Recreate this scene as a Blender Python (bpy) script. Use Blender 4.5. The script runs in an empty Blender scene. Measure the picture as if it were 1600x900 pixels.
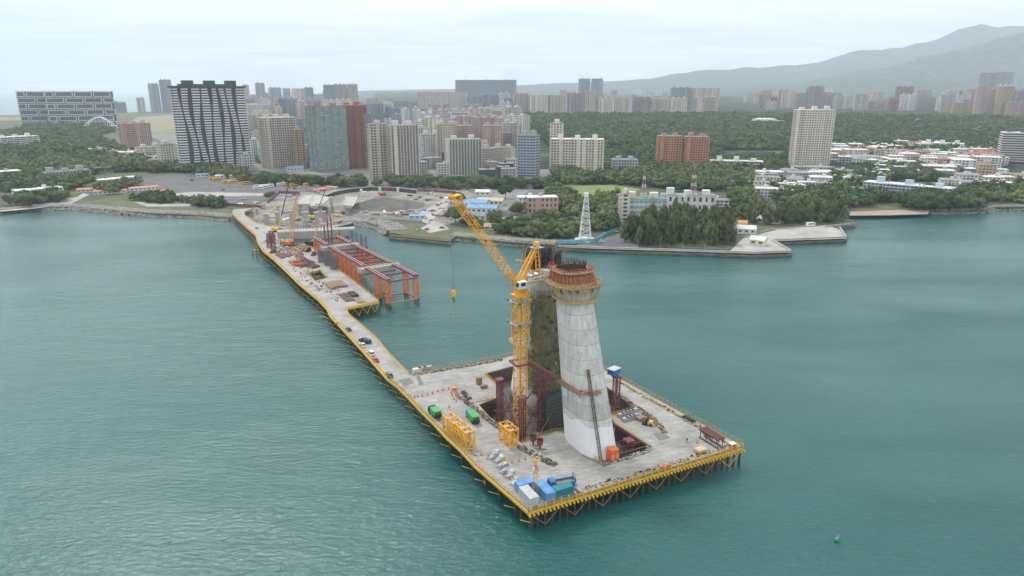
import bpy, bmesh, math, random
import numpy as np
from mathutils import Vector, Matrix, noise
from mathutils.geometry import tessellate_polygon
R = math.radians
random.seed(7)
rng = np.random.default_rng(7)
SC = bpy.context.scene
COL = SC.collection

# ---------------------------------------------------------------- camera
CAMZ = 105.0; PITCH = 16.0; FP = 1067.0
cam = bpy.data.cameras.new('camera'); camo = bpy.data.objects.new('camera', cam); COL.objects.link(camo)
camo.location = (0, 0, CAMZ); camo.rotation_euler = (R(90 - PITCH), 0, 0)
cam.sensor_width = 36; cam.lens = 36 * FP / 1600; cam.clip_start = 1; cam.clip_end = 60000
SC.camera = camo
# ---------------------------------------------------------------- light: overcast sky + a soft sun
SUN_EL, SUN_AZ = 52.0, -35.0          # azimuth: degrees clockwise from +Y
w = bpy.data.worlds.new('World'); SC.world = w; w.use_nodes = True
nt = w.node_tree; nt.nodes.clear(); N = nt.nodes.new; L = nt.links.new
out = N('ShaderNodeOutputWorld'); sky = N('ShaderNodeTexSky'); sky.sky_type = 'NISHITA'; sky.sun_disc = False
sky.sun_elevation = R(SUN_EL); sky.sun_rotation = R(SUN_AZ); sky.air_density = 1.2; sky.dust_density = 2.5
bg1 = N('ShaderNodeBackground'); bg1.inputs[1].default_value = 0.1; L(sky.outputs[0], bg1.inputs[0])
tc = N('ShaderNodeTexCoord'); sep = N('ShaderNodeSeparateXYZ'); L(tc.outputs['Generated'], sep.inputs[0])
mz = N('ShaderNodeMath'); mz.operation = 'MAXIMUM'; mz.inputs[1].default_value = 0.03; L(sep.outputs[2], mz.inputs[0])
az_ = N('ShaderNodeMath'); az_.operation = 'ADD'; az_.inputs[1].default_value = 0.06; L(mz.outputs[0], az_.inputs[0])
dx = N('ShaderNodeMath'); dx.operation = 'DIVIDE'; L(sep.outputs[0], dx.inputs[0]); L(az_.outputs[0], dx.inputs[1])
dy = N('ShaderNodeMath'); dy.operation = 'DIVIDE'; L(sep.outputs[1], dy.inputs[0]); L(az_.outputs[0], dy.inputs[1])
cmb = N('ShaderNodeCombineXYZ'); L(dx.outputs[0], cmb.inputs[0]); L(dy.outputs[0], cmb.inputs[1])
mp = N('ShaderNodeMapping'); mp.inputs['Scale'].default_value = (0.55, 1.0, 1.0); mp.inputs['Rotation'].default_value = (0, 0, R(12)); L(cmb.outputs[0], mp.inputs[0])
nz = N('ShaderNodeTexNoise'); nz.inputs['Scale'].default_value = 1.1; nz.inputs['Detail'].default_value = 7; nz.inputs['Roughness'].default_value = 0.55
nz.inputs['Distortion'].default_value = 0.6
L(mp.outputs[0], nz.inputs[0])
cr = N('ShaderNodeValToRGB'); cr.color_ramp.elements[0].position = 0.3; cr.color_ramp.elements[0].color = (0.60, 0.64, 0.67, 1)
cr.color_ramp.elements[1].position = 0.58; cr.color_ramp.elements[1].color = (0.92, 0.93, 0.935, 1); L(nz.outputs[0], cr.inputs[0])
bg2 = N('ShaderNodeBackground'); bg2.inputs[1].default_value = 1.0; L(cr.outputs[0], bg2.inputs[0])
mx = N('ShaderNodeMixShader'); mx.inputs[0].default_value = 0.93; L(bg1.outputs[0], mx.inputs[1]); L(bg2.outputs[0], mx.inputs[2]); L(mx.outputs[0], out.inputs[0])
sl = bpy.data.lights.new('sun', 'SUN'); sl.energy = 1.5; sl.angle = R(10); sl.color = (1.0, 0.97, 0.93)
so = bpy.data.objects.new('sun', sl); COL.objects.link(so)
sd = Vector((math.sin(R(SUN_AZ)) * math.cos(R(SUN_EL)), math.cos(R(SUN_AZ)) * math.cos(R(SUN_EL)), math.sin(R(SUN_EL))))
so.rotation_euler = sd.to_track_quat('Z', 'Y').to_euler()
SC.view_settings.view_transform = 'Standard'; SC.view_settings.look = 'None'
SC.view_settings.exposure = 0.80; SC.view_settings.gamma = 1.0; SC.view_settings.use_curve_mapping = False
SC.cycles.max_bounces = 6; SC.cycles.diffuse_bounces = 2; SC.cycles.glossy_bounces = 2; SC.cycles.volume_bounces = 2
SC.cycles.caustics_reflective = False; SC.cycles.caustics_refractive = False

# ---------------------------------------------------------------- where a photograph pixel meets the ground
CP, SP = math.cos(R(PITCH)), math.sin(R(PITCH))
def ray(px, py):
    X = (px - 800) / FP; Y = (450 - py) / FP
    return Vector((X, CP + Y * SP, -SP + Y * CP))
def P(px, py, z=0.0):
    d = ray(px, py); t = (z - CAMZ) / d.z
    return Vector((d.x * t, d.y * t, z))
def zat(D, px, py):                      # height seen at pixel row py above forward distance D
    d = ray(px, py); return CAMZ + D / d.y * d.z
def depth(p): return p.y * CP + (CAMZ - p.z) * SP
def proj(p):
    dz = depth(p); yy = -p.y * SP * -1
    u = p.y * SP * 1.0 + (p.z - CAMZ) * CP
    return (800 + FP * p.x / dz, 450 - FP * u / dz)
def sm(a, b, x):
    t = min(1, max(0, (x - a) / (b - a))); return t * t * (3 - 2 * t)
SKY = [(-400, 95), (300, 146), (420, 147), (560, 142), (640, 140), (720, 139), (830, 132), (950, 127), (1010, 124), (1060, 115), (1100, 110), (1200, 104), (1270, 99), (1300, 90), (1330, 80), (1365, 79), (1400, 75),
       (1440, 64), (1480, 50), (1515, 40), (1545, 43), (1600, 42), (1700, 52), (1900, 60), (2400, 90), (3600, 120)]
SKY2 = [(-400, 160), (1000, 150), (1150, 142), (1250, 132), (1320, 120), (1400, 106), (1464, 88), (1530, 72), (1600, 56), (1700, 40), (1900, 50), (2600, 90), (3600, 120)]
def interp(T, x):
    if x <= T[0][0]: return T[0][1]
    for (a, b), (c, d) in zip(T, T[1:]):
        if x <= c: return b + (d - b) * (x - a) / (c - a)
    return T[-1][1]
def elev(py): return math.tan(R(-PITCH) + math.atan((450 - py) / FP))
def gz(x, y):
    r = math.hypot(x, y)
    if r < 850 or y < 200: return 3.0
    px = 800 + 1110 * x / max(y, 1)
    A = 0.12 * sm(350, 500, px) + 0.88 * sm(600, 860, px)
    h = 3 + 30 * A * sm(900, 2700, r)
    if r > 2600:
        n = noise.fractal(Vector((x / 900, y / 900, 3.1)), 1.0, 2.0, 5)
        h += A * 40 * sm(3000, 6500, r) * (0.7 + 0.6 * n)
        far = sm(350, 560, px)
        s1 = max(0, CAMZ + 13500 * elev(interp(SKY, px)) - h)
        s2 = max(0, CAMZ + 9500 * elev(interp(SKY2, px)) - h)
        ra = noise.fractal(Vector((x / 420, y / 420, 9.7)), 0.9, 2.1, 6)
        h += far * s1 * math.exp(-((y - 13500) / 2300) ** 2) * (1 + 0.05 * ra)
        h += far * s2 * math.exp(-((y - 9500) / 1700) ** 2) * (1 + 0.12 * ra)
    return h
def G(px, py):                            # ground point under a pixel
    d = ray(px, py); D = 330.0; prev = D
    while D < 12000:
        t = D / d.y; z = CAMZ + t * d.z
        g = gz(d.x * t, D)
        if z < g:
            a, b = prev, D
            for _ in range(12):
                m = (a + b) / 2; t = m / d.y
                if CAMZ + t * d.z < gz(d.x * t, m): b = m
                else: a = m
            t = b / d.y; return Vector((d.x * t, b, gz(d.x * t, b)))
        prev = D; D *= 1.02
    t = 9000 / d.y; return Vector((d.x * t, 9000, 3))

# ---------------------------------------------------------------- materials
MT = {}
def mat(name, col, rough=0.7, metal=0.0, var=0.12, scale=0.5, bump=0.0, bscale=None, spec=None, col2=None, stretch=(1, 1, 1), detail=5):
    if name in MT: return MT[name]
    m = bpy.data.materials.new(name); m.use_nodes = True; nt = m.node_tree; b = nt.nodes['Principled BSDF']
    N = nt.nodes.new; L = nt.links.new
    b.inputs['Roughness'].default_value = rough; b.inputs['Metallic'].default_value = metal
    if spec is not None: b.inputs['Specular IOR Level'].default_value = spec
    if var or col2:
        tc = N('ShaderNodeTexCoord'); mp = N('ShaderNodeMapping'); mp.inputs['Scale'].default_value = stretch
        L(tc.outputs['Object'], mp.inputs[0])
        n = N('ShaderNodeTexNoise'); n.inputs['Scale'].default_value = scale; n.inputs['Detail'].default_value = detail; n.inputs['Roughness'].default_value = 0.65
        L(mp.outputs[0], n.inputs[0])
        r = N('ShaderNodeValToRGB'); r.color_ramp.elements[0].position = 0.32; r.color_ramp.elements[1].position = 0.68
        c2 = col2 or tuple(min(1, c * (1 + var)) for c in col)
        c1 = tuple(c * (1 - var) for c in col) if not col2 else col
        r.color_ramp.elements[0].color = (*c1, 1); r.color_ramp.elements[1].color = (*c2, 1)
        L(n.outputs[0], r.inputs[0]); L(r.outputs[0], b.inputs['Base Color'])
        if bump:
            n2 = N('ShaderNodeTexNoise'); n2.inputs['Scale'].default_value = bscale or scale * 4; n2.inputs['Detail'].default_value = 4
            L(tc.outputs['Object'], n2.inputs[0])
            bp = N('ShaderNodeBump'); bp.inputs['Strength'].default_value = 1; bp.inputs['Distance'].default_value = bump
            L(n2.outputs[0], bp.inputs['Height']); L(bp.outputs[0], b.inputs['Normal'])
    else:
        b.inputs['Base Color'].default_value = (*col, 1)
    MT[name] = m; return m

# ---------------------------------------------------------------- mesh builder
class MB:
    def __init__(s): s.v = []; s.f = []; s.m = []
    def add(s, vs, fs, mi=0):
        o = len(s.v); s.v += [tuple(v) for v in vs]; s.f += [tuple(i + o for i in f) for f in fs]; s.m += [mi] * len(fs); return s
    def box(s, c, d, rot=0.0, mi=0):      # c: centre of the base, d: full size
        ca, sa = math.cos(rot), math.sin(rot); hx, hy = d[0] / 2, d[1] / 2
        pts = [(c[0] + x * ca - y * sa, c[1] + x * sa + y * ca) for x, y in ((-hx, -hy), (hx, -hy), (hx, hy), (-hx, hy))]
        return s.prism(pts, c[2], c[2] + d[2], mi)
    def prism(s, pts, z0, z1, mi=0, top=None):
        n = len(pts); t = top or pts
        vs = [(p[0], p[1], z0) for p in pts] + [(p[0], p[1], z1) for p in t]
        fs = [(i, (i + 1) % n, n + (i + 1) % n, n + i) for i in range(n)] + [tuple(range(n - 1, -1, -1)), tuple(range(n, 2 * n))]
        return s.add(vs, fs, mi)
    def bar(s, a, b, r, n=4, mi=0, r2=None, cap=True):
        a = Vector(a); b = Vector(b); d = b - a
        if d.length < 1e-5: return s
        d.normalize(); u = d.cross(Vector((0, 0, 1)) if abs(d.z) < 0.95 else Vector((1, 0, 0))).normalized(); v = d.cross(u)
        r2 = r if r2 is None else r2; vs = []
        for c, rr in ((a, r), (b, r2)):
            for k in range(n):
                t = 2 * math.pi * (k + 0.5) / n; vs.append(c + (u * math.cos(t) + v * math.sin(t)) * rr)
        fs = [(i, (i + 1) % n, n + (i + 1) % n, n + i) for i in range(n)]
        if cap: fs += [tuple(range(n - 1, -1, -1)), tuple(range(n, 2 * n))]
        return s.add(vs, fs, mi)
    def beam(s, a, b, w, h, mi=0):        # rectangular beam, w across, h tall, centre line a-b
        a = Vector(a); b = Vector(b); d = (b - a).normalized(); u = d.cross(Vector((0, 0, 1)))
        u = u.normalized() if u.length > 1e-4 else Vector((1, 0, 0)); v = u.cross(d)
        vs = [c + u * (x * w / 2) + v * (y * h / 2) for c in (a, b) for x, y in ((-1, -1), (1, -1), (1, 1), (-1, 1))]
        return s.add(vs, [(0, 1, 5, 4), (1, 2, 6, 5), (2, 3, 7, 6), (3, 0, 4, 7), (3, 2, 1, 0), (4, 5, 6, 7)], mi)
    def tube(s, pts, r, n=6, mi=0):
        for a, b in zip(pts, pts[1:]): s.bar(a, b, r, n, mi)
        return s
    def loft(s, rings, mi=0, caps=True, close=True):
        n = len(rings[0]); vs = [p for r in rings for p in r]; fs = []
        for k in range(len(rings) - 1):
            for i in range(n if close else n - 1):
                j = (i + 1) % n; fs.append((k * n + i, k * n + j, (k + 1) * n + j, (k + 1) * n + i))
        if caps: fs += [tuple(range(n - 1, -1, -1)), tuple(range((len(rings) - 1) * n, len(rings) * n))]
        return s.add(vs, fs, mi)
    def sheet(s, pts, z, holes=(), mi=0):
        loops = [[Vector((p[0], p[1], z)) for p in pts]] + [[Vector((p[0], p[1], z)) for p in h] for h in holes]
        allp = [p for l in loops for p in l]; tris = tessellate_polygon(loops); fs = []
        for t in tris:
            a, b, c = (allp[i] for i in t)
            fs.append(t if (b - a).cross(c - a).z > 0 else (t[0], t[2], t[1]))
        return s.add(allp, fs, mi)
    def wall(s, pts, z0, z1, mi=0, close=True):
        n = len(pts)
        for i in range(n if close else n - 1):
            a, b = pts[i], pts[(i + 1) % n]
            s.add([(a[0], a[1], z0), (b[0], b[1], z0), (b[0], b[1], z1), (a[0], a[1], z1)], [(0, 1, 2, 3)], mi)
        return s
    def lattice(s, a, b, w0, w1, n, rc, rd, side=None, mi=0, x=False):
        a = Vector(a); b = Vector(b); d = (b - a).normalized()
        u = Vector(side) if side else d.cross(Vector((0, 0, 1)) if abs(d.z) < 0.95 else Vector((1, 0, 0)))
        u = (u - d * u.dot(d)).normalized(); v = d.cross(u)
        def C(k):
            t = k / n; c = a.lerp(b, t); w = (w0 + (w1 - w0) * t) / 2
            return [c + u * (w * i) + v * (w * j) for i, j in ((-1, -1), (1, -1), (1, 1), (-1, 1))]
        e0, e1 = C(0), C(n)
        for p, q in zip(e0, e1): s.bar(p, q, rc, 4, mi)
        for k in range(n):
            c0, c1 = C(k), C(k + 1)
            for i in range(4):
                j = (i + 1) % 4
                s.bar(c0[i], c0[j], rd, 4, mi, cap=False)
                if x or k % 2 == 0: s.bar(c0[i], c1[j], rd, 4, mi, cap=False)
                if x or k % 2: s.bar(c0[j], c1[i], rd, 4, mi, cap=False)
        for i in range(4): s.bar(e1[i], e1[(i + 1) % 4], rd, 4, mi, cap=False)
        return s
    def mesh(s, name, mats, smooth=False):
        me = bpy.data.meshes.new(name); me.from_pydata(s.v, [], s.f)
        for m in (mats if isinstance(mats, (list, tuple)) else [mats]): me.materials.append(m)
        if len(me.materials) > 1: me.polygons.foreach_set('material_index', s.m)
        if smooth: me.polygons.foreach_set('use_smooth', [True] * len(me.polygons))
        me.update(); return me
    def build(s, name, mats, parent=None, loc=None, smooth=False):
        o = bpy.data.objects.new(name, s.mesh(name, mats, smooth)); COL.objects.link(o)
        if parent: o.parent = parent
        if loc is not None: o.location = loc
        return o
def tag(o, label, cat, group=None):
    o['label'] = label; o['category'] = cat
    if group: o['group'] = group
    return o
def kind(o, k, label=None, cat=None):
    o['kind'] = k
    if label: o['label'] = label; o['category'] = cat
    return o
def thing(name, label, cat, loc=(0, 0, 0), rz=0.0, group=None):
    o = bpy.data.objects.new(name, None); COL.objects.link(o); o.location = loc; o.rotation_euler = (0, 0, rz); o.empty_display_size = 0.5
    return tag(o, label, cat, group)
KIDS = {}
def kids(o):
    if o.name not in KIDS: KIDS[o.name] = list(o.children)
    return KIDS[o.name]
def dup(o, loc=None, rz=None, label=None, group=None, parent=None, scale=None, mats=None):
    c = o.copy(); COL.objects.link(c)
    if parent: c.parent = parent
    if loc is not None: c.location = loc
    if rz is not None: c.rotation_euler = (0, 0, rz)
    if scale is not None: c.scale = scale if hasattr(scale, '__len__') else (scale,) * 3
    if label: c['label'] = label
    if group: c['group'] = group
    for ch in kids(o): dup(ch, parent=c)
    return c
def inst(name, me, parent, M):
    o = bpy.data.objects.new(name, me); COL.objects.link(o); o.parent = parent; o.matrix_basis = M; return o
# ---------------------------------------------------------------- water
def water_mat():
    m = bpy.data.materials.new('sea_water'); m.use_nodes = True; nt = m.node_tree; b = nt.nodes['Principled BSDF']; N = nt.nodes.new; L = nt.links.new
    tc = N('ShaderNodeTexCoord')
    def nzn(scale, rot, st, det, rough=0.6, dist=0.0):
        mp = N('ShaderNodeMapping'); mp.inputs['Scale'].default_value = st; mp.inputs['Rotation'].default_value = (0, 0, R(rot)); L(tc.outputs['Object'], mp.inputs[0])
        n = N('ShaderNodeTexNoise'); n.inputs['Scale'].default_value = scale; n.inputs['Detail'].default_value = det; n.inputs['Roughness'].default_value = rough
        n.inputs['Distortion'].default_value = dist
        L(mp.outputs[0], n.inputs[0]); return n
    big = nzn(0.012, 10, (0.45, 1, 1), 4)
    r = N('ShaderNodeValToRGB'); r.color_ramp.elements[0].position = 0.36; r.color_ramp.elements[1].position = 0.66
    r.color_ramp.elements[0].color = (0.006, 0.076, 0.071, 1); r.color_ramp.elements[1].color = (0.013, 0.098, 0.091, 1)
    L(big.outputs[0], r.inputs[0]); L(r.outputs[0], b.inputs['Base Color'])
    b.inputs['IOR'].default_value = 1.42
    rr = N('ShaderNodeMapRange'); rr.inputs[1].default_value = .35; rr.inputs[2].default_value = .65; rr.inputs[3].default_value = 0.06; rr.inputs[4].default_value = 0.26; L(big.outputs[0], rr.inputs[0]); L(rr.outputs[0], b.inputs['Roughness'])
    w1 = nzn(0.8, 12, (0.45, 1.0, 1), 5, 0.62, 0.3); w2 = nzn(0.13, 18, (0.4, 1.0, 1), 3); w3 = nzn(2.2, 8, (0.6, 1, 1), 3)
    a1 = N('ShaderNodeMath'); a1.operation = 'MULTIPLY_ADD'; a1.inputs[1].default_value = 1.3; L(w2.outputs[0], a1.inputs[0]); L(w1.outputs[0], a1.inputs[2])
    a2 = N('ShaderNodeMath'); a2.operation = 'MULTIPLY_ADD'; a2.inputs[1].default_value = 0.22; L(w3.outputs[0], a2.inputs[0]); L(a1.outputs[0], a2.inputs[2])
    gust = nzn(0.012, 14, (0.35, 1, 1), 4)
    gr = N('ShaderNodeMapRange'); gr.inputs[1].default_value = 0.35; gr.inputs[2].default_value = 0.65; gr.inputs[3].default_value = 0.38; gr.inputs[4].default_value = 1.0
    L(gust.outputs[0], gr.inputs[0])
    bp = N('ShaderNodeBump'); bp.inputs['Distance'].default_value = 0.68; L(gr.outputs[0], bp.inputs['Strength']); L(a2.outputs[0], bp.inputs['Height']); L(bp.outputs[0], b.inputs['Normal'])
    return m
o = MB().add([(-30000, -600, 0), (30000, -600, 0), (30000, 45000, 0), (-30000, 45000, 0)], [(0, 1, 2, 3)]).build('water', water_mat()); kind(o, 'structure')

# ---------------------------------------------------------------- land
COAST_PX = [(-260, 352), (-120, 342), (0, 335), (53, 329), (115, 328), (173, 333), (240, 339), (300, 341), (362, 346), (400, 352), (440, 360), (500, 362), (545, 352), (570, 353), (593, 358), (606, 366),
            (609, 370), (704, 379), (712, 373), (740, 377), (770, 381), (800, 383), (850, 386), (872, 387), (940, 390), (1060, 394), (1176, 398), (1237, 396), (1206, 378), (1323, 374), (1312, 358), (1336, 351),
            (1322, 347), (1324, 338), (1390, 337), (1450, 335), (1500, 334), (1536, 333), (1552, 329), (1600, 328), (1700, 327), (1900, 322)]
COAST = [P(x, y, 0) for x, y in COAST_PX]
far_r = [Vector((9000, 900, 0)), Vector((19000, 21500, 0)), Vector((-1600, 21500, 0)), Vector((-1500, 6000, 0))]
FARC = [P(400, 168, 0), P(260, 174, 0), P(120, 180, 0), P(0, 181, 0), P(-200, 184, 0), P(-500, 200, 0)]
LAND = COAST + far_r + FARC + [Vector((-1500, 1300, 0)), Vector((-1100, 800, 0))]
def grow(pts, k):                          # crude outward offset of the shoreline for the slope foot
    n = len(pts); o = []
    for i in range(n):
        a, b, c = pts[i - 1], pts[i], pts[(i + 1) % n]
        t = (c - a); t = Vector((t.y, -t.x, 0)).normalized(); o.append(Vector((b.x + t.x * k, b.y + t.y * k, 0)))
    return o
land_m = mat('land_ground', (0.035, 0.055, 0.022), 0.95, var=0, col2=(0.105, 0.105, 0.06), scale=0.02)
lb = MB(); lb.sheet(LAND, 2.95); lb.wall(LAND, -3, 2.95)
kind(lb.build('land', land_m), 'structure')

def terrain_mat():
    m = bpy.data.materials.new('hill_forest'); m.use_nodes = True; nt = m.node_tree; b = nt.nodes['Principled BSDF']; N = nt.nodes.new; L = nt.links.new
    b.inputs['Roughness'].default_value = 0.95; b.inputs['Specular IOR Level'].default_value = 0.1
    tc = N('ShaderNodeTexCoord'); n = N('ShaderNodeTexNoise'); n.inputs['Scale'].default_value = 0.012; n.inputs['Detail'].default_value = 8; L(tc.outputs['Object'], n.inputs[0])
    r = N('ShaderNodeValToRGB'); e = r.color_ramp.elements; e[0].position = 0.35; e[0].color = (0.012, 0.028, 0.020, 1); e[1].position = 0.72; e[1].color = (0.14, 0.15, 0.075, 1)
    k = e.new(0.55); k.color = (0.035, 0.060, 0.035, 1)
    L(n.outputs[0], r.inputs[0]); L(r.outputs[0], b.inputs['Base Color'])
    n2 = N('ShaderNodeTexVoronoi'); n2.inputs['Scale'].default_value = 0.07; L(tc.outputs['Object'], n2.inputs[0])
    bp = N('ShaderNodeBump'); bp.inputs['Distance'].default_value = 6; bp.invert = True; L(n2.outputs[0], bp.inputs['Height']); L(bp.outputs[0], b.inputs['Normal'])
    return m
NA, NR = 320, 120
rr_ = np.geomspace(950, 21000, NR); aa = np.linspace(-0.42, 1.05, NA)
tv = []
for r_ in rr_:
    for a_ in aa:
        x_, y_ = r_ * math.sin(a_), r_ * math.cos(a_)
        z_ = gz(x_, y_); tv.append((x_, y_, z_ if z_ > 3.02 else 2.5))
tf = [(i * NA + j, i * NA + j + 1, (i + 1) * NA + j + 1, (i + 1) * NA + j) for i in range(NR - 1) for j in range(NA - 1)]
hb = MB(); hb.v = tv; hb.f = [f[::-1] for f in tf]; hb.m = [0] * len(tf)
kind(hb.build('hills', terrain_mat(), smooth=True), 'structure')

# ---------------------------------------------------------------- haze: the damp air over the strait
hz = MB().box((0, 10500, -4), (44000, 24000, 2004)).build('haze', None)
hm = bpy.data.materials.new('haze_air'); hm.use_nodes = True; hn = hm.node_tree; hn.nodes.clear()
ho = hn.nodes.new('ShaderNodeOutputMaterial'); hv = hn.nodes.new('ShaderNodeVolumePrincipled'); hv.inputs['Color'].default_value = (0.80, 0.90, 1.0, 1)
hv.inputs['Density'].default_value = 0.00008; hv.inputs['Anisotropy'].default_value = 0.0; hn.links.new(hv.outputs[0], ho.inputs['Volume'])
hz.data.materials.clear(); hz.data.materials.append(hm); kind(hz, 'stuff', 'thin pale haze in the air over the sea and city', 'haze')
# ---------------------------------------------------------------- trestle platform
def deck_mat(name, base=0.36):
    m = bpy.data.materials.new(name); m.use_nodes = True; nt = m.node_tree; b = nt.nodes['Principled BSDF']; N = nt.nodes.new; L = nt.links.new
    b.inputs['Roughness'].default_value = 0.85
    tc = N('ShaderNodeTexCoord'); mp = N('ShaderNodeMapping'); mp.inputs['Rotation'].default_value = (0, 0, R(-27.3)); L(tc.outputs['Object'], mp.inputs[0])
    br = N('ShaderNodeTexBrick'); br.inputs['Scale'].default_value = 1.0; br.inputs['Brick Width'].default_value = 6.0; br.inputs['Row Height'].default_value = 1.0
    br.inputs['Mortar Size'].default_value = 0.05; br.inputs['Color1'].default_value = (base, base * .985, base * .95, 1); br.inputs['Color2'].default_value = (base * .84, base * .82, base * .8, 1)
    br.inputs['Mortar'].default_value = (base * .62, base * .61, base * .59, 1); L(mp.outputs[0], br.inputs[0])
    n = N('ShaderNodeTexNoise'); n.inputs['Scale'].default_value = 0.13; n.inputs['Detail'].default_value = 7; n.inputs['Roughness'].default_value = 0.7; L(tc.outputs['Object'], n.inputs[0])
    mp2 = N('ShaderNodeMapping'); mp2.inputs['Rotation'].default_value = (0, 0, R(-27.3)); mp2.inputs['Scale'].default_value = (0.12, 1.2, 1); L(tc.outputs['Object'], mp2.inputs[0])
    n2 = N('ShaderNodeTexNoise'); n2.inputs['Scale'].default_value = 1.3; n2.inputs['Detail'].default_value = 5; L(mp2.outputs[0], n2.inputs[0])
    r = N('ShaderNodeValToRGB'); r.color_ramp.elements[0].position = 0.3; r.color_ramp.elements[0].color = (0.62, 0.62, 0.61, 1); r.color_ramp.elements[1].position = 0.62; r.color_ramp.elements[1].color = (1.12, 1.1, 1.05, 1)
    L(n.outputs[0], r.inputs[0])
    r2 = N('ShaderNodeValToRGB'); r2.color_ramp.elements[0].position = 0.36; r2.color_ramp.elements[0].color = (0.84, 0.84, 0.84, 1); r2.color_ramp.elements[1].position = 0.55; r2.color_ramp.elements[1].color = (1, 1, 1, 1)
    L(n2.outputs[0], r2.inputs[0])
    m1 = N('ShaderNodeMix'); m1.data_type = 'RGBA'; m1.blend_type = 'MULTIPLY'; m1.inputs[0].default_value = 1; L(br.outputs[0], m1.inputs[6]); L(r.outputs[0], m1.inputs[7])
    m2 = N('ShaderNodeMix'); m2.data_type = 'RGBA'; m2.blend_type = 'MULTIPLY'; m2.inputs[0].default_value = 1; L(m1.outputs[2], m2.inputs[6]); L(r2.outputs[0], m2.inputs[7])
    L(m2.outputs[2], b.inputs['Base Color']); MT[name] = m; return m
M_deck = deck_mat('deck_concrete', 0.37)
M_yel = mat('yellow_paint', (0.62, 0.36, 0.03), 0.5, var=0.25, scale=0.6, col2=(0.75, 0.48, 0.05))
M_crane = mat('crane_yellow', (0.80, 0.40, 0.02), 0.45, var=0.16, scale=0.4)
M_rust = mat('rusty_steel', (0.075, 0.042, 0.032), 0.8, col2=(0.16, 0.085, 0.055), scale=0.9)
M_rail = mat('weathered_yellow', (0.38, 0.24, 0.05), 0.7, col2=(0.55, 0.37, 0.09), scale=1.5)
M_conc = mat('pale_concrete', (0.36, 0.35, 0.33), 0.85, var=0.16, scale=0.35)
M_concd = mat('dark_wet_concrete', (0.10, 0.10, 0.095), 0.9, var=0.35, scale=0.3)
M_mar = mat('maroon_steel', (0.15, 0.04, 0.045), 0.6, col2=(0.22, 0.075, 0.075), scale=0.6)
M_red = mat('red_formwork', (0.36, 0.07, 0.045), 0.65, col2=(.50, .11, .06), scale=1.2)
M_wood = mat('weathered_timber', (0.20, 0.125, 0.07), 0.9, col2=(0.36, 0.27, 0.17), scale=1.2)
M_rebar = mat('rebar', (0.035, 0.033, 0.03), 0.8, var=0.3, scale=2)
M_gal = mat('galvanised_steel', (0.38, 0.39, 0.40), 0.45, 0.3, var=0.12, scale=1.0)
M_white = mat('white_panel', (0.74, 0.74, 0.73), 0.5, var=0.06, scale=0.8)
M_black = mat('black_rubber', (0.02, 0.02, 0.022), 0.7, var=0.2)
M_glass = mat('dark_glass', (0.03, 0.045, 0.055), 0.12, var=0.3, scale=0.15, spec=0.6)
M_blue = mat('blue_paint', (0.035, 0.17, 0.46), 0.5, var=0.15, scale=0.5)
M_grey = mat('grey_paint', (0.42, 0.46, 0.48), 0.55, var=0.12, scale=0.6)
M_teal = mat('teal_paint', (0.02, 0.20, 0.24), 0.5, var=0.15, scale=0.5)
M_green = mat('green_tarp', (0.05, 0.33, 0.07), 0.6, var=0.15, scale=1)
M_orange = mat('orange_paint', (0.62, 0.13, 0.03), 0.5, var=0.2, scale=0.8)
M_owea = mat('weathered_orange_steel', (0.60, 0.13, 0.02), 0.7, col2=(0.75, 0.22, 0.03), scale=0.5)
M_cone = mat('cone_red', (0.65, 0.07, 0.04), 0.5, var=0.1)
M_straw = mat('algae_rope', (0.10, 0.13, 0.05), 0.95, col2=(0.30, 0.28, 0.18), scale=1.5)
M_algae = mat('tide_marked_steel', (0.035, 0.03, 0.022), 0.85, col2=(0.09, 0.06, 0.04), scale=0.7)

DZ = 6.0
def PX(pts, z=DZ): return [P(x, y, z) for x, y in pts]
A_, B_, C_ = P(826, 797.5, DZ), P(1160, 697, DZ), P(875, 540, DZ)
LEFT = [(744, 727), (721, 702), (697, 680), (678, 659.5), (659, 641), (641, 621.5), (621, 602), (606.5, 591)]
PLAT = [A_, B_, C_, P(786, 559, DZ), P(720, 572, DZ), P(638.6, 585.2, DZ)] + PX(LEFT[::-1])
HOLE_PX = [(748, 632), (780, 668), (815, 692), (869, 674), (880, 676), (940, 727), (965, 718), (1013, 704), (1016, 697), (958, 660), (955, 650), (993, 640), (963, 614), (925, 590), (880, 572), (840, 567), (800, 572), (756, 584), (776, 602), (776, 622)]
HOLE = PX(HOLE_PX)
plat = thing('trestle_platform', 'large rectangular concrete decked work platform on brown steel piles around the pylon legs', 'platform', (0, 0, 0))
mb = MB(); mb.sheet(PLAT, DZ, [HOLE]); mb.wall(PLAT, DZ - 0.35, DZ); mb.wall(HOLE, DZ - 0.35, DZ)
mb.sheet(PLAT, DZ - 0.35, [HOLE]); mb.build('deck', M_deck, plat)
# cross girders beneath
e1 = (B_ - A_).normalized(); e2 = Vector((-e1.y, e1.x, 0)); WID = (B_ - A_).length; LEN = (C_ - B_).length
def inside(p, poly):
    c = False; n = len(poly)
    for i in range(n):
        a, b = poly[i], poly[i - 1]
        if (a.y > p.y) != (b.y > p.y) and p.x < (b.x - a.x) * (p.y - a.y) / (b.y - a.y) + a.x: c = not c
    return c
mb = MB()
mb.beam(A_ + Vector((0, 0, -0.75)) - e2 * .1, B_ + Vector((0, 0, -0.75)) - e2 * .1, 0.45, 0.5)
mb.build('front_edge_beam', M_yel, plat)
mb = MB(); LP = [A_] + PX(LEFT)
for a, b in zip(LP, LP[1:]):
    d = (b - a).normalized(); o_ = Vector((-d.y, d.x, 0)) * 0.3
    mb.beam(a + o_ + Vector((0, 0, -0.55)), b + o_ + Vector((0, 0, -0.55)), 0.35, 0.75)
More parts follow.
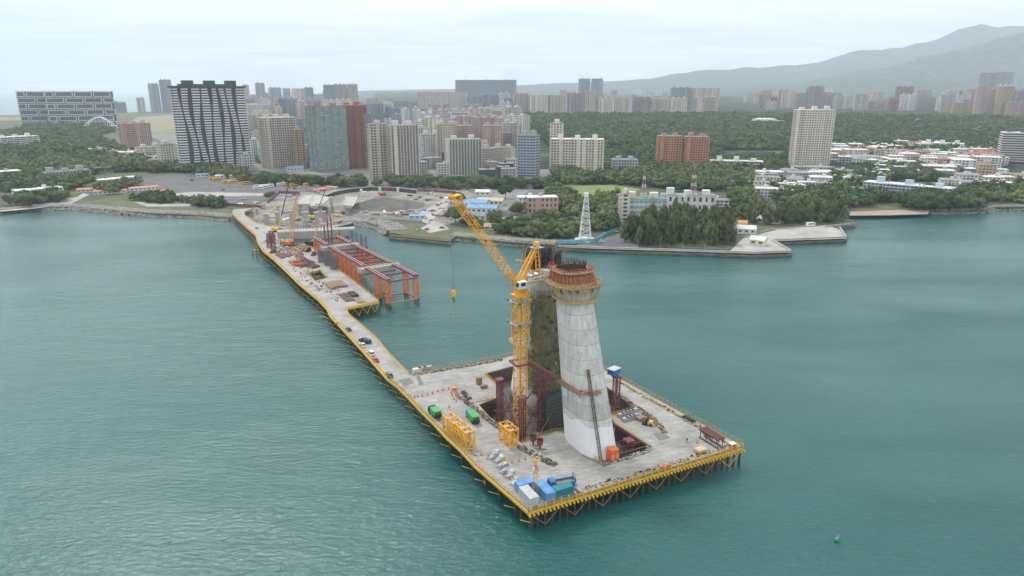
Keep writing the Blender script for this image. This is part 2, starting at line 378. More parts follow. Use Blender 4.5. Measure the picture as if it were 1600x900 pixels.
mb.build('side_edge_beam', M_yel, plat)
mb = MB(); mb.beam(B_ + e1 * .25 + Vector((0, 0, -.6)), C_ + e1 * .25 + Vector((0, 0, -.6)), 0.3, 0.6)
for a, b in zip(PLAT[2:5], PLAT[3:6]): mb.beam(a + Vector((0, 0.3, -.6)), b + Vector((0, 0.3, -.6)), 0.3, 0.6)
mb.build('rear_edge_beam', M_rail, plat)
mb = MB()
n = int(WID / 1.15)
for i in range(n + 1):                     # beam ends sticking out below the front edge
    p = A_ + e1 * (WID * i / n) + Vector((0, 0, -1.1))
    mb.box((p.x - e2.x * .35, p.y - e2.y * .35, DZ - 1.45), (0.42, 1.4, 0.5), math.atan2(e1.y, e1.x))
mb.build('beam_ends', M_yel, plat)
mb = MB()
for k in range(6): mb.beam(A_ + e2 * (1.2 + 3 * k) + e1 * .6 + Vector((0, 0, -.75)), B_ + e2 * (1.2 + 3 * k) - e1 * .6 + Vector((0, 0, -.75)), 0.4, 0.75)
mb.build('under_girders', M_rust, plat)
pile_me = MB().bar((0, 0, -3), (0, 0, DZ - 1.2), 0.28, 8).mesh('pile', M_algae, True)
NP = 32
for i in range(NP + 1):
    p = A_ + e1 * (0.5 + (WID - 1.0) * i / NP) - e2 * -0.25
    inst('pile', pile_me, plat, Matrix.Translation((p.x, p.y, 0)))
for i in range(0, NP + 1, 2):
    p = A_ + e1 * (0.5 + (WID - 1.0) * i / NP) + e2 * 5.0
    inst('pile', pile_me, plat, Matrix.Translation((p.x, p.y, 0)))
M_br = mat('brown_brace', (0.20, 0.12, 0.07), 0.8, col2=(0.33, 0.2, 0.09), scale=0.4)
for i in range(0, NP - 1, 2):
    p = A_ + e1 * (0.5 + (WID - 1.0) * i / NP) - e2 * .12; q = A_ + e1 * (0.5 + (WID - 1.0) * (i + 2) / NP) - e2 * .12
    z0, z1 = (0.7, 4.6) if (i // 2) % 2 else (4.6, 0.7)
    yl = i in (0,) or i > NP - 8 or i in (14, 18)
    MB().bar((p.x, p.y, z0), (q.x, q.y, z1), 0.12, 4).build('brace', M_yel if i > NP - 6 else M_br, plat)
# left side piles with outward raking struts
cum = 0; last = 0
for a, b in zip(LP, LP[1:]):
    d = (b - a); Ls = d.length; d.normalize(); o_ = Vector((-d.y, d.x, 0))
    while last <= cum + Ls:
        p = a + d * (last - cum)
        q = p - o_ * 1.0; inst('pile', pile_me, plat, Matrix.Translation((q.x, q.y, 0)))
        MB().beam((p.x - o_.x * .8, p.y - o_.y * .8, 2.2), (p.x + o_.x * 2.4, p.y + o_.y * 2.4, 4.2), 0.18, 0.18).build('raking_strut', M_yel, plat)
        last += 7.4
    cum += Ls
for i in range(0, 14):                      # right side and rear, seen through from behind
    p = B_ + (C_ - B_) * (i / 13) - e1 * .6; inst('pile', pile_me, plat, Matrix.Translation((p.x, p.y, 0)))
# railings
def railing(pts, parent, z=DZ, h=1.15, step=2.0, m=None, close=False, name='railing', inset=0.0):
    mb = MB()
    for a, b in zip(pts, pts[1:]):
        d = (b - a); n = max(1, int(d.length / step))
        if d.length < .2: continue
        dn = d.normalized(); o_ = Vector((-dn.y, dn.x, 0)) * inset
        for i in range(n + 1):
            p = a + d * (i / n) + o_; mb.bar((p.x, p.y, z), (p.x, p.y, z + h), 0.07, 4)
        for hh in (h, h * .55): mb.bar((a.x + o_.x, a.y + o_.y, z + hh), (b.x + o_.x, b.y + o_.y, z + hh), 0.045, 4)
        mb.beam(Vector((a.x, a.y, z + .12)) + o_, Vector((b.x, b.y, z + .12)) + o_, 0.08, 0.22)
    return mb.build(name, m or M_rail, parent)
railing([A_, B_], plat, m=M_rail, step=4.4)
for i in range(NP + 1):
    p = A_ + e1 * (0.35 + (WID - 0.7) * i / NP) - e2 * 0.45
    o = MB().box((0, 0, 0), (0.26, 0.2, 2.2)).box((0, 0, 2.2), (0.36, .3, .08)).build('railing_post', M_yel, plat, (p.x, p.y, DZ - 1.1)); o.rotation_euler = (0, 0, math.atan2(e1.y, e1.x))
railing([B_, C_], plat, step=2.1, h=1.5, m=M_rail)
railing([C_, PLAT[3], PLAT[4], PLAT[5]], plat, step=2.1, h=1.5)
railing(LP, plat, step=1.7, h=1.3, m=M_rail)
LPo = LP
# the sunken pit: liner walls, floor, water-stained sheet piles
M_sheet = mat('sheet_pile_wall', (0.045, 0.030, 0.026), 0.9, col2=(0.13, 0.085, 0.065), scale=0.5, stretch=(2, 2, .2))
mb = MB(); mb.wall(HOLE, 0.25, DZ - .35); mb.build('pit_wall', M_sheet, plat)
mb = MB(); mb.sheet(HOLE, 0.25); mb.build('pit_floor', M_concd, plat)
# railings around the pit
H = HOLE
railing([H[2], H[3], H[4], H[5]], plat, step=1.6, m=M_rail)
railing([H[8], H[9], H[10], H[11]], plat, step=1.6, m=M_yel)
railing([H[17], H[18], H[19]], plat, step=1.5, m=M_yel)
railing([H[19], P(744, 628, DZ)], plat, step=1.5, m=M_yel)
MB().beam(H[8] + Vector((0, 0, -.7)), H[9] + Vector((0, 0, -.7)), .3, .7).build('pit_edge_girder', M_mar, plat); MB().beam(H[19] + Vector((0, 0, -.8)), H[0] + Vector((0, 0, -.8)), .3, .7).build('pit_edge_girder', M_mar, plat)
M_rope = M_straw
# pit-edge rubble strips of rope, weeds and offcuts
def litter(name, label, cat, pts, w, h, n, mats, seed, z=DZ, smin=.2, smax=.7):
    rn = random.Random(seed); mb = MB(); seg = [(a, b, (b - a).length) for a, b in zip(pts, pts[1:])]; tot = sum(s[2] for s in seg)
    for _ in range(n):
        t = rn.random() * tot
        for a, b, l in seg:
            if t <= l: break
            t -= l
        d = (b - a).normalized(); p = a + d * t + Vector((-d.y, d.x, 0)) * rn.uniform(-w / 2, w / 2); s = rn.uniform(smin, smax)
        mb.box((p.x, p.y, z + rn.random() * h * .3), (s * rn.uniform(.5, 2.4), s * .6, s * rn.uniform(.3, .8)), math.atan2(d.y, d.x) + rn.uniform(-.5, .5), rn.randrange(len(mats)))
    o = mb.build(name, mats); kind(o, 'stuff', label, cat); return o
M_lg = mat('moss', (0.05, 0.08, 0.03), 0.95, var=0.3, scale=2)
litter('moss_strip', 'green mossy offcuts heaped along the pit edge by the front corner', 'moss', [H[5], P(985, 714, DZ), H[7], H[8]], 1.6, .5, 260, [M_lg, M_straw, M_conc], 3, smin=.15, smax=.5)
litter('moss_strip', 'weedy strip of planks beside the two brown hoppers', 'debris', [P(812, 697, DZ), P(838, 713, DZ), P(868, 727, DZ)], 2.4, .5, 240, [M_lg, M_rust, M_straw], 4, smin=.15, smax=.55)
litter('rope_heap', 'rusty offcuts and rope heaped along the curved back corner of the deck', 'debris', [P(960, 612, DZ), P(985, 630, DZ), P(1020, 655, DZ), P(1040, 676, DZ)], 1.7, .8, 260, [M_rust, M_straw, M_wood], 5)
litter('plank_heap', 'brown planks and pipes heaped along the diagonal pit edge', 'debris', [P(716, 620, DZ), P(745, 640, DZ), P(785, 674, DZ)], 1.8, .8, 280, [M_rust, M_straw, M_wood], 6)
litter('edge_debris', 'rusty offcuts lying along the far rear edge of the platform', 'debris', [P(645, 586, DZ), P(720, 574, DZ), P(786, 562, DZ)], 1.4, .5, 170, [M_rust, M_wood, M_conc], 7)
litter('edge_debris', 'offcuts and timbers strewn along the right rear railing', 'debris', [P(965, 596, DZ), P(1060, 650, DZ), P(1140, 695, DZ)], 1.3, .5, 150, [M_rust, M_rail, M_wood], 8)
litter('black_scrap', 'black hoses and scrap beside the crates on the inner deck', 'debris', [P(722, 612, DZ), P(734, 625, DZ)], 1.6, 1.4, 60, [M_black, M_rust], 9)

# ---------------------------------------------------------------- road trestle along the shore side
RL = [(606.5, 591.0), (593, 576.2), (574, 554.5), (557, 535.8), (535, 512.2), (516, 492.4), (512, 482.6), (497, 466.8), (468, 443.2), (447, 422.5), (428, 404.7), (412, 391.9), (404, 380.1), (400, 367.3), (384, 353.5), (367, 337.7), (363, 331.8), (367, 326.9)]
RR = [(638.6, 585.2), (610, 557), (586, 528), (563, 507.5), (545, 492.5), (540, 481.5), (592, 470.5), (560, 445), (524, 418), (494, 392), (484, 372), (452, 361), (431, 356), (420, 353), (401, 349), (383, 337), (382, 331), (396, 325)]
road = thing('road_trestle', 'long narrow concrete decked trestle road with yellow edge railings running to the shore', 'pier')
RLw, RRw = PX(RL), PX(RR)
OPN = PX([(479, 427), (500, 422), (512, 434), (492, 439)])
outl = [RLw[0]] + RRw + RLw[1:][::-1]
mb = MB(); mb.sheet(outl, DZ, [OPN]); mb.wall(outl, DZ - .4, DZ); mb.wall(OPN, DZ - 1.2, DZ); mb.build('deck', M_deck, road)
mb = MB()
for a, b in zip(RLw, RLw[1:]):
    d = (b - a).normalized(); o_ = Vector((-d.y, d.x, 0)) * .3; mb.beam(a + o_ + Vector((0, 0, -.5)), b + o_ + Vector((0, 0, -.5)), .4, .8)
mb.build('edge_beam', M_yel, road)
mb = MB()
for a, b in zip(RRw[:7], RRw[1:7]):
    d = (b - a).normalized(); o_ = Vector((-d.y, d.x, 0)) * -.3; mb.beam(a + o_ + Vector((0, 0, -.5)), b + o_ + Vector((0, 0, -.5)), .4, .8)
mb.build('edge_beam', M_yel, road)
railing(RLw, road, step=2.0, m=M_yel); railing(RRw[:6], road, step=2.0, m=M_yel); railing(RRw[5:10], road, step=2.0, m=M_yel); railing(RRw[13:], road, step=2.0, m=M_yel)
railing(OPN + [OPN[0]], road, step=1.5, h=1.5, m=M_yel)
cum = 0; last = 2
for a, b in zip(RLw, RLw[1:]):
    d = (b - a); Ls = d.length; d.normalize(); o_ = Vector((-d.y, d.x, 0))
    while last <= cum + Ls and last < 340:
        p = a + d * (last - cum); q = p - o_ * 1.2; inst('pile', pile_me, road, Matrix.Translation((q.x, q.y, 0)))
        q = p - o_ * 6.5; inst('pile', pile_me, road, Matrix.Translation((q.x, q.y, 0)))
        MB().beam((p.x - o_.x * .8, p.y - o_.y * .8, 1.8), (p.x + o_.x * 2.8, p.y + o_.y * 2.8, 4.2), 0.2, 0.2).build('raking_strut', M_yel, road)
        last += 8.6
    cum += Ls
mb = MB(); mb.wall(PX([(404, 383), (400, 370), (384, 356), (367, 340), (363, 334)]), -1, DZ - .45, close=False); mb.build('sheet_pile_wall', M_sheet, road)
a, b = RRw[5], RRw[6]
for i in range(9):
    p = a.lerp(b, i / 8); inst('pile', pile_me, road, Matrix.Translation((p.x, p.y + .3, 0)))
    if i < 8:
        q = a.lerp(b, (i + 1) / 8); z0, z1 = (.8, 4.8) if i % 2 else (4.8, .8); MB().bar((p.x, p.y - .1, z0), (q.x, q.y - .1, z1), .14, 4).build('brace', M_yel if i > 1 else M_br, road)
MB().beam(a + Vector((0, 0, -.8)), b + Vector((0, 0, -.8)), .4, .8).build('edge_beam', M_yel, road)
MB().beam(RRw[6] + Vector((0, 0, -.6)), RRw[8] + Vector((0, 0, -.6)), .4, .6).build('edge_beam', M_yel, road)

# the short stub jetty left of the road
t = thing('mooring_stub', 'little brown timber stub jetty sticking out left of the trestle road', 'jetty')
a, b = P(408, 390, 2.5), P(395, 391, 2.5)
MB().beam(a, b, 1.6, .4).build('deck', M_wood, t)
for q in (P(395, 402, 0), P(402, 404, 0), P(401, 396, 0)): MB().bar((q.x, q.y, -2), (q.x, q.y, 4), .35, 6).build('post', M_rust, t)
# ---------------------------------------------------------------- pylon legs
def pylon_mat():
    m = bpy.data.materials.new('pylon_concrete'); m.use_nodes = True; nt = m.node_tree; b = nt.nodes['Principled BSDF']; N = nt.nodes.new; L = nt.links.new
    b.inputs['Roughness'].default_value = 0.8
    tc = N('ShaderNodeTexCoord'); sp = N('ShaderNodeSeparateXYZ'); L(tc.outputs['Object'], sp.inputs[0])
    wob = N('ShaderNodeTexNoise'); wob.inputs['Scale'].default_value = 0.3; L(tc.outputs['Object'], wob.inputs[0])
    zz = N('ShaderNodeMath'); zz.operation = 'MULTIPLY_ADD'; zz.inputs[1].default_value = 0.22; zz.inputs[2].default_value = 0; L(wob.outputs[0], zz.inputs[0])
    za = N('ShaderNodeMath'); za.operation = 'ADD'; L(sp.outputs[2], za.inputs[0]); L(zz.outputs[0], za.inputs[1])
    def band(h):
        d = N('ShaderNodeMath'); d.operation = 'DIVIDE'; d.inputs[1].default_value = h; L(za.outputs[0], d.inputs[0])
        fl = N('ShaderNodeMath'); fl.operation = 'FLOOR'; L(d.outputs[0], fl.inputs[0]); fr = N('ShaderNodeMath'); fr.operation = 'FRACT'; L(d.outputs[0], fr.inputs[0]); return fl, fr
    fl, fr = band(4.1); fl2, fr2 = band(1.02)
    wn = N('ShaderNodeTexWhiteNoise'); wn.noise_dimensions = '1D'; L(fl.outputs[0], wn.inputs['W'])
    ln = N('ShaderNodeMath'); ln.operation = 'LESS_THAN'; ln.inputs[1].default_value = 0.045; L(fr.outputs[0], ln.inputs[0])
    ln2 = N('ShaderNodeMath'); ln2.operation = 'LESS_THAN'; ln2.inputs[1].default_value = 0.09; L(fr2.outputs[0], ln2.inputs[0])
    mp = N('ShaderNodeMapping'); mp.inputs['Scale'].default_value = (1.2, 1.2, 0.12); L(tc.outputs['Object'], mp.inputs[0])
    n = N('ShaderNodeTexNoise'); n.inputs['Scale'].default_value = 0.9; n.inputs['Detail'].default_value = 8; n.inputs['Roughness'].default_value = 0.7; L(mp.outputs[0], n.inputs[0])
    n3 = N('ShaderNodeTexNoise'); n3.inputs['Scale'].default_value = 0.16; n3.inputs['Detail'].default_value = 3; L(tc.outputs['Object'], n3.inputs[0])
    # the lower, painted lift with its wavy upper edge
    zb = N('ShaderNodeMath'); zb.operation = 'MULTIPLY_ADD'; zb.inputs[1].default_value = 5; L(n3.outputs[0], zb.inputs[0]); L(sp.outputs[2], zb.inputs[2])
    low = N('ShaderNodeMath'); low.operation = 'LESS_THAN'; low.inputs[1].default_value = 17.0; L(zb.outputs[0], low.inputs[0])
    r = N('ShaderNodeValToRGB'); r.color_ramp.elements[0].position = 0.3; r.color_ramp.elements[0].color = (0.38, 0.36, 0.32, 1); r.color_ramp.elements[1].position = 0.6; r.color_ramp.elements[1].color = (0.60, 0.585, 0.55, 1)
    L(n.outputs[0], r.inputs[0])
    v = N('ShaderNodeMapRange'); v.inputs[3].default_value = 0.80; v.inputs[4].default_value = 1.08; L(wn.outputs[0], v.inputs[0])
    s1 = N('ShaderNodeMath'); s1.operation = 'MULTIPLY_ADD'; s1.inputs[1].default_value = -0.28; L(ln.outputs[0], s1.inputs[0]); L(v.outputs[0], s1.inputs[2])
    s2 = N('ShaderNodeMath'); s2.operation = 'MULTIPLY_ADD'; s2.inputs[1].default_value = -0.07; L(ln2.outputs[0], s2.inputs[0]); L(s1.outputs[0], s2.inputs[2])
    sc = N('ShaderNodeVectorMath'); sc.operation = 'SCALE'; L(r.outputs[0], sc.inputs[0]); L(s2.outputs[0], sc.inputs['Scale'])
    mxn = N('ShaderNodeMix'); mxn.data_type = 'RGBA'; L(low.outputs[0], mxn.inputs[0]); L(sc.outputs[0], mxn.inputs[6]); mxn.inputs[7].default_value = (0.70, 0.70, 0.71, 1)
    L(mxn.outputs[2], b.inputs['Base Color'])
    bp = N('ShaderNodeBump'); bp.inputs['Distance'].default_value = 0.06; L(s2.outputs[0], bp.inputs['Height']); L(bp.outputs[0], b.inputs['Normal'])
    return m
M_pyl = pylon_mat()
ANG = math.atan2(e2.y, e2.x)
def ring(c, w, d, rot, z, n=40, p=2.7, off=0.0):      # superellipse cross-section
    out = []
    for k in range(n):
        t = 2 * math.pi * (k + .5) / n; ct, st = math.cos(t), math.sin(t)
        x = math.copysign(abs(ct) ** (2 / p), ct) * (w / 2 + off); y = math.copysign(abs(st) ** (2 / p), st) * (d / 2 + off)
        out.append(Vector((c[0] + x * math.cos(rot) - y * math.sin(rot), c[1] + x * math.sin(rot) + y * math.cos(rot), z)))
    return out
L1B, L1T = Vector((23.6, 179.0)), Vector((17.2, 188.5))
def leg_axis(b, t, z, zt=54.0): f = (z / zt); return (b.x + (t.x - b.x) * f, b.y + (t.y - b.y) * f)
def dims(z, zt=54.0):
    f = min(1, z / zt); g = f
    return 11.4 - 2.2 * g, 20.0 - 10.4 * g
ROT = math.atan2(e1.y, e1.x)
leg = thing('pylon_leg', 'front pale concrete pylon leg leaning left with orange hoist cabin at its foot', 'bridge pylon', (0, 0, 0), group=None)
rings = []
for z in [0.2, 3, 6, 10, 14, 19, 24, 29, 34, 39, 44, 47.5, 52.0]:
    w_, d_ = dims(z); rings.append(ring(leg_axis(L1B, L1T, z), w_, d_, ROT, z, 72))
MB().loft(rings).build('shaft', M_pyl, leg, smooth=True)
# collar scaffold, formwork and rebar on top
def collar(leg, LB, LT, z0, redtop=True):
    def rg(z, off, n=40):
        w_, d_ = dims(z); return ring(leg_axis(LB, LT, z), w_, d_, ROT, z, n, 2.7, off)
    M_net = mat('straw_netting', (0.30, 0.22, 0.09), 0.95, col2=(0.42, 0.36, 0.22), scale=0.8)
    pc = MB()                                             # cast bulge under the collar
    pc.loft([rg(z0, .02), rg(z0 + 1.5, .5), rg(z0 + 3, .8), rg(z0 + 4.6, .8)]); pc.build('capital', M_pyl, leg)
    low = MB(); low.loft([rg(z0 - .15, 0.3), rg(z0 - .15, 1.1), rg(z0 + .25, 1.1), rg(z0 + .25, 0.3)], caps=False)
    low.build('lower_ring', M_rail, leg)
    up = MB(); up.loft([rg(z0 + 4.0, 0.8), rg(z0 + 4.0, 2.8), rg(z0 + 4.3, 2.8), rg(z0 + 4.3, 0.8)], caps=False); up.build('walkway', M_wood, leg)
    rl = MB(); a, b = rg(z0 + .2, 1.05), rg(z0 + 4.1, 2.7); c = rg(z0 + 5.4, 2.8)
    for i in range(40):
        j = (i + 1) % 40
        if i % 2 == 0: rl.bar(a[i], b[i], .09)
        rl.bar(b[i], c[i], .07); rl.bar(c[i], c[j], .07); rl.bar((b[i] + c[i]) / 2, (b[j] + c[j]) / 2, .05)
        if i % 4 == 0: rl.bar(a[i], b[j], .06)
        rl.bar(a[i], a[j], .14); rl.bar(b[i], b[j], .14)
    rl.build('scaffold_frame', M_rail, leg)
    nt_ = MB(); rn = random.Random(5)
    for i in range(40):
        j = (i + 1) % 40
        if rn.random() < .55:
            t0, t1 = rn.uniform(0.45, .7), 1.1
            nt_.add([a[i].lerp(b[i], t0), a[j].lerp(b[j], t0 + rn.uniform(-.1, .1)), b[j].lerp(c[j], .4), b[i].lerp(c[i], rn.uniform(.1, .6))], [(0, 1, 2, 3)])
    nt_.build('safety_net', M_net, leg)
    fw = MB(); f0, f1 = rg(z0 + 4.6, .8), rg(z0 + 8.2, 0); fw.loft([f0, f1, rg(z0 + 8.2, -.5)], caps=False); fw.build('formwork_panel', mat('formwork_board', (0.16, 0.085, 0.045), 0.85, col2=(0.32, 0.18, 0.07), scale=1.0, stretch=(2.5, 2.5, .3)), leg)
    s0, s1 = rg(z0 + 4.3, 1.6, 28), rg(z0 + 8.6, .5, 28)
    for i in range(28):
        st = MB().bar(s0[i], s1[i], .14).bar(s1[i].lerp(s0[i], .45), rg(z0 + 4.8, .8, 28)[i], .08); st.build('formwork_strut', M_red, leg)
    tp = MB(); tp.loft([rg(z0 + 7.7, 0), rg(z0 + 7.7, 1.2), rg(z0 + 7.95, 1.2), rg(z0 + 7.95, 0)], caps=False); tp.build('top_walkway', M_wood, leg)
    r2 = MB(); g0, g1 = rg(z0 + 7.9, 1.15), rg(z0 + 9.1, 1.2)
    for i in range(40):
        j = (i + 1) % 40; r2.bar(g0[i], g1[i], .08)
        if i % 5: r2.bar(g1[i], g1[j], .06); r2.bar(g0[i].lerp(g1[i], .5), g0[j].lerp(g1[j], .5), .05)
    r2.build('top_railing', M_red, leg)
    rb = MB(); rn = random.Random(3)
    for off in (-0.8, -1.3):
        q = rg(z0 + 8.0, off, 72)
        for p in q: hgt = rn.uniform(1.6, 2.9); rb.bar(p, p + Vector((rn.uniform(-.12, .12), rn.uniform(-.12, .12), hgt)), .05, 3, cap=False)
    q = rg(z0 + 9.2, -.8, 40)
    for i in range(40): rb.bar(q[i], q[(i + 1) % 40], .05, 3, cap=False)
    rb.build('rebar_crown', M_rebar, leg)
collar(leg, L1B, L1T, 48.6)
# hoist rail, cabin, brackets and the brown access walkway
def on_leg(z, ux, uy, off=0.0):            # ux,uy in -1..1 of the section, local to the leg
    w_, d_ = dims(z); c = leg_axis(L1B, L1T, z); x, y = ux * (w_ / 2), uy * (d_ / 2) - off
    return Vector((c[0] + x * math.cos(ROT) - y * math.sin(ROT), c[1] + x * math.sin(ROT) + y * math.cos(ROT), z))
pt = [on_leg(z, -.45, -.97, .3) for z in (4.5, 12, 20, 27, 30.5)]
mb = MB()
for a, b in zip(pt, pt[1:]): mb.lattice(a, b, .75, .75, 6, .07, .05)
mb.build('hoist_mast', M_rust, leg)
t = MB(); c = on_leg(7.4, .1, -1, 1.6)
t.box((c.x, c.y, 5.7), (2.6, 2.3, 3.6), ROT, 0).box((c.x, c.y, 9.3), (2.8, 2.5, .2), ROT, 0)
o = t.build('hoist_cabin', M_orange, leg)
MB().box((c.x + .9 * e1.x - 1.2 * e2.x, c.y + .9 * e1.y - 1.2 * e2.y, 6.6), (.8, .12, 1.6), ROT).box((c.x - .6 * e1.x - 1.2 * e2.x, c.y - .6 * e1.y - 1.2 * e2.y, 6.6), (.9, .12, 1.6), ROT).build('cabin_mesh_panel', mat('light_orange', (.75, .25, .10), .6), o)
mb = MB(); mb.box((c.x, c.y, 5.2), (5.2, 3.4, .3), ROT)
for i in range(7):
    q = Vector((c.x, c.y, 5.2)) + e1 * (-2.4 + .8 * i) - e2 * 1.5; mb.bar(q, q + e2 * 1.6 + Vector((0, 0, -2.2)), .09)
mb.build('hoist_platform', M_mar, leg)
mb = MB(); q0 = on_leg(5.4, -.93, -.5, 0) - e1 * .9; q1 = on_leg(5.4, -.6, -.95, 1.2) - e1 * .9; mb.beam(q0, q1, 1.2, .2)
for k in range(9): p = q0.lerp(q1, k / 8) - e2 * .6; mb.bar(p, p + Vector((0, 0, 1.1)), .05)
mb.bar(q0 - e2 * .6 + Vector((0, 0, 1.1)), q1 - e2 * .6 + Vector((0, 0, 1.1)), .05); mb.build('foot_walkway', M_mar, leg)
mb = MB(); zW = 24.3
w0, w1, w2 = on_leg(zW, -1.0, 0.5, 0), on_leg(zW, -.78, -.78, .3), on_leg(zW, .05, -1, 1.0)
w0 = w0 - e1 * 1.0; w1 = w1 - e1 * .4; tie_end = w0
for a, b in ((w0, w1 - e1 * .6), (w1 - e1 * .6, w2)):
    mb.beam(a, b, 1.8, .25); d = (b - a).normalized(); s_ = d.cross(Vector((0, 0, 1))) * .9; n = int((b - a).length / 1.1)
    for k in range(n + 1):
        p = a.lerp(b, k / n) + s_; mb.bar(p, p + Vector((0, 0, 1.2)), .06)
        if k % 2 == 0: mb.bar(p + Vector((0, 0, -.1)), p - s_ * 1.9 + Vector((0, 0, -1.9)), .1)
    mb.bar(a + s_ + Vector((0, 0, 1.2)), b + s_ + Vector((0, 0, 1.2)), .06); mb.bar(a + s_ + Vector((0, 0, .6)), b + s_ + Vector((0, 0, .6)), .05)
mb.build('access_walkway', mat('brown_walkway', (0.22, 0.09, 0.055), 0.8, col2=(0.34, 0.17, 0.11), scale=1), leg)
q = on_leg(20.5, -1.02, .25, 0) - e1 * .1; o = MB().box((0, 0, 0), (.08, 2.6, 2.4)).build('blue_sheet', mat('pale_blue_sheet', (0.42, 0.62, 0.70), 0.6), leg, q); o.rotation_euler = (0, 0, ROT)

# rear leg
L2B, L2T = Vector((6.5, 219.0)), Vector((10.2, 209.5))
leg2 = thing('pylon_leg', 'rear concrete pylon leg half hidden by scaffolding behind the yellow tower crane', 'bridge pylon')
rings = []
for z in [0.2, 6, 12, 18, 24, 30, 36, 42, 47, 51.5]:
    w_, d_ = dims(z); rings.append(ring(leg_axis(L2B, L2T, z), w_, d_, ROT, z, 72))
MB().loft(rings).build('shaft', M_pyl, leg2, smooth=True)
# dark rebar cage and red posts on top of the rear leg
rb = MB(); rn = random.Random(8)
for off in (0.1, -.5, -1.1):
    for p in ring(leg_axis(L2B, L2T, 51), 9.2, 9.8, ROT, 50.5, 100, 3.2, off): rb.bar(p, p + Vector((rn.uniform(-.3, .3), rn.uniform(-.3, .3), rn.uniform(5.0, 7.0))), .075, 3, cap=False)
for z in (52, 53, 54, 55, 56):
    q = ring(leg_axis(L2B, L2T, z), 9.2, 9.8, ROT, z, 40, 3.2, .1)
    for i in range(40): rb.bar(q[i], q[(i + 1) % 40], .07, 3, cap=False)
rb.build('rebar_crown', M_rebar, leg2)
mb = MB()
for i, p in enumerate(ring(leg_axis(L2B, L2T, 51), 9.2, 9.8, ROT, 50.0, 10, 3.2, 1.2)): mb.bar(p, p + Vector((0, 0, 8.4)), .13); mb.bar(p + Vector((0, 0, 6.5)), p + Vector((.9, 0, 7.6)), .09)
mb.build('red_post', M_red, leg2)
mb = MB(); q0 = ring(leg_axis(L2B, L2T, 24), 10.4, 15.6, ROT, 24, 24, 3.2, .6); q1 = ring(leg_axis(L2B, L2T, 24), 10.4, 15.6, ROT, 24.25, 24, 3.2, 2.4)
mb.loft([q0, ring(leg_axis(L2B, L2T, 24), 10.4, 15.6, ROT, 24, 24, 3.2, 2.4), q1, ring(leg_axis(L2B, L2T, 24), 10.4, 15.6, ROT, 24.25, 24, 3.2, .6)], caps=False); mb.build('walkway', M_wood, leg2)

# scaffold between the legs: tubes, ledgers, boards and netting
sc = thing('scaffold_tower', 'tall dark olive tube scaffold with netting standing between the two pylon legs', 'scaffold')
M_sct = mat('scaffold_tube', (0.07, 0.072, 0.05), 0.7, col2=(0.20, 0.18, 0.06), scale=0.25)
M_scn = mat('olive_netting', (0.07, 0.072, 0.05), 0.95, col2=(0.27, 0.26, 0.11), scale=0.9, stretch=(1, 1, .18), detail=8)
M_scb = mat('scaffold_board', (0.16, 0.13, 0.07), 0.9, var=.3, scale=.8)
O = Vector((6.6, 199.5, 0)); ZB, ZT = 12.0, 45.0; nx, ny, nzz = 8, 3, 19
U = e1; V = e2
def SPt(i, j, z):                           # leans with the leg
    f = z / 54; return O + U * (i * 1.32) + V * (j * 1.7) + Vector((-1.2 * f + .6, 1.2 * f, z))
lv = [ZB + (ZT - ZB) * k / nzz for k in range(nzz + 1)]
st = MB(); 
for i in range(nx + 1):
    for j in range(ny + 1): st.bar(SPt(i, j, .3 if (i % 4 == 0) else ZB), SPt(i, j, ZT + (i % 3) * .7), .07)
st.build('standards', M_sct, sc)
lg = MB()
for z in lv:
    for j in range(ny + 1): lg.bar(SPt(0, j, z), SPt(nx, j, z), .055, cap=False)
    for i in range(nx + 1): lg.bar(SPt(i, 0, z), SPt(i, ny, z), .055, cap=False)
for k in range(nzz):
    for i in range(0, nx, 2): lg.bar(SPt(i, 0, lv[k]), SPt(i + 2, 0, lv[k + 1]), .045, cap=False) if k % 2 else lg.bar(SPt(i + 2, 0, lv[k]), SPt(i, 0, lv[k + 1]), .045, cap=False)
lg.build('ledgers', mat('yellow_tube', (0.34, 0.30, 0.12), 0.7, col2=(0.16, 0.16, 0.13), scale=.3), sc)
nb = MB(); rn = random.Random(12)
for k in range(nzz):
    for i in range(nx):
        if rn.random() < .82: nb.add([SPt(i, .5, lv[k]), SPt(i + 1, .5, lv[k]), SPt(i + 1, .5, lv[k + 1]), SPt(i, .5, lv[k + 1])], [(0, 1, 2, 3)])
    for j in range(ny):
        if rn.random() < .6: nb.add([SPt(nx - .5, j, lv[k]), SPt(nx - .5, j + 1, lv[k]), SPt(nx - .5, j + 1, lv[k + 1]), SPt(nx - .5, j, lv[k + 1])], [(0, 1, 2, 3)]); nb.add([SPt(.5, j, lv[k]), SPt(.5, j + 1, lv[k]), SPt(.5, j + 1, lv[k + 1]), SPt(.5, j, lv[k + 1])], [(0, 1, 2, 3)])
nb.build('netting', M_scn, sc)
bd = MB()
for k in range(0, nzz + 1):
    for i in range(nx):
        if rn.random() < .5: a = SPt(i + .5, .8, lv[k]); bd.box((a.x, a.y, a.z + .07), (1.3, 1.2, .06), ROT)
bd.build('boards', M_scb, sc)
# stair tower at the scaffold's right edge
lad = MB(); 
for k in range(nzz * 2):
    z = ZB + (ZT - 6 - ZB) * k / (nzz * 2); s = 1 if k % 2 else 0
    lad.beam(SPt(nx + .1 + s * .9, -.2, z), SPt(nx + 1.0 - s * .9, -.2, z + .95), .5, .08)
for x_ in (0.05, 1.05): lad.bar(SPt(nx + x_, -.5, ZB - 8), SPt(nx + x_, -.5, ZT - 5), .07); lad.bar(SPt(nx + x_, .1, ZB - 8), SPt(nx + x_, .1, ZT - 5), .07)
lad.build('stair_flights', M_rebar, sc)
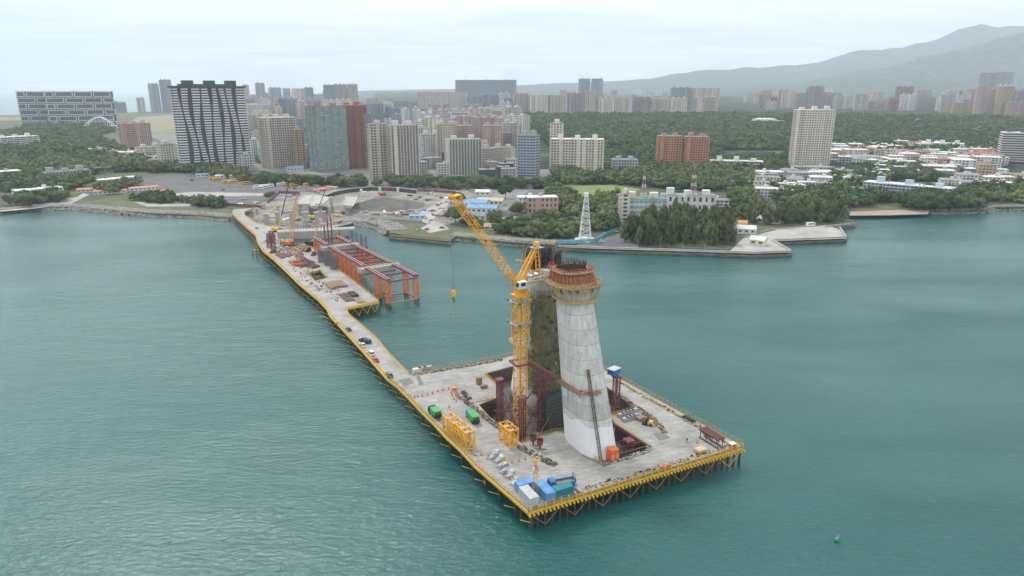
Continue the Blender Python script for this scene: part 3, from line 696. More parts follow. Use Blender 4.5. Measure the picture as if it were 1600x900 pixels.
# dark gridded reinforcement wall below the scaffold
wl = MB(); a, b = P(838, 655, 5), P(878, 640, 5)
a = O + U * 2.5 - V * 1.2; b = O + U * 11.5 - V * 1.2
wl.beam(Vector((a.x, a.y, 6)), Vector((b.x, b.y, 6)), 6, 11.4); o = wl.build('cross_beam', mat('dark_formed_concrete', (0.028, 0.032, 0.033), 0.9, col2=(0.075, 0.08, 0.075), scale=.8), leg2)
gr = MB()
for i in range(14):
    p = a.lerp(b, (i + .5) / 14) - V * 3.1; gr.bar((p.x, p.y, .5), (p.x, p.y, 11.4), .09)
for k in range(9): gr.bar((a - V * 3.1) + Vector((0, 0, 1 + 1.2 * k)), (b - V * 3.1) + Vector((0, 0, 1 + 1.2 * k)), .07)
gr.build('rebar_mat', mat('dusty_rebar', (0.16, 0.17, 0.165), .8), o)

# maroon support towers standing in the pit
def trestle_tower(base, ztop, w, label, fan=False, braces=()):
    t = thing('steel_support_tower', label, 'support tower', (base.x, base.y, 0), ROT)
    m = MB(); m.lattice((0, 0, .3), (0, 0, ztop), w, w, max(3, int(ztop / 2.4)), .20, .10, side=(1, 0, 0), x=False); m.build('lattice_column', M_mar, t)
    m = MB().box((0, 0, ztop), (w + .8, w + .8, .5)); m.build('cap_plate', M_mar, t)
    if fan:
        m = MB()
        for dx_ in (-3, -1.2, 1.2, 3):
            for dy_ in (-.7, .7): m.bar((dx_ * .25, dy_, ztop + .4), (dx_, dy_, ztop + 4.2), .16)
        m.beam((-3.6, -.8, ztop + 4.2), (3.6, -.8, ztop + 4.2), .3, .4).beam((-3.6, .8, ztop + 4.2), (3.6, .8, ztop + 4.2), .3, .4); m.build('fan_head', M_mar, t)
    for q in braces:
        m = MB(); qq = Vector(q); d = Vector((qq.x - base.x, qq.y - base.y, 0)); c_, s_ = math.cos(-ROT), math.sin(-ROT)
        m.bar((0, 0, .8 if qq.z > 3 else ztop - 1), (d.x * c_ - d.y * s_, d.x * s_ + d.y * c_, qq.z), .18); m.build('diagonal_brace', M_mar, t)
    return t
S1, S2, S3 = P(781, 658, 2), P(814, 694, 1), P(845, 670, 1)
S2 = P(816, 683, 2)
trestle_tower(S1, zat(S1.y, 781, 594), 1.5, 'maroon steel lattice tower left of the yellow crane mast', braces=[(S2.x, S2.y, 1.5), (2.5, 200, 16)])
trestle_tower(S2, zat(S2.y, 813, 622), 1.5, 'maroon steel lattice tower right in front of the yellow crane mast', braces=[(S3.x, S3.y, 15), (S1.x, S1.y, 13), (S3.x + 1, S3.y + 1, 2)])
trestle_tower(S3, zat(S3.y, 845, 609), 1.7, 'maroon steel tower with fan shaped head below the scaffold', fan=True, braces=[(S2.x, S2.y, 1.2), (S3.x + 3, S3.y + 2, 2)])
S4 = P(961, 655, 1); trestle_tower(S4, zat(S4.y, 961, 590), 1.6, 'maroon steel lattice tower behind the right pylon leg under the blue roof')
S5 = P(981, 716, 1); trestle_tower(S5, zat(S5.y, 981, 689), 1.9, 'short maroon support tower in the right corner of the pit')
mb = MB(); z = zat(S4.y, 955, 587)
mb.box((0, 0, z), (3.6, 2.6, 1.8), 0, 0); mb.box((0, 0, z + 1.8), (3.9, 2.9, .15), 0, 1)
o = mb.build('site_cabin', [M_blue, M_grey]); o.location = (S4.x - 1.0, S4.y + .3, .55); o.rotation_euler = (0, 0, ROT + .3); tag(o, 'blue site cabin with grey roof on the tower behind the right pylon leg', 'cabin')

for i, (a, b, r_) in enumerate([((-2, 204, 4.5), (5, 206, 4.5), .3), ((-5, 200, 2), (-1, 209, 5), .2), ((-1, 200, 1.5), (4, 207, 12), .2), ((1, 205, 1), (7, 203, 13), .2), ((5, 196, 4.5), (14, 199.5, 4.5), .3), ((6, 195, 1), (12, 200, 13), .2), ((13, 196, 1.5), (7, 201, 14), .2),
     ((-6, 206, 3.6), (3, 211, 3.6), .3), ((24, 190, 1), (31, 187, 5), .2), ((29, 181, 4.6), (33, 196, 4.6), .3), ((27, 186, 1), (34, 184, 5), .2), ((-7, 207, 1), (-2, 203, 5), .2), ((8, 193, 1), (13, 197, 8), .2)]):
    tag(MB().bar(a, b, r_, 6).build('pit_brace', M_mar), 'maroon steel pipe brace spanning the dark pit between the deck edges', 'brace', 'pipe braces in the pit')
# walkway bridge from the crane mast to the legs (tie frame)
t = thing('crane_tie_walkway', 'rust red tie frame and walkway linking the crane mast to the pylon legs', 'walkway')
zc = 24.6; c0 = Vector((2.6, 197.0, zc)); 
mb = MB(); hx = 2.5
cs = [c0 + U * a_ * hx + V * b_ * hx for a_, b_ in ((-1, -1), (1, -1), (1, 1), (-1, 1))]
for i in range(4): mb.beam(cs[i], cs[(i + 1) % 4], .6, .5)
mb.build('mast_collar', M_mar, t)
mb = MB(); tgt = tie_end
mb.lattice(cs[1] - U * .4, tgt, 1.3, 1.3, 10, .12, .08); mb.build('tie_truss', M_mar, t)
mb = MB(); mb.lattice(cs[2], Vector((14.5, 196.5, zc + 4.5)), .5, .5, 10, .1, .06); mb.build('tie_truss', M_rust, t)
mb = MB(); mb.beam(cs[1] + Vector((0, 0, .8)), tgt + Vector((0, 0, .8)), .9, .08); mb.build('tread', M_rust, t)

# ---------------------------------------------------------------- luffing tower crane
cr = thing('tower_crane', 'tall yellow luffing tower crane with lattice jib standing between the pylon legs', 'crane', (2.6, 197.0, 0.3), ROT + R(13))
mb = MB(); mb.lattice((0, 0, 0), (0, 0, 37), 2.9, 2.9, 12, .19, .085, side=(1, 0, 0))
for k in range(13): mb.lattice((0, 0, 37 * k / 12 - .001), (0, 0, 37 * k / 12 + .16), 2.95, 2.95, 1, .16, .05, side=(1, 0, 0))
mb.bar((.5, .5, 0), (.5, .5, 37), .07).bar((-.2, .5, 0), (-.2, .5, 37), .07); mb.build('mast', M_crane, cr)
mb = MB(); mb.lattice((0, 0, 32.5), (0, 0, 45.8), 3.7, 3.7, 5, .22, .13, side=(1, 0, 0), x=False); mb.lattice((0, 0, 37), (0, 0, 45.8), 2.6, 2.6, 4, .15, .1, side=(1, 0, 0)); mb.build('climbing_cage', M_crane, cr)
mb = MB()
for z in (37.2, 44.2):
    mb = MB()
    for x0, y0, sx, sy in ((0, -2.6, 6.2, 1.1), (2.6, 0, 1.1, 6.2), (-2.6, 0, 1.1, 6.2), (0, 2.6, 6.2, 1.1)): mb.box((x0, y0, z), (sx, sy, .1))
    for k in range(5):
        for s in (-3.1, 3.1): mb.bar((s, -3.1 + 1.55 * k, z), (s, -3.1 + 1.55 * k, z + 1.1), .05); mb.bar((-3.1 + 1.55 * k, s, z), (-3.1 + 1.55 * k, s, z + 1.1), .05)
    for s in (-3.1, 3.1): mb.bar((s, -3.1, z + 1.1), (s, 3.1, z + 1.1), .05); mb.bar((-3.1, s, z + 1.1), (3.1, s, z + 1.1), .05)
    mb.build('work_platform', M_gal, cr)
mb = MB(); mb.box((0, 0, 45.8), (4.4, 4.4, .5)).bar((0, 0, 46.3), (0, 0, 47.1), 1.9, 20); mb.prism([(-1.5, -1.5), (1.5, -1.5), (1.5, 1.5), (-1.5, 1.5)], 47.1, 49.6, 0); mb.build('slewing_ring', M_crane, cr)
# superstructure in a frame whose +X runs along the jib
sup_rot = math.atan2(-.62, -.78) - (ROT + R(13))
sup = bpy.data.objects.new('superstructure', None)
SM = Matrix.Rotation(sup_rot, 4, 'Z') @ Matrix.Translation((0, 0, 49.6))
def sp(x, y, z): return SM @ Vector((x, y, z))
class SB(MB):
    def build(s, name, m, parent=None, **k): s.v = [tuple(SM @ Vector(v)) for v in s.v]; return MB.build(s, name, m, parent, **k)
mb = SB(); mb.beam((2.6, -1.3, .4), (-10.6, -1.3, .4), .35, .9).beam((2.6, 1.3, .4), (-10.6, 1.3, .4), .35, .9).box((-4, 0, .5), (13, 2.6, .12))
for k in range(7): mb.beam((-10 + 2 * k, -1.3, .3), (-10 + 2 * k, 1.3, .3), .2, .4)
for s in (-2.1, 2.1):
    mb.box((-5, s, .55), (11, .7, .08))
    for k in range(9): mb.bar((-10.2 + 1.3 * k, s * 1.15, .6), (-10.2 + 1.3 * k, s * 1.15, 1.7), .04)
    mb.bar((-10.2, s * 1.15, 1.7), (.2, s * 1.15, 1.7), .04)
deckc = mb.build('machinery_deck', M_crane, cr)
for x0, y0, s in ((-3.6, 0.2, (2.2, 1.8, 1.7)), (-6.3, -.1, (1.8, 1.8, 1.5))):
    w_ = SB(); w_.bar((x0 - .2, y0 - .9, 1.5), (x0 - .2, y0 + .9, 1.5), .85, 12).box((x0 + 1.1, y0, .62), (.8, 1.3, 1.3)); w_.build('winch', M_gal, deckc)
mb = SB(); mb.box((-9.6, 0, .62), (2.4, 3.2, 2.2)); mb.build('counterweight', mat('counterweight_grey', (.5, .5, .5), .7), cr)
for x0, ww in ((-1.6, 1.6), (-4.2, 2.6), (-6.9, 2.6)):
    for s in (1.75 * -1, 1.75):
        o = SB(); o.box((x0, s * 1.42, .7), (ww, .08, 1.25)); o = o.build('name_board', M_white, deckc)
        if x0 < -2:
            tx = SB()
            for k in range(5): tx.box((x0 - .85 + .42 * k, s * 1.42 + math.copysign(.05, s), 1.05), (.3, .03, .42)); 
            tx.build('lettering', mat('navy', (.02, .03, .16), .5), o)
mb = SB(); mb.prism([(.4, 2.0), (3.0, 2.0), (3.4, 3.6), (.4, 3.6)], -.6, 1.6); cab = mb.build('operator_cab', M_white, cr)
mb = SB(); mb.box((3.28, 2.8, .1), (.25, 1.3, 1.2), .2).box((1.9, 3.62, .3), (1.7, .08, 1.0)).box((1.9, 1.98, .3), (1.7, .08, 1.0)); mb.build('cab_window', M_glass, cab)
# jib
pv = Vector((2.2, 0, 1.0)); L_h, L_v = 21.2, 27.3
tip = Vector((2.2 + L_h, 0, 1.0 + L_v)); jd = (tip - pv).normalized()
mb = SB(); p1 = pv + jd * 4.5; pe = tip - jd * 2.5
sd_ = (0, 1, 0)
mb.lattice(pv, p1, .9, 1.9, 3, .14, .07, side=sd_); mb.lattice(p1, pe, 1.9, 1.8, 15, .12, .055, side=sd_)
for yy in (-1, 1): mb.bar(pv + Vector((0, yy * 1.25, 0)), p1 + Vector((0, yy * .9, 0)), .2)
nrm = Vector((0, 1, 0)).cross(jd)
jib = mb.build('jib', M_crane, cr)
mb = SB(); hd = Vector((jd.x, 0, jd.z)); up = nrm if nrm.z > 0 else -nrm
q = [pe + up * 1.05, pe - up * 1.05, pe - up * .9 + hd * 2.5, pe + Vector((2.4, 0, 1.9)), pe + up * 1.8 + hd * 1.6]
for yy in (-1.0, 1.0):
    for i in range(5): mb.bar(q[i] + Vector((0, yy, 0)), q[(i + 1) % 5] + Vector((0, yy, 0)), .15)
    mb.bar(q[0] + Vector((0, yy, 0)), q[2] + Vector((0, yy, 0)), .12); mb.bar(q[1] + Vector((0, yy, 0)), q[4] + Vector((0, yy, 0)), .12)
for i in range(5): mb.bar(q[i] + Vector((0, -1, 0)), q[i] + Vector((0, 1, 0)), .13)
mb.add([q[4] + Vector((0, -1, 0)), q[4] + Vector((0, 1, 0)), q[0] + Vector((0, 1, 0)), q[0] + Vector((0, -1, 0))], [(0, 1, 2, 3)])
mb.add([q[3] + Vector((0, -1, 0)), q[3] + Vector((0, 1, 0)), q[4] + Vector((0, 1, 0)), q[4] + Vector((0, -1, 0))], [(0, 1, 2, 3)])
for k in range(3): mb.bar(q[2] + Vector((-.2 * k, -.6 + .5 * k, .3)), q[2] + Vector((-.2 * k, -.4 + .5 * k, .3)), .65, 12)
mb.build('jib_head', M_crane, jib)
# A-frame with head platform
ap = Vector((-6.0, 0, 11.2)); mb = SB()
for yy in (-1.05, 1.05):
    f = Vector((1.0, yy, .8)); g = Vector((-7.1, yy, .8)); t_ = ap + Vector((0, yy * .55, 0))
    mb.bar(f, t_, .26); mb.bar(g, t_, .2); mb.bar(f + Vector((-1.3, 0, 0)), t_ + Vector((-.3, 0, -.8)), .17)
    for k in range(8): u0 = f.lerp(t_, k / 8); u1 = (f + Vector((-1.3, 0, 0))).lerp(t_ + Vector((-.3, 0, -.8)), (k + .6) / 8); mb.bar(u0, u1, .08)
    mb.bar(f.lerp(t_, .45), Vector((-5.2, yy, .9)), .12)
for k in range(1, 8):
    for (f, ) in ((Vector((1.0, 0, .8)),), (Vector((-7.1, 0, .8)),)): c = f.lerp(ap, k / 8); ww = 1.05 - .47 * k / 8; mb.bar(c + Vector((0, -ww, 0)), c + Vector((0, ww, 0)), .1)
mb.box((ap.x, 0, ap.z - .4), (1.3, 1.6, 1.1)); mb.beam((-2.8, 0, 6.3), (1.9, 0, 7.6), .3, .3).beam((-8.2, -1.4, 2.6), (-6, -1.4, 2.6), .3, .3); af = mb.build('a_frame', M_crane, cr)
mb = SB(); mb.box((ap.x, 0, ap.z - 1.0), (3.2, 3.4, .12))
for a_, b_ in ((-1.6, -1.7), (1.6, -1.7), (1.6, 1.7), (-1.6, 1.7)): mb.bar((ap.x + a_, b_, ap.z - 1), (ap.x + a_, b_, ap.z + .3), .05)
for (a_, b_), (c_, d_) in (((-1.6, -1.7), (1.6, -1.7)), ((1.6, -1.7), (1.6, 1.7)), ((1.6, 1.7), (-1.6, 1.7)), ((-1.6, 1.7), (-1.6, -1.7))): mb.bar((ap.x + a_, b_, ap.z + .3), (ap.x + c_, d_, ap.z + .3), .05)
mb.bar((ap.x, 0, ap.z), (ap.x, 0, ap.z + 2.6), .05); mb.build('head_platform', M_gal, af)
M_cable = mat('steel_cable', (.22, .22, .21), .6, var=0)
mb = SB()
for yy in (-.4, .4): mb.bar(ap + Vector((0, yy, .2)), q[4] + Vector((0, yy, 0)), .03, 3)
mb.build('pendant_rope', M_cable, cr)
# ropes, hook block
hk = q[2]; wt = SM @ hk; Mi = Matrix.Translation(cr.location) @ Matrix.Rotation(ROT + R(13), 4, 'Z')
tipw = Mi @ wt; hz_ = zat(tipw.y, 715, 455); drop = tipw.z - hz_
mb = MB()
for dx_, dy_ in ((-.5, 0), (-.2, .1), (.25, 0), (.5, -.1)): mb.bar((wt.x + dx_, wt.y + dy_, wt.z), (wt.x + dx_ * .5, wt.y + dy_, wt.z - drop), .035, 3)
mb.build('hoist_rope', M_cable, cr)
zb_ = wt.z - drop
mb = MB(); mb.box((wt.x, wt.y, zb_ - 1.6), (1.1, .5, 1.8)).bar((wt.x, wt.y - .35, zb_ - .5), (wt.x, wt.y + .35, zb_ - .5), .65, 12).bar((wt.x, wt.y, zb_ - 2.6), (wt.x, wt.y, zb_ - 1.5), .14, 6, mi=1)
mb.tube([(wt.x, wt.y, zb_ - 2.4), (wt.x + .35, wt.y, zb_ - 2.7), (wt.x + .1, wt.y, zb_ - 3.1), (wt.x - .35, wt.y, zb_ - 2.9)], .12, 6, 1); hb_ = mb.build('hook_block', [M_crane, M_black], cr)
mb = MB(); mb.bar((wt.x, wt.y, zb_ - 3), (wt.x - .1, wt.y, zb_ - 6.2), .03, 3).bar((wt.x, wt.y, zb_ - 3), (wt.x + .4, wt.y, zb_ - 6.2), .03, 3); mb.build('sling', M_cable, hb_)
MB().box((wt.x + .1, wt.y, zb_ - 7.0), (.6, .4, .8)).build('ball_hook', M_rail, hb_)
# small jib on the mast side
mb = MB(); mb.beam((-3.4, -1.5, 43.4), (-1.6, -1.5, 43.4), .3, .3).box((-3.5, -1.5, 43), (.5, .5, .6)); mb.build('side_davit', M_crane, cr)
# ---------------------------------------------------------------- vehicles
def wheels(t, xs, y, r, w=.28, n=10):
    if 'wheel%.2f' % r not in MT: MT['wheel%.2f' % r] = MB().bar((0, -w / 2, 0), (0, w / 2, 0), r, n).mesh('wheel', M_black)
    for x in xs:
        for s in (-1, 1): inst('wheel', MT['wheel%.2f' % r], t, Matrix.Translation((x, s * y, r)))
PAINT = {}
def paint(n, c): return mat('car_paint_' + n, c, 0.3, 0.1, var=0.05)
def make_car(colname, c, label, cat='car', group=None, suv=False):
    t = thing('parked_car', label, cat, (0, 0, 0), 0, group); h = 1.0 if suv else .82
    b = MB(); prof = [(-2.2, .3), (-2.25, .75), (-2.1, h), (1.1, h), (2.0, h * .86), (2.25, .6), (2.2, .3)]
    b.loft([[Vector((x, y * (1 if z < .8 else .96), z)) for x, z in prof] for y in (-.9, .9)])
    body = b.build('body', paint(colname, c), t)
    g = MB(); lo = [(-2.0, h), (1.0, h)]; top = 1.72 if suv else 1.45; x0, x1 = (-1.95, .35) if suv else (-1.35, .25)
    g.loft([[Vector((-2.0 if suv else -1.9, y * .84, h)), Vector((x0, y * .7, top - .06)), Vector((x1, y * .7, top - .06)), Vector((1.0, y * .84, h))] for y in (-1, 1)])
    g.build('windows', M_glass, t)
    r = MB().box(((x0 + x1) / 2, 0, top - .06), (x1 - x0 + .05, 1.42, .07)); r.build('roof', paint(colname, c), t)
    wheels(t, (-1.35, 1.35), .82, .33)
    for s in (-.62, .62): MB().box((2.18, s, .58), (.1, .38, .16)).build('headlight', M_white, t)
    return t
def put(t, px, py, a2, z=DZ):                # heading towards pixel a2
    p = P(px, py, z); q = P(a2[0], a2[1], z); t.location = p; t.rotation_euler = (0, 0, math.atan2(q.y - p.y, q.x - p.x)); return t
put(make_car('dark', (.03, .045, .07), 'dark blue grey sedan parked alone at the top of the trestle road', suv=False), 544.5, 516, (535, 505))
put(make_car('navy', (.02, .03, .06), 'black estate car parked across the trestle road beside the white car', suv=True), 572, 536, (560, 534))
put(make_car('white', (.75, .76, .76), 'white car nearest the black cars on the trestle road'), 566.5, 541, (560, 533))
put(make_car('white2', (.68, .71, .72), 'white car directly behind the red car on the trestle road', suv=True), 580, 554, (573, 545))
put(make_car('red', (.55, .03, .04), 'red car parked on the trestle road'), 586.5, 564, (579, 555))
put(make_car('grey', (.10, .16, .16), 'dark green grey car parked nearest the big work platform', suv=True), 608, 588, (600, 578))
put(make_car('navy', (.02, .03, .06), 'dark car half hidden between the estate and the white car', suv=True), 568, 533.5, (560, 531))
put(make_car('silver', (.5, .52, .53), 'silver car parked at the far end of the trestle road by the steel racks'), 416, 377, (408, 370))
put(make_car('silver', (.5, .52, .53), 'silver car driving where the trestle road bends to the shore'), 401, 357, (395, 350))
def make_truck(label, cabc, bedm, L_=6.5, kindt='dump', tarp=None):
    t = thing('work_truck', label, 'truck')
    b = MB(); b.loft([[Vector((x, y, z)) for x, z in ((L_ / 2 - 1.7, .6), (L_ / 2 - 1.7, 2.5), (L_ / 2 - .35, 2.5), (L_ / 2, 1.5), (L_ / 2, .6))] for y in (-1.1, 1.1)]); cb = b.build('cab', cabc, t)
    MB().loft([[Vector((x, y, z)) for x, z in ((L_ / 2 - .32, 2.35), (L_ / 2 - .28, 2.4), (L_ / 2 + .02, 1.6), (L_ / 2 - .06, 1.55))] for y in (-.95, .95)]).build('windscreen', M_glass, cb)
    MB().box((-.3, 0, .55), (L_ - .6, .9, .35)).build('chassis', M_black, t)
    x0, x1 = -L_ / 2, L_ / 2 - 1.85; d = MB()
    if kindt == 'flat':
        d.box(((x0 + x1) / 2, 0, .95), (x1 - x0, 2.3, .15)); 
        for s in (-1.12, 1.12): d.box(((x0 + x1) / 2, s, 1.1), (x1 - x0, .08, .6))
        d.box((x0, 0, 1.1), (.08, 2.3, .9)).box((x1, 0, 1.1), (.08, 2.3, .8)); d.build('flat_bed', bedm, t)
        MB().box(((x0 + x1) / 2, 0, 1.105), (x1 - x0 - .2, 2.1, .02)).build('bed_floor', M_wood, t)
        MB().box((x0 + .1, -1.0, 1.7), (.1, .1, 1.3)).box((x0 + .1, 1.0, 1.7), (.1, .1, 1.3)).box((x0 + .1, 0, 2.9), (.1, 2.1, .1)).build('rack', M_black, t)
    else:
        d.box(((x0 + x1) / 2, 0, .95), (x1 - x0, 2.35, 1.55)); bd_ = d.build('cargo_box', bedm, t)
        MB().box(((x0 + x1) / 2, 0, 2.5), (x1 - x0 + .1, 2.45, .12)).build('tarpaulin', tarp or M_green, bd_)
        MB().box((x0 - .45, 0, .9), (.9, 1.9, 1.0)).build('pump_unit', M_black, t)
    wheels(t, (L_ / 2 - 1.0, -L_ / 2 + 1.9, -L_ / 2 + .8), .95, .5)
    return t
put(make_truck('small truck with green tarpaulin and blue cab standing on the deck near the pit', M_blue, M_green, 6.6), 738, 656, (728, 644))
put(make_truck('dark truck with green top standing beside the left railing', M_black, M_green, 5.6), 679, 649, (669, 639))
put(make_truck('blue flatbed truck with empty wooden bed beside the blue containers', M_blue, M_blue, 7.4, 'flat'), 877, 760, (855, 764))
for c_ in ():
    pass
# ---------------------------------------------------------------- containers
def container(label, m, cx, cy, rz, L_=6.06, cat='container', z=DZ, W=2.44, H_=2.6):
    t = thing('shipping_container', label, cat, (cx, cy, z), rz)
    b = MB(); n = int(L_ / .3)
    pts = []
    for i in range(n): x = -L_ / 2 + L_ * i / n; o_ = .05 * (i % 2); pts += [(x, -W / 2 + o_), (x + L_ / n, -W / 2 + o_)]
    pts += [(L_ / 2, -W / 2), (L_ / 2, W / 2)]
    for i in range(n, 0, -1): x = -L_ / 2 + L_ * i / n; o_ = .05 * (i % 2); pts += [(x, W / 2 - o_), (x - L_ / n, W / 2 - o_)]
    pts += [(-L_ / 2, W / 2), (-L_ / 2, -W / 2)]; u_ = []
    for p in pts:
        if not u_ or (abs(u_[-1][0] - p[0]) + abs(u_[-1][1] - p[1])) > 1e-6: u_.append(p)
    if abs(u_[0][0] - u_[-1][0]) + abs(u_[0][1] - u_[-1][1]) < 1e-6: u_.pop()
    b.prism(u_, .12, H_ - .1); b.build('corrugated_wall', m, t)
    MB().box((0, 0, H_ - .1), (L_ + .04, W + .04, .1)).build('roof', m, t)
    f = MB()
    for sx in (-1, 1):
        for sy in (-1, 1): f.box((sx * (L_ / 2 - .05), sy * (W / 2 - .04), 0), (.18, .18, H_ - .09))
    f.box((0, -W / 2 + .02, 0), (L_, .12, .14)).box((0, W / 2 - .02, 0), (L_, .12, .14)); f.build('frame', m, t)
    for s in (-.58, .58): MB().box((L_ / 2 + .01, s, .2), (.06, 1.05, H_ - .4)).build('door', m, t)
    return t
def crot(p1, p2, z=DZ): a, b = P(*p1, z), P(*p2, z); return math.atan2(b.y - a.y, b.x - a.x)
zt = DZ
M_lblue = mat('light_blue_roof', (0.07, 0.22, 0.48), 0.6, col2=(.16, .33, .55), scale=.5)
c1 = P(827, 787, DZ); rA = math.atan2(-e2.y, -e2.x)
q = A_ + e1 * 2.0 + e2 * 3.7; container('grey container nearest the front corner of the platform', M_grey, q.x, q.y, rA, 6.0, W=2.6)
q = A_ + e1 * 3.3 + e2 * 8.3; container('light blue container between the grey container and the floodlight mast', M_lblue, q.x, q.y, ROT, 4.6)
q = A_ + e1 * 6.7 + e2 * 3.8; container('bright blue container beside the front railing', M_lblue, q.x, q.y, rA, 6.4, W=2.7)
q = A_ + e1 * 10.9 + e2 * 2.0; container('teal container behind the blue container at the front railing', M_teal, q.x, q.y, ROT, 5.2)
# floodlight mast among the containers
t = thing('floodlight_mast', 'slim lattice floodlight mast standing among the blue containers', 'light mast', tuple(A_ + e1 * 4.4 + e2 * 4.6), 0)
MB().lattice((0, 0, 0), (0, 0, 10.5), 1.5, .6, 7, .06, .04).build('lattice', M_rail, t)
m = MB().box((0, 0, 10.5), (2.4, 2.4, .1))
for i in range(8): a = i * math.pi / 4; m.bar((1.2 * math.cos(a), 1.2 * math.sin(a), 10.6), (1.2 * math.cos(a), 1.2 * math.sin(a), 11.6), .04)
m.build('platform', M_rail, t)
for i in range(4): a = i * math.pi / 2 + .4; o = MB().box((1.0 * math.cos(a), 1.0 * math.sin(a), 11.3), (.6, .5, .5), a).build('floodlight', M_gal, t)

# ---------------------------------------------------------------- crane mast sections standing on the deck
sec0 = None
def mast_section(px, py, label, s=1.0):
    global sec0
    p = P(px, py, DZ)
    if sec0 is None:
        t = thing('mast_section', label, 'crane mast section', tuple(p), ROT + .1, 'spare crane mast sections')
        m = MB(); w = 2.9
        for a, b in ((-1, -1), (1, -1), (1, 1), (-1, 1)): m.bar((a * w / 2, b * w / 2, 0), (a * w / 2, b * w / 2, 5.8), .22)
        m.build('chords', M_crane, t)
        m = MB(); m.lattice((0, 0, .15), (0, 0, 5.6), w, w, 2, .1, .15, side=(1, 0, 0)); m.build('bracing', M_crane, t)
        MB().box((0, 0, 4.9), (1.7, 1.2, .1)).build('ladder_landing', M_gal, t); sec0 = t; return t
    return dup(sec0, loc=tuple(p), label=label, rz=ROT + .1 + random.uniform(-.04, .04))
for px, py, lb_ in ((703, 676, 'yellow mast section farthest from the corner in the group by the left railing'), (713, 684, 'yellow mast section second from the far end of the group by the left railing'),
                    (724, 692, 'yellow mast section second nearest the corner in the group by the left railing'), (731, 699, 'yellow mast section nearest the corner in the group by the left railing'),
                    (791, 689, 'yellow mast section of the pair beside the pit, left one'), (799, 696, 'yellow mast section of the pair beside the pit, right one by the hoppers')):
    mast_section(px, py, lb_)

# hoppers
def hopper(px, py, label):
    p = P(px, py, DZ); t = thing('concrete_hopper', label, 'hopper', tuple(p), ROT)
    MB().bar((0, 0, 1.3), (0, 0, 2.2), .25, 16, r2=.95).bar((0, 0, 2.2), (0, 0, 3.4), .95, 16, r2=1.0, cap=False).build('bucket', M_rust2, t)
    m = MB()
    for i in range(4): a = i * math.pi / 2 + .7; m.bar((.9 * math.cos(a), .9 * math.sin(a), 0), (.7 * math.cos(a), .7 * math.sin(a), 2.0), .06)
    m.bar((.3, 0, .2), (1.9, -.6, .1), .14).bar((0, 0, .3), (0, 0, 1.4), .2, 8); m.build('stand', M_rust2, t)
M_rust2 = mat('red_brown_primer', (0.16, 0.045, 0.03), .7, var=.25, scale=1)
hopper(833, 697, 'left one of two red brown hoppers beside the pit'); hopper(843.5, 703, 'right one of two red brown hoppers beside the pit')

# person on the deck
def person(px, py, label, top, z=DZ, rz=0.0):
    p = P(px, py, z); t = thing('person', label, 'person', tuple(p), rz)
    me = bpy.data.meshes.new('body'); bm = bmesh.new()
    J = [((0, 0, .98), .15), ((0, 0, 1.25), .15), ((0, 0, 1.45), .13), ((0, 0, 1.55), .06), ((0, .01, 1.68), .105), ((0, .02, 1.76), .08),
         ((.1, 0, .92), .1), ((.12, .03, .5), .07), ((.12, -.02, .08), .05), ((.12, .12, .04), .045), ((-.1, 0, .92), .1), ((-.13, -.04, .5), .07), ((-.14, -.1, .08), .05), ((-.14, .03, .04), .045),
         ((.21, 0, 1.42), .06), ((.27, 0, 1.15), .048), ((.27, .1, .92), .038), ((.27, .15, .84), .03), ((-.21, 0, 1.42), .06), ((-.27, 0, 1.15), .048), ((-.26, .12, .93), .038), ((-.26, .17, .85), .03)]
    E = [(0, 1), (1, 2), (2, 3), (3, 4), (4, 5), (0, 6), (6, 7), (7, 8), (8, 9), (0, 10), (10, 11), (11, 12), (12, 13), (2, 14), (14, 15), (15, 16), (16, 17), (2, 18), (18, 19), (19, 20), (20, 21)]
    me.from_pydata([j[0] for j in J], E, []); o = bpy.data.objects.new('body', me); COL.objects.link(o); o.parent = t
    md = o.modifiers.new('skin', 'SKIN'); me.skin_vertices.new() if not me.skin_vertices else None
    for i, j in enumerate(J): me.skin_vertices[0].data[i].radius = (j[1], j[1] * .8)
    me.skin_vertices[0].data[0].use_root = True
    sb_ = o.modifiers.new('sub', 'SUBSURF'); sb_.levels = 1; sb_.render_levels = 1; me.materials.append(top)
    m = MB(); m.bar((0, .01, 1.7), (0, .01, 1.83), .13, 10, r2=.07); m.build('helmet', M_white, t)
    return t
M_dark = mat('dark_clothes', (.03, .035, .045), .9); M_vest = mat('orange_vest', (.6, .16, .03), .8)
person(1073, 692, 'person in dark clothes standing alone on the right part of the deck', M_dark)
person(527, 509, 'person in dark clothes at the left railing of the trestle road', M_dark)
person(702, 640, 'person in an orange vest near the red barrier', M_vest)

# cones and barriers
cone0 = None
def cone(px, py, label='red cone in the row across the near left end of the deck', grp='red traffic cones across the deck'):
    global cone0
    p = P(px, py, DZ)
    if cone0 is None:
        t = thing('traffic_cone', label, 'traffic cone', tuple(p), 0, grp)
        MB().box((0, 0, 0), (.55, .55, .06)).build('base', M_black, t); MB().bar((0, 0, .06), (0, 0, .95), .26, 10, r2=.06).build('cone_body', M_cone, t); MB().bar((0, 0, .45), (0, 0, .65), .175, 10, r2=.12).build('white_band', M_white, t); cone0 = t
        return t
    return dup(cone0, loc=tuple(p), label=label, group=grp)
for px, py in ((648, 621), (653, 620), (660, 619), (668, 617), (676, 615), (684, 612), (692, 610), (701, 608)): cone(px, py)
for px, py in ((705, 614), (706, 618), (709, 624), (713, 627)): cone(px, py, 'red cone in the short row beside the plank heap by the pit', 'cones beside the pit')
for px, py in ((763, 714), (786, 727), (800, 723), (811, 721), (821, 718), (831, 716), (752, 711), (757, 755), (790, 742)): cone(px, py, 'red cone on the front part of the deck left of the containers', 'cones on the front deck')
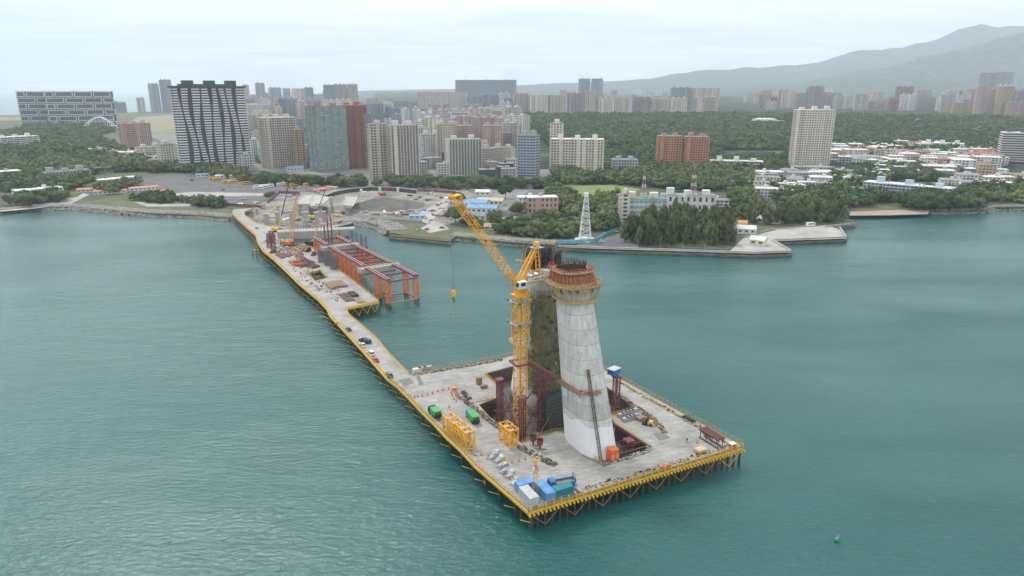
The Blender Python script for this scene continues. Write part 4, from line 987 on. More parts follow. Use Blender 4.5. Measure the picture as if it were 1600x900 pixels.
for px, py, l in ((1089, 692, 'red cone near the standing person'), (1041, 676, 'red cone at the tip of the rope heap'), (757, 651, 'red cone behind the green truck'), (943, 727, 'red cone at the front tip of the pit')): cone(px, py, l, 'single cones')
t = thing('striped_drum', 'pink and white striped drum pair standing alone on the front deck', 'marker', tuple(P(834, 737, DZ)))
MB().bar((0, 0, 0), (0, 0, 1.2), .35, 12).build('white_drum', M_white, t); MB().bar((.6, 1.6, 0), (.6, 1.6, 1.2), .4, 12).build('pink_drum', mat('pink', (.75, .08, .22), .5), t)
# red folded barrier / spreader by the plank heap
t = thing('red_spreader_beam', 'red spreader frame lying by the plank heap left of the pit', 'spreader', tuple(P(711, 612, DZ)), crot((709, 607), (716, 620)))
MB().beam((-1, -.4, .5), (4, -.4, .5), .3, .4).beam((-1, .4, .5), (4, .4, .5), .3, .4).build('rails', M_red, t); MB().box((-1.6, 0, 0), (1.5, 1.6, 1.0)).build('end_block', M_rail, t)

def stack(name, label, cat, px, py, rz, dims_, rows, layers, m, gap=1.25, z=DZ, round_=False, jit=.3, seed=1, group=None):
    rn = random.Random(seed); t = MB(); L_, w, h = dims_
    for l in range(layers):
        for r_ in range(rows):
            y = (r_ - (rows - 1) / 2) * w * gap; x = rn.uniform(-jit, jit)
            if round_: t.bar((x - L_ / 2, y, h / 2 + l * h), (x + L_ / 2, y, h / 2 + l * h), h / 2, 8)
            else: t.box((x, y, l * h * 1.02), (L_, w, h * .94))
    o = t.build(name, m); p = P(px, py, z); o.location = (p.x, p.y, z); o.rotation_euler = (0, 0, rz); return tag(o, label, cat, group)
rd = math.atan2(RLw[4].y - RLw[8].y, RLw[4].x - RLw[8].x)
stack('pipe_stack', 'stack of brown rusty pipes beside the yellow fenced opening', 'pipes', 525, 446, rd, (12, .45, .6), 14, 2, M_wood, round_=True, seed=2, gap=1.5, jit=1.2)
stack('timber_stack', 'long stack of brown beams at the near end of the storage deck', 'beams', 541, 465, rd, (15, .4, .4), 9, 1, M_rust, seed=3)
stack('pipe_stack', 'stack of black pipes on the near end of the storage deck', 'pipes', 552, 461, rd, (8, .3, .55), 9, 2, M_black, round_=True, seed=4)
stack('timber_stack', 'brown planks at the right edge of the storage deck', 'beams', 561, 470, rd, (9, .3, .25), 10, 2, M_wood, seed=5)
for i, (px, py, L_, ro) in enumerate(((438, 401, 11, .1), (446, 399, 10, .1), (453, 397, 11, -.1), (463, 398, 12, -.15), (470, 396, 12, -.1), (474, 404, 13, .05))):
    stack('girder_stack', ['leftmost row', 'second row', 'third row', 'fourth row', 'fifth row', 'rear right row'][i] + ' of maroon girders in the yard behind the steel grid', 'girders', px, py, rd + ro, (L_, .5, .9), 3, 1, M_mar, gap=2.0, seed=20 + i)
for i, (px, py) in enumerate(((462, 412), (470, 414), (478, 410), (484, 416))):
    t = MB()
    for k in range(4): t.beam((-7, -2.4 + 1.6 * k, 1.0), (7, -2.4 + 1.6 * k, 1.0), .35, .6)
    for k in range(4): t.beam((-6 + 4 * k, -2.6, .4), (-6 + 4 * k, 2.6, .4), .35, .6)
    o = t.build('steel_grid', M_mar if i else M_owea); o.location = P(px, py, DZ); o.rotation_euler = (0, 0, rd + .12 * i); tag(o, ['orange rusty steel grid nearest the trestle road', 'maroon steel grid second from the trestle road', 'maroon steel grid at the back of the steel yard', 'maroon steel grid nearest the grey scaffolding'][i], 'steel frame')
# platform stores
for i, (a, b) in enumerate(((2.2, 12), (3.4, 13.6), (2.4, 15.6), (3.9, 17.2), (2.2, 18.2), (3.2, 24.2), (4.9, 25.4), (2.4, 26.4), (3.8, 27.6), (5.2, 29), (2.6, 21.2))):
    q = A_ + e1 * a + e2 * b; t = MB(); rn = random.Random(40 + i)
    t.box((0, 0, 0), (2.2, 1.3, .15)); t.box((0, 0, .15), (2.0, 1.1, rn.uniform(.3, .8))); t.box((rn.uniform(-.4, .4), 0, .4), (1.2, .8, rn.uniform(.3, .7)), .3); t.bar((-1.1, .9, .2), (1.3, 1.0, .2), .15, 6)
    o = t.build('covered_pallet', [M_grey, M_gal, M_conc][i % 3]); o.location = q; o.rotation_euler = (0, 0, ROT + rn.uniform(0, 1.4)); tag(o, ['grey', 'silver', 'pale concrete'][i % 3] + ' coloured pallet load in the row along the left front railing', 'pallet', 'pallets along the left front railing')
q = A_ + e1 * 4.2 + e2 * 22; t = thing('hose_reel', 'yellow hose reel on a blue tarpaulin by the left front railing', 'hose reel', tuple(q))
MB().box((0, 0, 0), (2.2, 2.0, .15), .4).build('tarpaulin', M_blue, t); MB().bar((0, 0, .15), (0, 0, .6), .7, 16).build('reel', M_yel, t)
for i in range(9):
    q = P(970 + (i % 5) * 5.3 + (i // 5) * 7, 651 - (i % 5) * 1.8 + (i // 5) * 6.5, DZ); t = MB().box((0, 0, .25), (2.4, 1.3, .8)).box((0, 0, 0), (2.5, 1.4, .2)).box((0, .1, 1.05), (2.2, 1.0, .12))
    o = t.build('cement_bag_pallet', M_gal); o.location = q; o.rotation_euler = (0, 0, ROT + .1); tag(o, 'grey wrapped pallet in the ' + ['rear', 'front'][i // 5] + ' row on the right inner deck, ' + ['leftmost', 'second from left', 'third from left', 'fourth from left', 'rightmost'][i % 5], 'pallet', 'wrapped pallets on the right inner deck')
def forklift(px, py, label):
    t = thing('wheel_loader', label, 'loader', tuple(P(px, py, DZ)), ROT + 2.3)
    MB().box((-.6, 0, .5), (1.6, 1.3, 1.0)).build('body', M_yel, t); MB().box((.4, 0, .5), (.9, 1.1, 1.7)).build('cab', M_black, t); MB().box((1.5, 0, .2), (.9, 1.5, .6)).bar((.6, .4, 1.1), (1.5, .4, .5), .1).bar((.6, -.4, 1.1), (1.5, -.4, .5), .1).build('bucket', M_black, t); wheels(t, (-.8, .6), .7, .42)
forklift(1013, 664, 'small yellow and black loader on the right inner deck')
def crate(px, py, s, label, m=M_wood, rz=None, z=DZ):
    o = MB().box((0, 0, .12), (s[0], s[1], s[2])).box((0, -s[1] * .35, 0), (s[0], .15, .12)).box((0, s[1] * .35, 0), (s[0], .15, .12)); o = o.build('crate', m); o.location = P(px, py, z); o.rotation_euler = (0, 0, ROT if rz is None else rz); return tag(o, label, 'crate')
crate(748.5, 600, (1.8, 1.6, 2.6), 'tall brown timber crate on the left inner deck'); crate(756, 606, (2.4, 1.2, 1.0), 'low brown timber crate on the left inner deck')
crate(1001, 656, (2.6, 1.8, 1.0), 'brown crate beside the loader on the right inner deck'); crate(1094, 706, (3.2, 2.2, 1.0), 'pale timber crate by the front right railing', mat('fresh_timber', (.5, .38, .22), .8))
crate(896, 661 + 12, (2.6, 1.6, .3), 'flat brown pallet on the front inner deck', M_rust)
litter('deck_litter', 'planks, hoses and small offcuts strewn along the front railing', 'debris', [A_ + e1 * 17 + e2 * 1.6, A_ + e1 * 66 + e2 * 1.6], 1.6, .4, 130, [M_rust, M_wood, M_gal, M_black], 31, smin=.15, smax=.6)
litter('deck_litter', 'small offcuts strewn along the left railing', 'debris', [PX([(744, 724)])[0] + e1 * 1.5, PX([(660, 640)])[0] + e1 * 1.5], 1.2, .4, 110, [M_rust, M_rail, M_gal, M_wood], 32, smin=.15, smax=.5)
litter('yard_litter', 'loose timbers, clamps and scrap spread over the storage deck', 'debris', PX([(432, 366), (470, 420), (500, 445), (540, 470)]), 9, .5, 330, [M_rust, M_wood, M_mar, M_gal, M_black], 33, smin=.2, smax=.9)
litter('yard_litter', 'scrap and steel bits spread around the crane bases', 'debris', PX([(440, 384), (490, 390)]), 16, .5, 260, [M_rust, M_rail, M_mar, M_gal, M_conc], 34, smin=.2, smax=1.0)
# steel trestle rack at the right corner
t = thing('steel_rack', 'dark brown steel rack of stacked girders near the right corner', 'steel rack', tuple(P(1111, 692, DZ)), crot((1098, 684), (1124, 700)))
m = MB()
for z_ in (.2, 2.6):
    for y in (-.9, .9): m.beam((-4, y, z_), (4, y, z_), .25, .35)
for x in (-3.6, -1.2, 1.2, 3.6):
    for y in (-.9, .9): m.bar((x, y, .2), (x, y, 2.6), .12)
m.build('frame', M_rust, t)
m = MB()
for k in range(4): m.beam((-4, -1.2 + .8 * k, 3.1), (4, -1.2 + .8 * k, 3.1), .35, .5)
m.build('girders', mat('red_brown_steel', (.17, .07, .055), .7, var=.2), t)
t = thing('orange_generator', 'orange and white generator at the right corner railing', 'generator', tuple(P(1144, 700, DZ)), ROT)
MB().box((0, 0, .2), (1.8, 1.2, 1.2)).build('housing', M_orange, t); MB().box((0, 0, 1.4), (1.9, 1.3, .15)).build('lid', M_white, t)
def tube_obj(name, label, cat, pts, r, m):
    o = MB().tube([P(x, y, DZ) + Vector((0, 0, r + dz)) for x, y, dz in pts], r, 8).build(name, m); tag(o, label, cat)
tube_obj('black_hose', 'fat black hose snaking along the right rear railing', 'hose', [(1094, 667, 0), (1096, 674, 0), (1102, 679, 0), (1110, 684, 0)], .35, M_black)
tube_obj('yellow_pipe', 'yellow pipe lying beside the right rear railing', 'pipe', [(1101, 672, .3), (1117, 682, .3)], .4, M_yel)
tube_obj('orange_pipe', 'salmon orange pipe lying at the front railing', 'pipe', [(1030, 733, 0), (1046, 728, 0)], .4, M_orange)
o = MB().box((0, 0, 0), (4.5, 1.6, .5)).box((0, 0, .5), (3.8, 1.2, .3)).build('sheeted_bundle', M_black); o.location = P(1076, 656, DZ); o.rotation_euler = (0, 0, crot((1068, 652), (1084, 661))); tag(o, 'black sheeted bundle by the right rear railing', 'bundle')
for i, px in enumerate((895, 899, 903)):
    o = MB().bar((-.9, 0, .35), (.9, 0, .35), .3, 10).build('gas_cylinder', [M_gal, M_mar, M_grey][i]); o.location = P(px + 2, 770 - i * 1.4, DZ); o.rotation_euler = (0, 0, ROT + 1.5); tag(o, ['grey', 'maroon', 'pale grey'][i] + ' gas cylinder lying beside the teal container', 'gas cylinder')
for i, (px, py) in enumerate(((652, 580), (660, 578.5), (668, 577))):
    o = MB().box((0, 0, 0), (3.2, 1.5, 1.4)).box((0, 0, 1.4), (3.0, 1.2, .2)).build('white_tank', [M_white, M_conc, M_gal][i]); o.location = P(px, py + 1.5, DZ); o.rotation_euler = (0, 0, ROT); tag(o, ['white', 'pale grey', 'darker grey'][i] + ' box tank at the far left corner of the platform', 'tank')
# dark re-surfaced deck patches
for q in ([(622, 594), (640, 590), (647, 598), (632, 604)], [(650, 588), (656, 587), (662, 601), (655, 603)], [(1020, 677), (1034, 675), (1048, 684), (1030, 689)]):
    MB().sheet(PX(q), DZ + .006).build('repair_patch', mat('dark_patch', (.17, .165, .165), .9, var=.15, scale=.6), plat)

# ---------------------------------------------------------------- falsework gantry with unfinished bridge piers
GZ = 15.5
GL0, GL1, GR0, GR1 = P(607, 438, GZ), P(492, 372, GZ), P(651, 431, GZ), P(527, 369.5, GZ)
fz = thing('falsework_gantry', 'long orange and maroon steel falsework gantry standing in the water beside the storage deck', 'gantry')
for a, b in ((GL0, GL1), (GR0, GR1)):
    d = (b - a).normalized(); s_ = Vector((-d.y, d.x, 0)) * .75
    for t0, t1 in ((0, .245), (.275, .765), (.80, 1.0)):
        for k in (-1, 1): MB().beam(a.lerp(b, t0) + s_ * k, a.lerp(b, t1) + s_ * k, .55, 1.2).build('main_girder', M_mar, fz)
        m = MB()
        for k in (-1, 1): m.beam(a.lerp(b, t0) + s_ * k + Vector((0, 0, .63)), a.lerp(b, t1) + s_ * k + Vector((0, 0, .63)), .5, .05)
        m.build('girder_flange', mat('pale_pink_steel', (.45, .26, .27), .6), fz)
for t in (0.0, .11, .36, .44, .52, .60, .68, .88, .99):
    MB().beam(GL0.lerp(GL1, t) + Vector((0, 0, -.9)), GR0.lerp(GR1, t) + Vector((0, 0, -.9)), .6, .8).build('cross_girder', M_mar, fz)
tw_me = None
tts = [0.01, .115, .34, .40, .46, .52, .58, .64, .70, .86, .93, .99]
tw_m = MB().lattice((0, 0, 3.2), (0, 0, GZ - 1.3), 2.1, 2.1, 6, .21, .13, side=(1, 0, 0)).mesh('tower_column', M_owea)
pg_m = MB().bar((-.8, -.8, -3), (-.8, -.8, 3), .25, 6).bar((.8, -.8, -3), (.8, -.8, 3), .25, 6).bar((.8, .8, -3), (.8, .8, 3), .25, 6).bar((-.8, .8, -3), (-.8, .8, 3), .25, 6).box((0, 0, 2.6), (2.6, 2.6, .6)).mesh('pile_group', M_rust)
gr_ = math.atan2((GL1 - GL0).y, (GL1 - GL0).x)
for a, b in ((GL0, GL1), (GR0, GR1)):
    for t in tts:
        p = a.lerp(b, t); M_ = Matrix.Translation((p.x, p.y, 0)) @ Matrix.Rotation(gr_, 4, 'Z')
        c = inst('tower_column', tw_m, fz, M_); 
        o = bpy.data.objects.new('pile_group', pg_m); COL.objects.link(o); o.parent = c
for t in (0.0, .115): MB().beam(GL0.lerp(GL1, t) + Vector((0, 0, -GZ + 3.3)), GR0.lerp(GR1, t) + Vector((0, 0, -GZ + 3.3)), .7, .8).build('low_tie_beam', M_wood, fz)
MB().beam(GR0 + Vector((0, 0, -GZ + 3.3)), GR0.lerp(GR1, .12) + Vector((0, 0, -GZ + 3.3)), .7, .8).build('low_tie_beam', M_wood, fz)
# piers under the gantry
gu = (GL1 - GL0).normalized(); gv = (GR0 - GL0).normalized()
def vpier(c, label, top=14.2, wt=19, wb=10.5, wide=3.6):
    t = thing('bridge_pier', label, 'bridge pier'); rings = []
    for f in (0, .15, .35, .55, .75, .9, 1.0):
        w = wb + (wt - wb) * f ** 1.9; z = -2 + (top + .3) * f * .94; dd = wide * (.8 + .35 * f)
        rings.append([Vector((c.x, c.y, z)) + gv * (a_ * w / 2) + gu * (b_ * dd / 2) for a_, b_ in ((-1, -.5), (-.93, -1), (.93, -1), (1, -.5), (1, .5), (.93, 1), (-.93, 1), (-1, .5))])
    MB().loft(rings).build('stem', M_pyl2, t)
    a = c - gv * 11.5; b = c + gv * 11.5
    m = MB().beam(Vector((a.x, a.y, top)), Vector((b.x, b.y, top)), 5.0, 2.2)
    for k in range(14): q = a.lerp(b, (k + .5) / 14); m.box((q.x, q.y, top + 1.1), (.9, .9, .5), gr_)
    m.build('pier_head', M_conc, t)
    m = MB()
    for k in range(9):
        q = a.lerp(b, k / 8)
        for s in (-2.5, 2.5): m.bar((q.x + gu.x * s, q.y + gu.y * s, top + 1.1), (q.x + gu.x * s, q.y + gu.y * s, top + 2.2), .05)
    for s in (-2.5, 2.5): m.bar((a.x + gu.x * s, a.y + gu.y * s, top + 2.2), (b.x + gu.x * s, b.y + gu.y * s, top + 2.2), .05)
    m.build('handrail', M_gal, t); return t
M_pyl2 = mat('pier_concrete', (0.33, 0.33, 0.325), .85, var=.16, scale=.25)
vpier((GL0.lerp(GL1, .26) + GR0.lerp(GR1, .26)) / 2, 'nearer flared concrete pier under the falsework gantry')
vpier((GL0.lerp(GL1, .78) + GR0.lerp(GR1, .78)) / 2, 'farther flared concrete pier under the falsework gantry')
# grey scaffold block at the foot of the farther pier
for i, (px, py, n_) in enumerate(((497, 410, 1), (507, 415, 1), (516, 421, 1))):
    c = P(px, py, DZ); m = MB()
    for x in range(4):
        for y in range(3): m.bar((c.x + x * 1.3, c.y + y * 1.6, DZ - 1), (c.x + x * 1.3, c.y + y * 1.6, DZ + 7.5), .09)
    for z_ in range(7):
        for y in range(3): m.bar((c.x, c.y + y * 1.6, DZ + z_ * 1.15), (c.x + 3.9, c.y + y * 1.6, DZ + z_ * 1.15), .07)
        m.bar((c.x + (z_ % 2) * 3.9, c.y, DZ + z_ * 1.15), (c.x + 3.9 * (1 - z_ % 2), c.y, DZ + z_ * 1.15 + 1.15), .06)
        m.add([(c.x, c.y + .8, DZ + z_ * 1.15), (c.x + 3.9, c.y + .8, DZ + z_ * 1.15), (c.x + 3.9, c.y + .8, DZ + z_ * 1.15 + .8), (c.x, c.y + .8, DZ + z_ * 1.15 + .8)], [(0, 1, 2, 3)])
    tag(m.build('grey_scaffold', mat('grey_scaffold', (.15, .165, .18), .6, .3, var=.35, scale=.7)), ['leftmost', 'middle', 'rightmost'][i] + ' grey scaffold bay at the foot of the farther pier', 'scaffold')
# drilled pile cages in the water behind the gantry
for i, (px, py) in enumerate(((559, 394), (566, 397), (573, 400), (552, 391), (545, 388))):
    p = P(px, py, 0); t = thing('pile_casing', ['second', 'third', 'nearest', 'fourth', 'farthest'][i] + ' tall pile casing with rebar cage right of the gantry', 'pile', (p.x, p.y, 0))
    MB().bar((0, 0, -2), (0, 0, 4.5), 1.0, 14).build('casing', M_algae, t); MB().bar((0, 0, 4.5), (0, 0, 6), 1.0, 14).build('red_collar', M_mar, t); m = MB()
    for k in range(16): a = k * math.pi / 8; m.bar((.95 * math.cos(a), .95 * math.sin(a), 6), (.95 * math.cos(a), .95 * math.sin(a), 13.5), .07)
    for z_ in range(8):
        for k in range(12): a, b = k * math.pi / 6, (k + 1) * math.pi / 6; m.bar((math.cos(a), math.sin(a), 6.5 + z_), (math.cos(b), math.sin(b), 6.5 + z_), .06, cap=False)
    m.build('rebar_cage', mat('cage_grey', (.12, .14, .16), .6), t)
for i, (px, pb, pt) in enumerate(((513.5, 375, 339), (519, 375, 340), (508, 374, 352), (531, 372, 360))):
    p = P(px, pb, 12); o = MB().bar((0, 0, -10), (0, 0, zat(p.y, px, pt) - 12), .38, 8).build('steel_pole', M_rust2); o.location = p; tag(o, ['tallest left', 'tallest right', 'shorter left', 'single short right'][i] + ' brown steel pole at the far end of the gantry', 'pole')
# big box girder head at the far end
t = thing('bridge_head_girder', 'wide pale concrete crosshead on V shaped struts at the far end of the gantry', 'bridge pier')
a, b = P(434, 361, 14), P(554, 356, 14); dd_ = (b - a).normalized(); nn = Vector((-dd_.y, dd_.x, 0))
m = MB(); m.loft([[p + nn * -5, p + nn * 5, p + nn * 4.4 + Vector((0, 0, -4.6 - .8 * math.sin(math.pi * f))), p - nn * 4.4 + Vector((0, 0, -4.6 - .8 * math.sin(math.pi * f)))] for f in [k / 8 for k in range(9)] for p in [a.lerp(b, f)]]); m.build('box_girder', M_conc, t)
m = MB(); m.beam(a + nn * -4.9 + Vector((0, 0, .5)), a.lerp(b, .3) - nn * 4.9 + Vector((0, 0, .5)), .3, 1).beam(a.lerp(b, .7) - nn * 4.9 + Vector((0, 0, .5)), b - nn * 4.9 + Vector((0, 0, .5)), .3, 1); m.build('parapet', M_white, t)
for f in (.22, .33, .62, .8):
    c = a.lerp(b, f); m = MB(); m.loft([[c + dd_ * (s * w / 2 + o_) + nn * (k * 2) + Vector((0, 0, z_ - c.z)) for s, k in ((-1, -1), (1, -1), (1, 1), (-1, 1))] for z_, w, o_ in ((-1, 3.5, 0), (4, 4, .8), (9.6, 7, 2))]); m.build('v_strut', M_pyl2, t)
m = MB()
for k in range(26): q = a.lerp(b, .03 + .94 * k / 25); m.bar((q.x - nn.x * 3, q.y - nn.y * 3, 14), (q.x - nn.x * 3, q.y - nn.y * 3, 15.6), .1); m.bar((q.x + nn.x * 3, q.y + nn.y * 3, 14), (q.x + nn.x * 3, q.y + nn.y * 3, 15.4), .1)
m.build('rebar_starters', M_rebar, t)
# ---------------------------------------------------------------- mobile and crawler cranes
def mobile_crane(px, py, tip, label, bodym, boomm, tel=None, z=DZ, lattice=False, mid=None):
    p = P(px, py, z); t = thing('crawler_crane', label, 'crane', tuple(p), 0)
    for s in (-1.8, 1.8): MB().box((0, s, 0), (6.0, .9, 1.1)).build('crawler_track', M_black, t)
    MB().box((-.6, 0, 1.1), (5.2, 3.2, 1.9)).box((-3.4, 0, 1.3), (1.4, 3.4, 2.2)).build('house', bodym, t)
    cb = MB().box((2.2, -1.2, 1.2), (1.7, 1.2, 2.0)).build('cab', bodym, t); MB().box((2.4, -1.2, 2.0), (1.5, 1.26, .9)).build('window', M_glass, cb)
    ztip = zat(p.y, *tip); tw_ = P(tip[0], tip[1], ztip); e = Vector((tw_.x - p.x, tw_.y - p.y, ztip - z)); s0 = Vector((.8, 0, 2.2))
    if lattice:
        MB().lattice(s0, e, 1.8, 1.1, 16, .14, .09).build('lattice_boom', boomm, t)
        MB().bar((-3, 0, 3.4), (-2, 0, 8), .12).bar((-2, 0, 8), e * .97, .05).build('pendant', M_cable, t)
    else:
        k = s0.lerp(e, mid or .35); MB().bar(s0, k, .65, 4).build('boom', boomm, t)
        MB().bar(k, e, .42, 4, r2=.28).build('boom_extension', tel or boomm, t); MB().box((e.x, e.y, e.z - .3), (1.2, 1.0, .9)).build('boom_head', M_orange, t)
    return t
mobile_crane(452, 384, (464.5, 304), 'orange crawler crane with tall orange lattice boom', M_owea, mat('faded_orange', (.62, .28, .09), .6, col2=(.70, .38, .16), scale=.3), lattice=True)
mobile_crane(434, 362, (452.5, 281), 'mobile crane with yellow boom base and very long black telescopic boom', M_yel, M_yel, M_black, mid=.27)
mobile_crane(491, 343, (509, 296), 'mobile crane with orange boom base and dark telescopic boom behind the crosshead', M_yel, M_owea, M_black, mid=.3)
mobile_crane(487, 384, (499, 346), 'dark mobile crane with yellow boom at the far corner of the gantry', M_black, M_yel, M_yel)
mobile_crane(598, 305, (605, 291), 'small orange crane beside the curved wall', M_owea, M_owea, M_owea, z=3)
# rust racks beside the road
for i, (px, py, h_) in enumerate(((421, 386, 9), (427, 389, 10), (424, 379, 8))):
    p = P(px, py, DZ); m = MB().lattice((p.x, p.y, DZ), (p.x + .5, p.y, DZ + h_), 2.4, 2.4, 5, .18, .13, x=True); tag(m.build('rusty_lattice_stack', M_mar), ['left', 'right', 'rear'][i] + ' rusty lattice tower piece standing at the road edge', 'steel frame')
for i, (px, py) in enumerate(((427, 395), (434, 397), (441, 392), (482, 393), (490, 399), (475, 388), (459, 392), (446, 390))):
    p = P(px, py, DZ); rn = random.Random(60 + i); m = MB(); m.box((0, 0, 0), (4, 2.2, .9)).box((1, 0, .9), (1.6, 1.8, 1.3)).bar((-1.8, 0, .9), (-1.2, 0, 2.2), .3).box((-.6, .3, .9), (1, 1, .6), .4)
    o = m.build('site_machine', [M_rust, M_wood, M_gal, M_black, M_rust, M_rail, M_rail, M_conc][i]); o.location = p; o.rotation_euler = (0, 0, rn.uniform(0, 3)); tag(o, ['brown compressor nearest the road', 'tan pump set beside the compressor', 'galvanised pump under the lattice boom', 'black power pack right of the steel yard', 'rust brown winch by the grey scaffold', 'yellow welding set behind the girders', 'yellow drilling base under the orange crane', 'pale cement mixer by the road'][i], 'machine')
# buoy
t = thing('mooring_buoy', 'green buoy floating alone at the lower right', 'buoy', tuple(P(1307, 845, 0)))
MB().loft([[Vector((r_ * math.cos(a), r_ * math.sin(a), z_)) for a in [k * math.pi / 8 for k in range(16)]] for z_, r_ in ((-.3, .4), (0, .62), (.35, .68), (.7, .5), (.85, .2))]).build('float', mat('buoy_green', (.01, .22, .09), .4), t, smooth=True)
MB().bar((.1, 0, .8), (.3, 0, 1.5), .05).build('lifting_eye', M_white, t)
# ---------------------------------------------------------------- ground surfaces on the shore
def patch(name, pts, m, lvl, z=2.95):
    mb = MB(); mb.sheet([P(x, y, z) for x, y in pts], z + .02 + .02 * lvl); return kind(mb.build(name, m), 'structure')
M_asph = mat('asphalt', (.075, .077, .08), .9, col2=(.13, .13, .13), scale=.05); M_sand = mat('pale_dirt', (.11, .10, .088), .95, col2=(.31, .28, .24), scale=.05, detail=8)
M_grs = mat('grass', (.05, .075, .022), .95, col2=(.13, .135, .055), scale=.06, detail=7); M_field = mat('meadow', (.11, .15, .035), .95, col2=(.21, .23, .075), scale=.03, detail=7)
M_tan = mat('dry_field', (.18, .155, .09), .95, col2=(.26, .22, .14), scale=.02); M_cpave = mat('quay_concrete', (.26, .25, .235), .9, col2=(.42, .40, .37), scale=.08, detail=8)
M_urban = mat('urban_ground', (.13, .13, .125), .95, col2=(.24, .235, .225), scale=.03); M_beach = mat('beach_sand', (.30, .25, .19), .95, var=.15, scale=.1)
patch('city_ground', [(385, 262), (300, 232), (200, 205), (230, 195), (380, 172), (560, 170), (650, 172), (815, 180), (860, 215), (868, 300), (790, 330), (700, 300), (560, 292), (400, 285)], M_urban, 0)
patch('town_ground', [(1285, 225), (1400, 222), (1560, 232), (1640, 250), (1640, 285), (1500, 300), (1330, 300), (1190, 312), (1190, 290), (1290, 262)], M_urban, 0)
patch('tan_field', [(185, 205), (215, 183), (278, 179), (280, 202)], M_tan, 1); patch('meadow_strip', [(232, 207), (278, 201), (278, 210), (230, 211)], M_field, 2)
patch('airstrip_sand', [(0, 183), (-60, 186), (-30, 190), (38, 187), (38, 183)], M_tan, 1)
patch('dry_field', [(1105, 240), (1130, 236), (1230, 234), (1232, 248), (1120, 250)], M_tan, 1); patch('meadow', [(868, 291), (960, 289), (1000, 296), (968, 308), (915, 316), (890, 303)], M_field, 1)
patch('meadow', [(945, 230), (1050, 226), (1060, 232), (950, 236)], M_field, 1)
patch('bus_lot', [(215, 300), (180, 282), (290, 272), (420, 270), (540, 286), (520, 300), (430, 322), (300, 318)], M_asph, 1)
patch('light_lane', [(225, 306), (300, 300), (420, 302), (425, 306), (300, 307)], M_cpave, 2)
patch('construction_yard', [(395, 326), (430, 305), (520, 296), (660, 298), (722, 296), (765, 312), (735, 336), (700, 352), (660, 345), (600, 343), (560, 340), (548, 350), (500, 360), (440, 358), (400, 350)], M_sand, 2)
patch('haul_road', [(643, 340), (702, 306), (716, 308), (700, 320), (668, 350)], M_cpave, 3)
patch('shore_grass', [(548, 343), (600, 344), (655, 350), (700, 356), (760, 360), (830, 370), (868, 378), (868, 383), (800, 379), (712, 370), (704, 375), (630, 368), (612, 363), (596, 354)], M_grs, 3)
patch('gravel_park', [(657, 357), (676, 346), (690, 349), (702, 358), (672, 364)], M_cpave, 4)
patch('left_shore_grass', [(110, 318), (190, 308), (300, 318), (362, 328), (358, 338), (240, 332), (170, 325), (115, 322)], M_grs, 3)
patch('left_promenade', [(0, 326), (60, 319), (120, 308), (130, 302), (140, 304), (112, 318), (55, 326), (0, 331)], M_cpave, 4)
patch('concrete_apron', [(210, 316), (320, 315), (326, 322), (230, 323)], M_cpave, 4)
patch('seaside_asphalt', [(900, 383), (940, 372), (985, 362), (1000, 390), (905, 388)], M_asph, 3)
patch('quay_apron', [(874, 386.5), (1140, 393), (1162, 372), (1200, 360), (1290, 352), (1313, 359), (1322, 373), (1207, 377), (1236, 394.5), (1177, 396.5), (1060, 392.5), (940, 389)], M_cpave, 5)
patch('beach', [(1324, 337), (1330, 331), (1400, 328), (1452, 329), (1450, 334.5), (1390, 336.5)], M_beach, 3)
patch('lawn', [(1340, 330), (1330, 318), (1400, 312), (1430, 322), (1400, 327)], M_grs, 4)
patch('right_lawn', [(1128, 372), (1170, 356), (1210, 352), (1212, 360), (1160, 371)], M_grs, 6)
patch('street', [(790, 333), (800, 318), (856, 276), (864, 276), (845, 300), (812, 333)], M_asph, 4)
patch('boulevard', [(560, 292), (600, 287), (700, 291), (860, 292), (860, 296), (700, 295), (600, 291.5), (566, 296)], M_asph, 4)
patch('boulevard', [(230, 262), (330, 262), (560, 277), (620, 285), (560, 281), (330, 267), (240, 268)], M_asph, 5)

# ---------------------------------------------------------------- quay walls, stones
def quay(name, label, pxs, h=1.1, th=1.0, m=None, off=0.0, cat='sea wall'):
    t = thing(name, label, cat); q = [P(x, y, 2.95) for x, y in pxs]
    mb = MB()
    for a, b in zip(q, q[1:]): mb.beam(a + Vector((0, 0, h / 2 - .2)), b + Vector((0, 0, h / 2 - .2)), th, h + .4)
    mb.build('parapet', m or M_cpave, t)
    mb = MB()
    for a, b in zip(q, q[1:]):
        mb.beam(a + Vector((0, -.7, -1.6)), b + Vector((0, -.7, -1.6)), 1.6, 1.0)
        mb.beam(a + Vector((0, -.4, -3.2)), b + Vector((0, -.4, -3.2)), 1.0, 4)
    mb.build('footing', M_concq, t); return t
M_concq = mat('tidal_concrete', (.10, .09, .075), .9, col2=(.26, .24, .20), scale=.15, stretch=(1, 1, 3))
quay('quay_wall', 'long pale concrete quay wall in front of the dark pine grove', [(872, 385), (940, 388), (1060, 391.5), (1176, 395.5), (1236, 393.5)])
quay('quay_wall', 'concrete parapet along the stepped harbour pier', [(1236, 393.5), (1206, 376), (1322, 371.5), (1312, 356.5)])
quay('breakwater', 'thin dark breakwater sticking out right of the harbour pier', [(1290, 355), (1336, 349.5)])
quay('quay_wall', 'rust stained low wall along the small green headland', [(609, 368), (704, 377)], m=M_wood, h=.6)
quay('parapet_wall', 'low pale wall between the hedge and the harbour pier', [(1162, 372), (1200, 360), (1272, 353)], h=.9, th=.5)
ico = bmesh.new(); bmesh.ops.create_icosphere(ico, subdivisions=1, radius=1); IV = np.array([v.co[:] for v in ico.verts]); IF = np.array([[v.index for v in f.verts] for f in ico.faces]); ico.free()
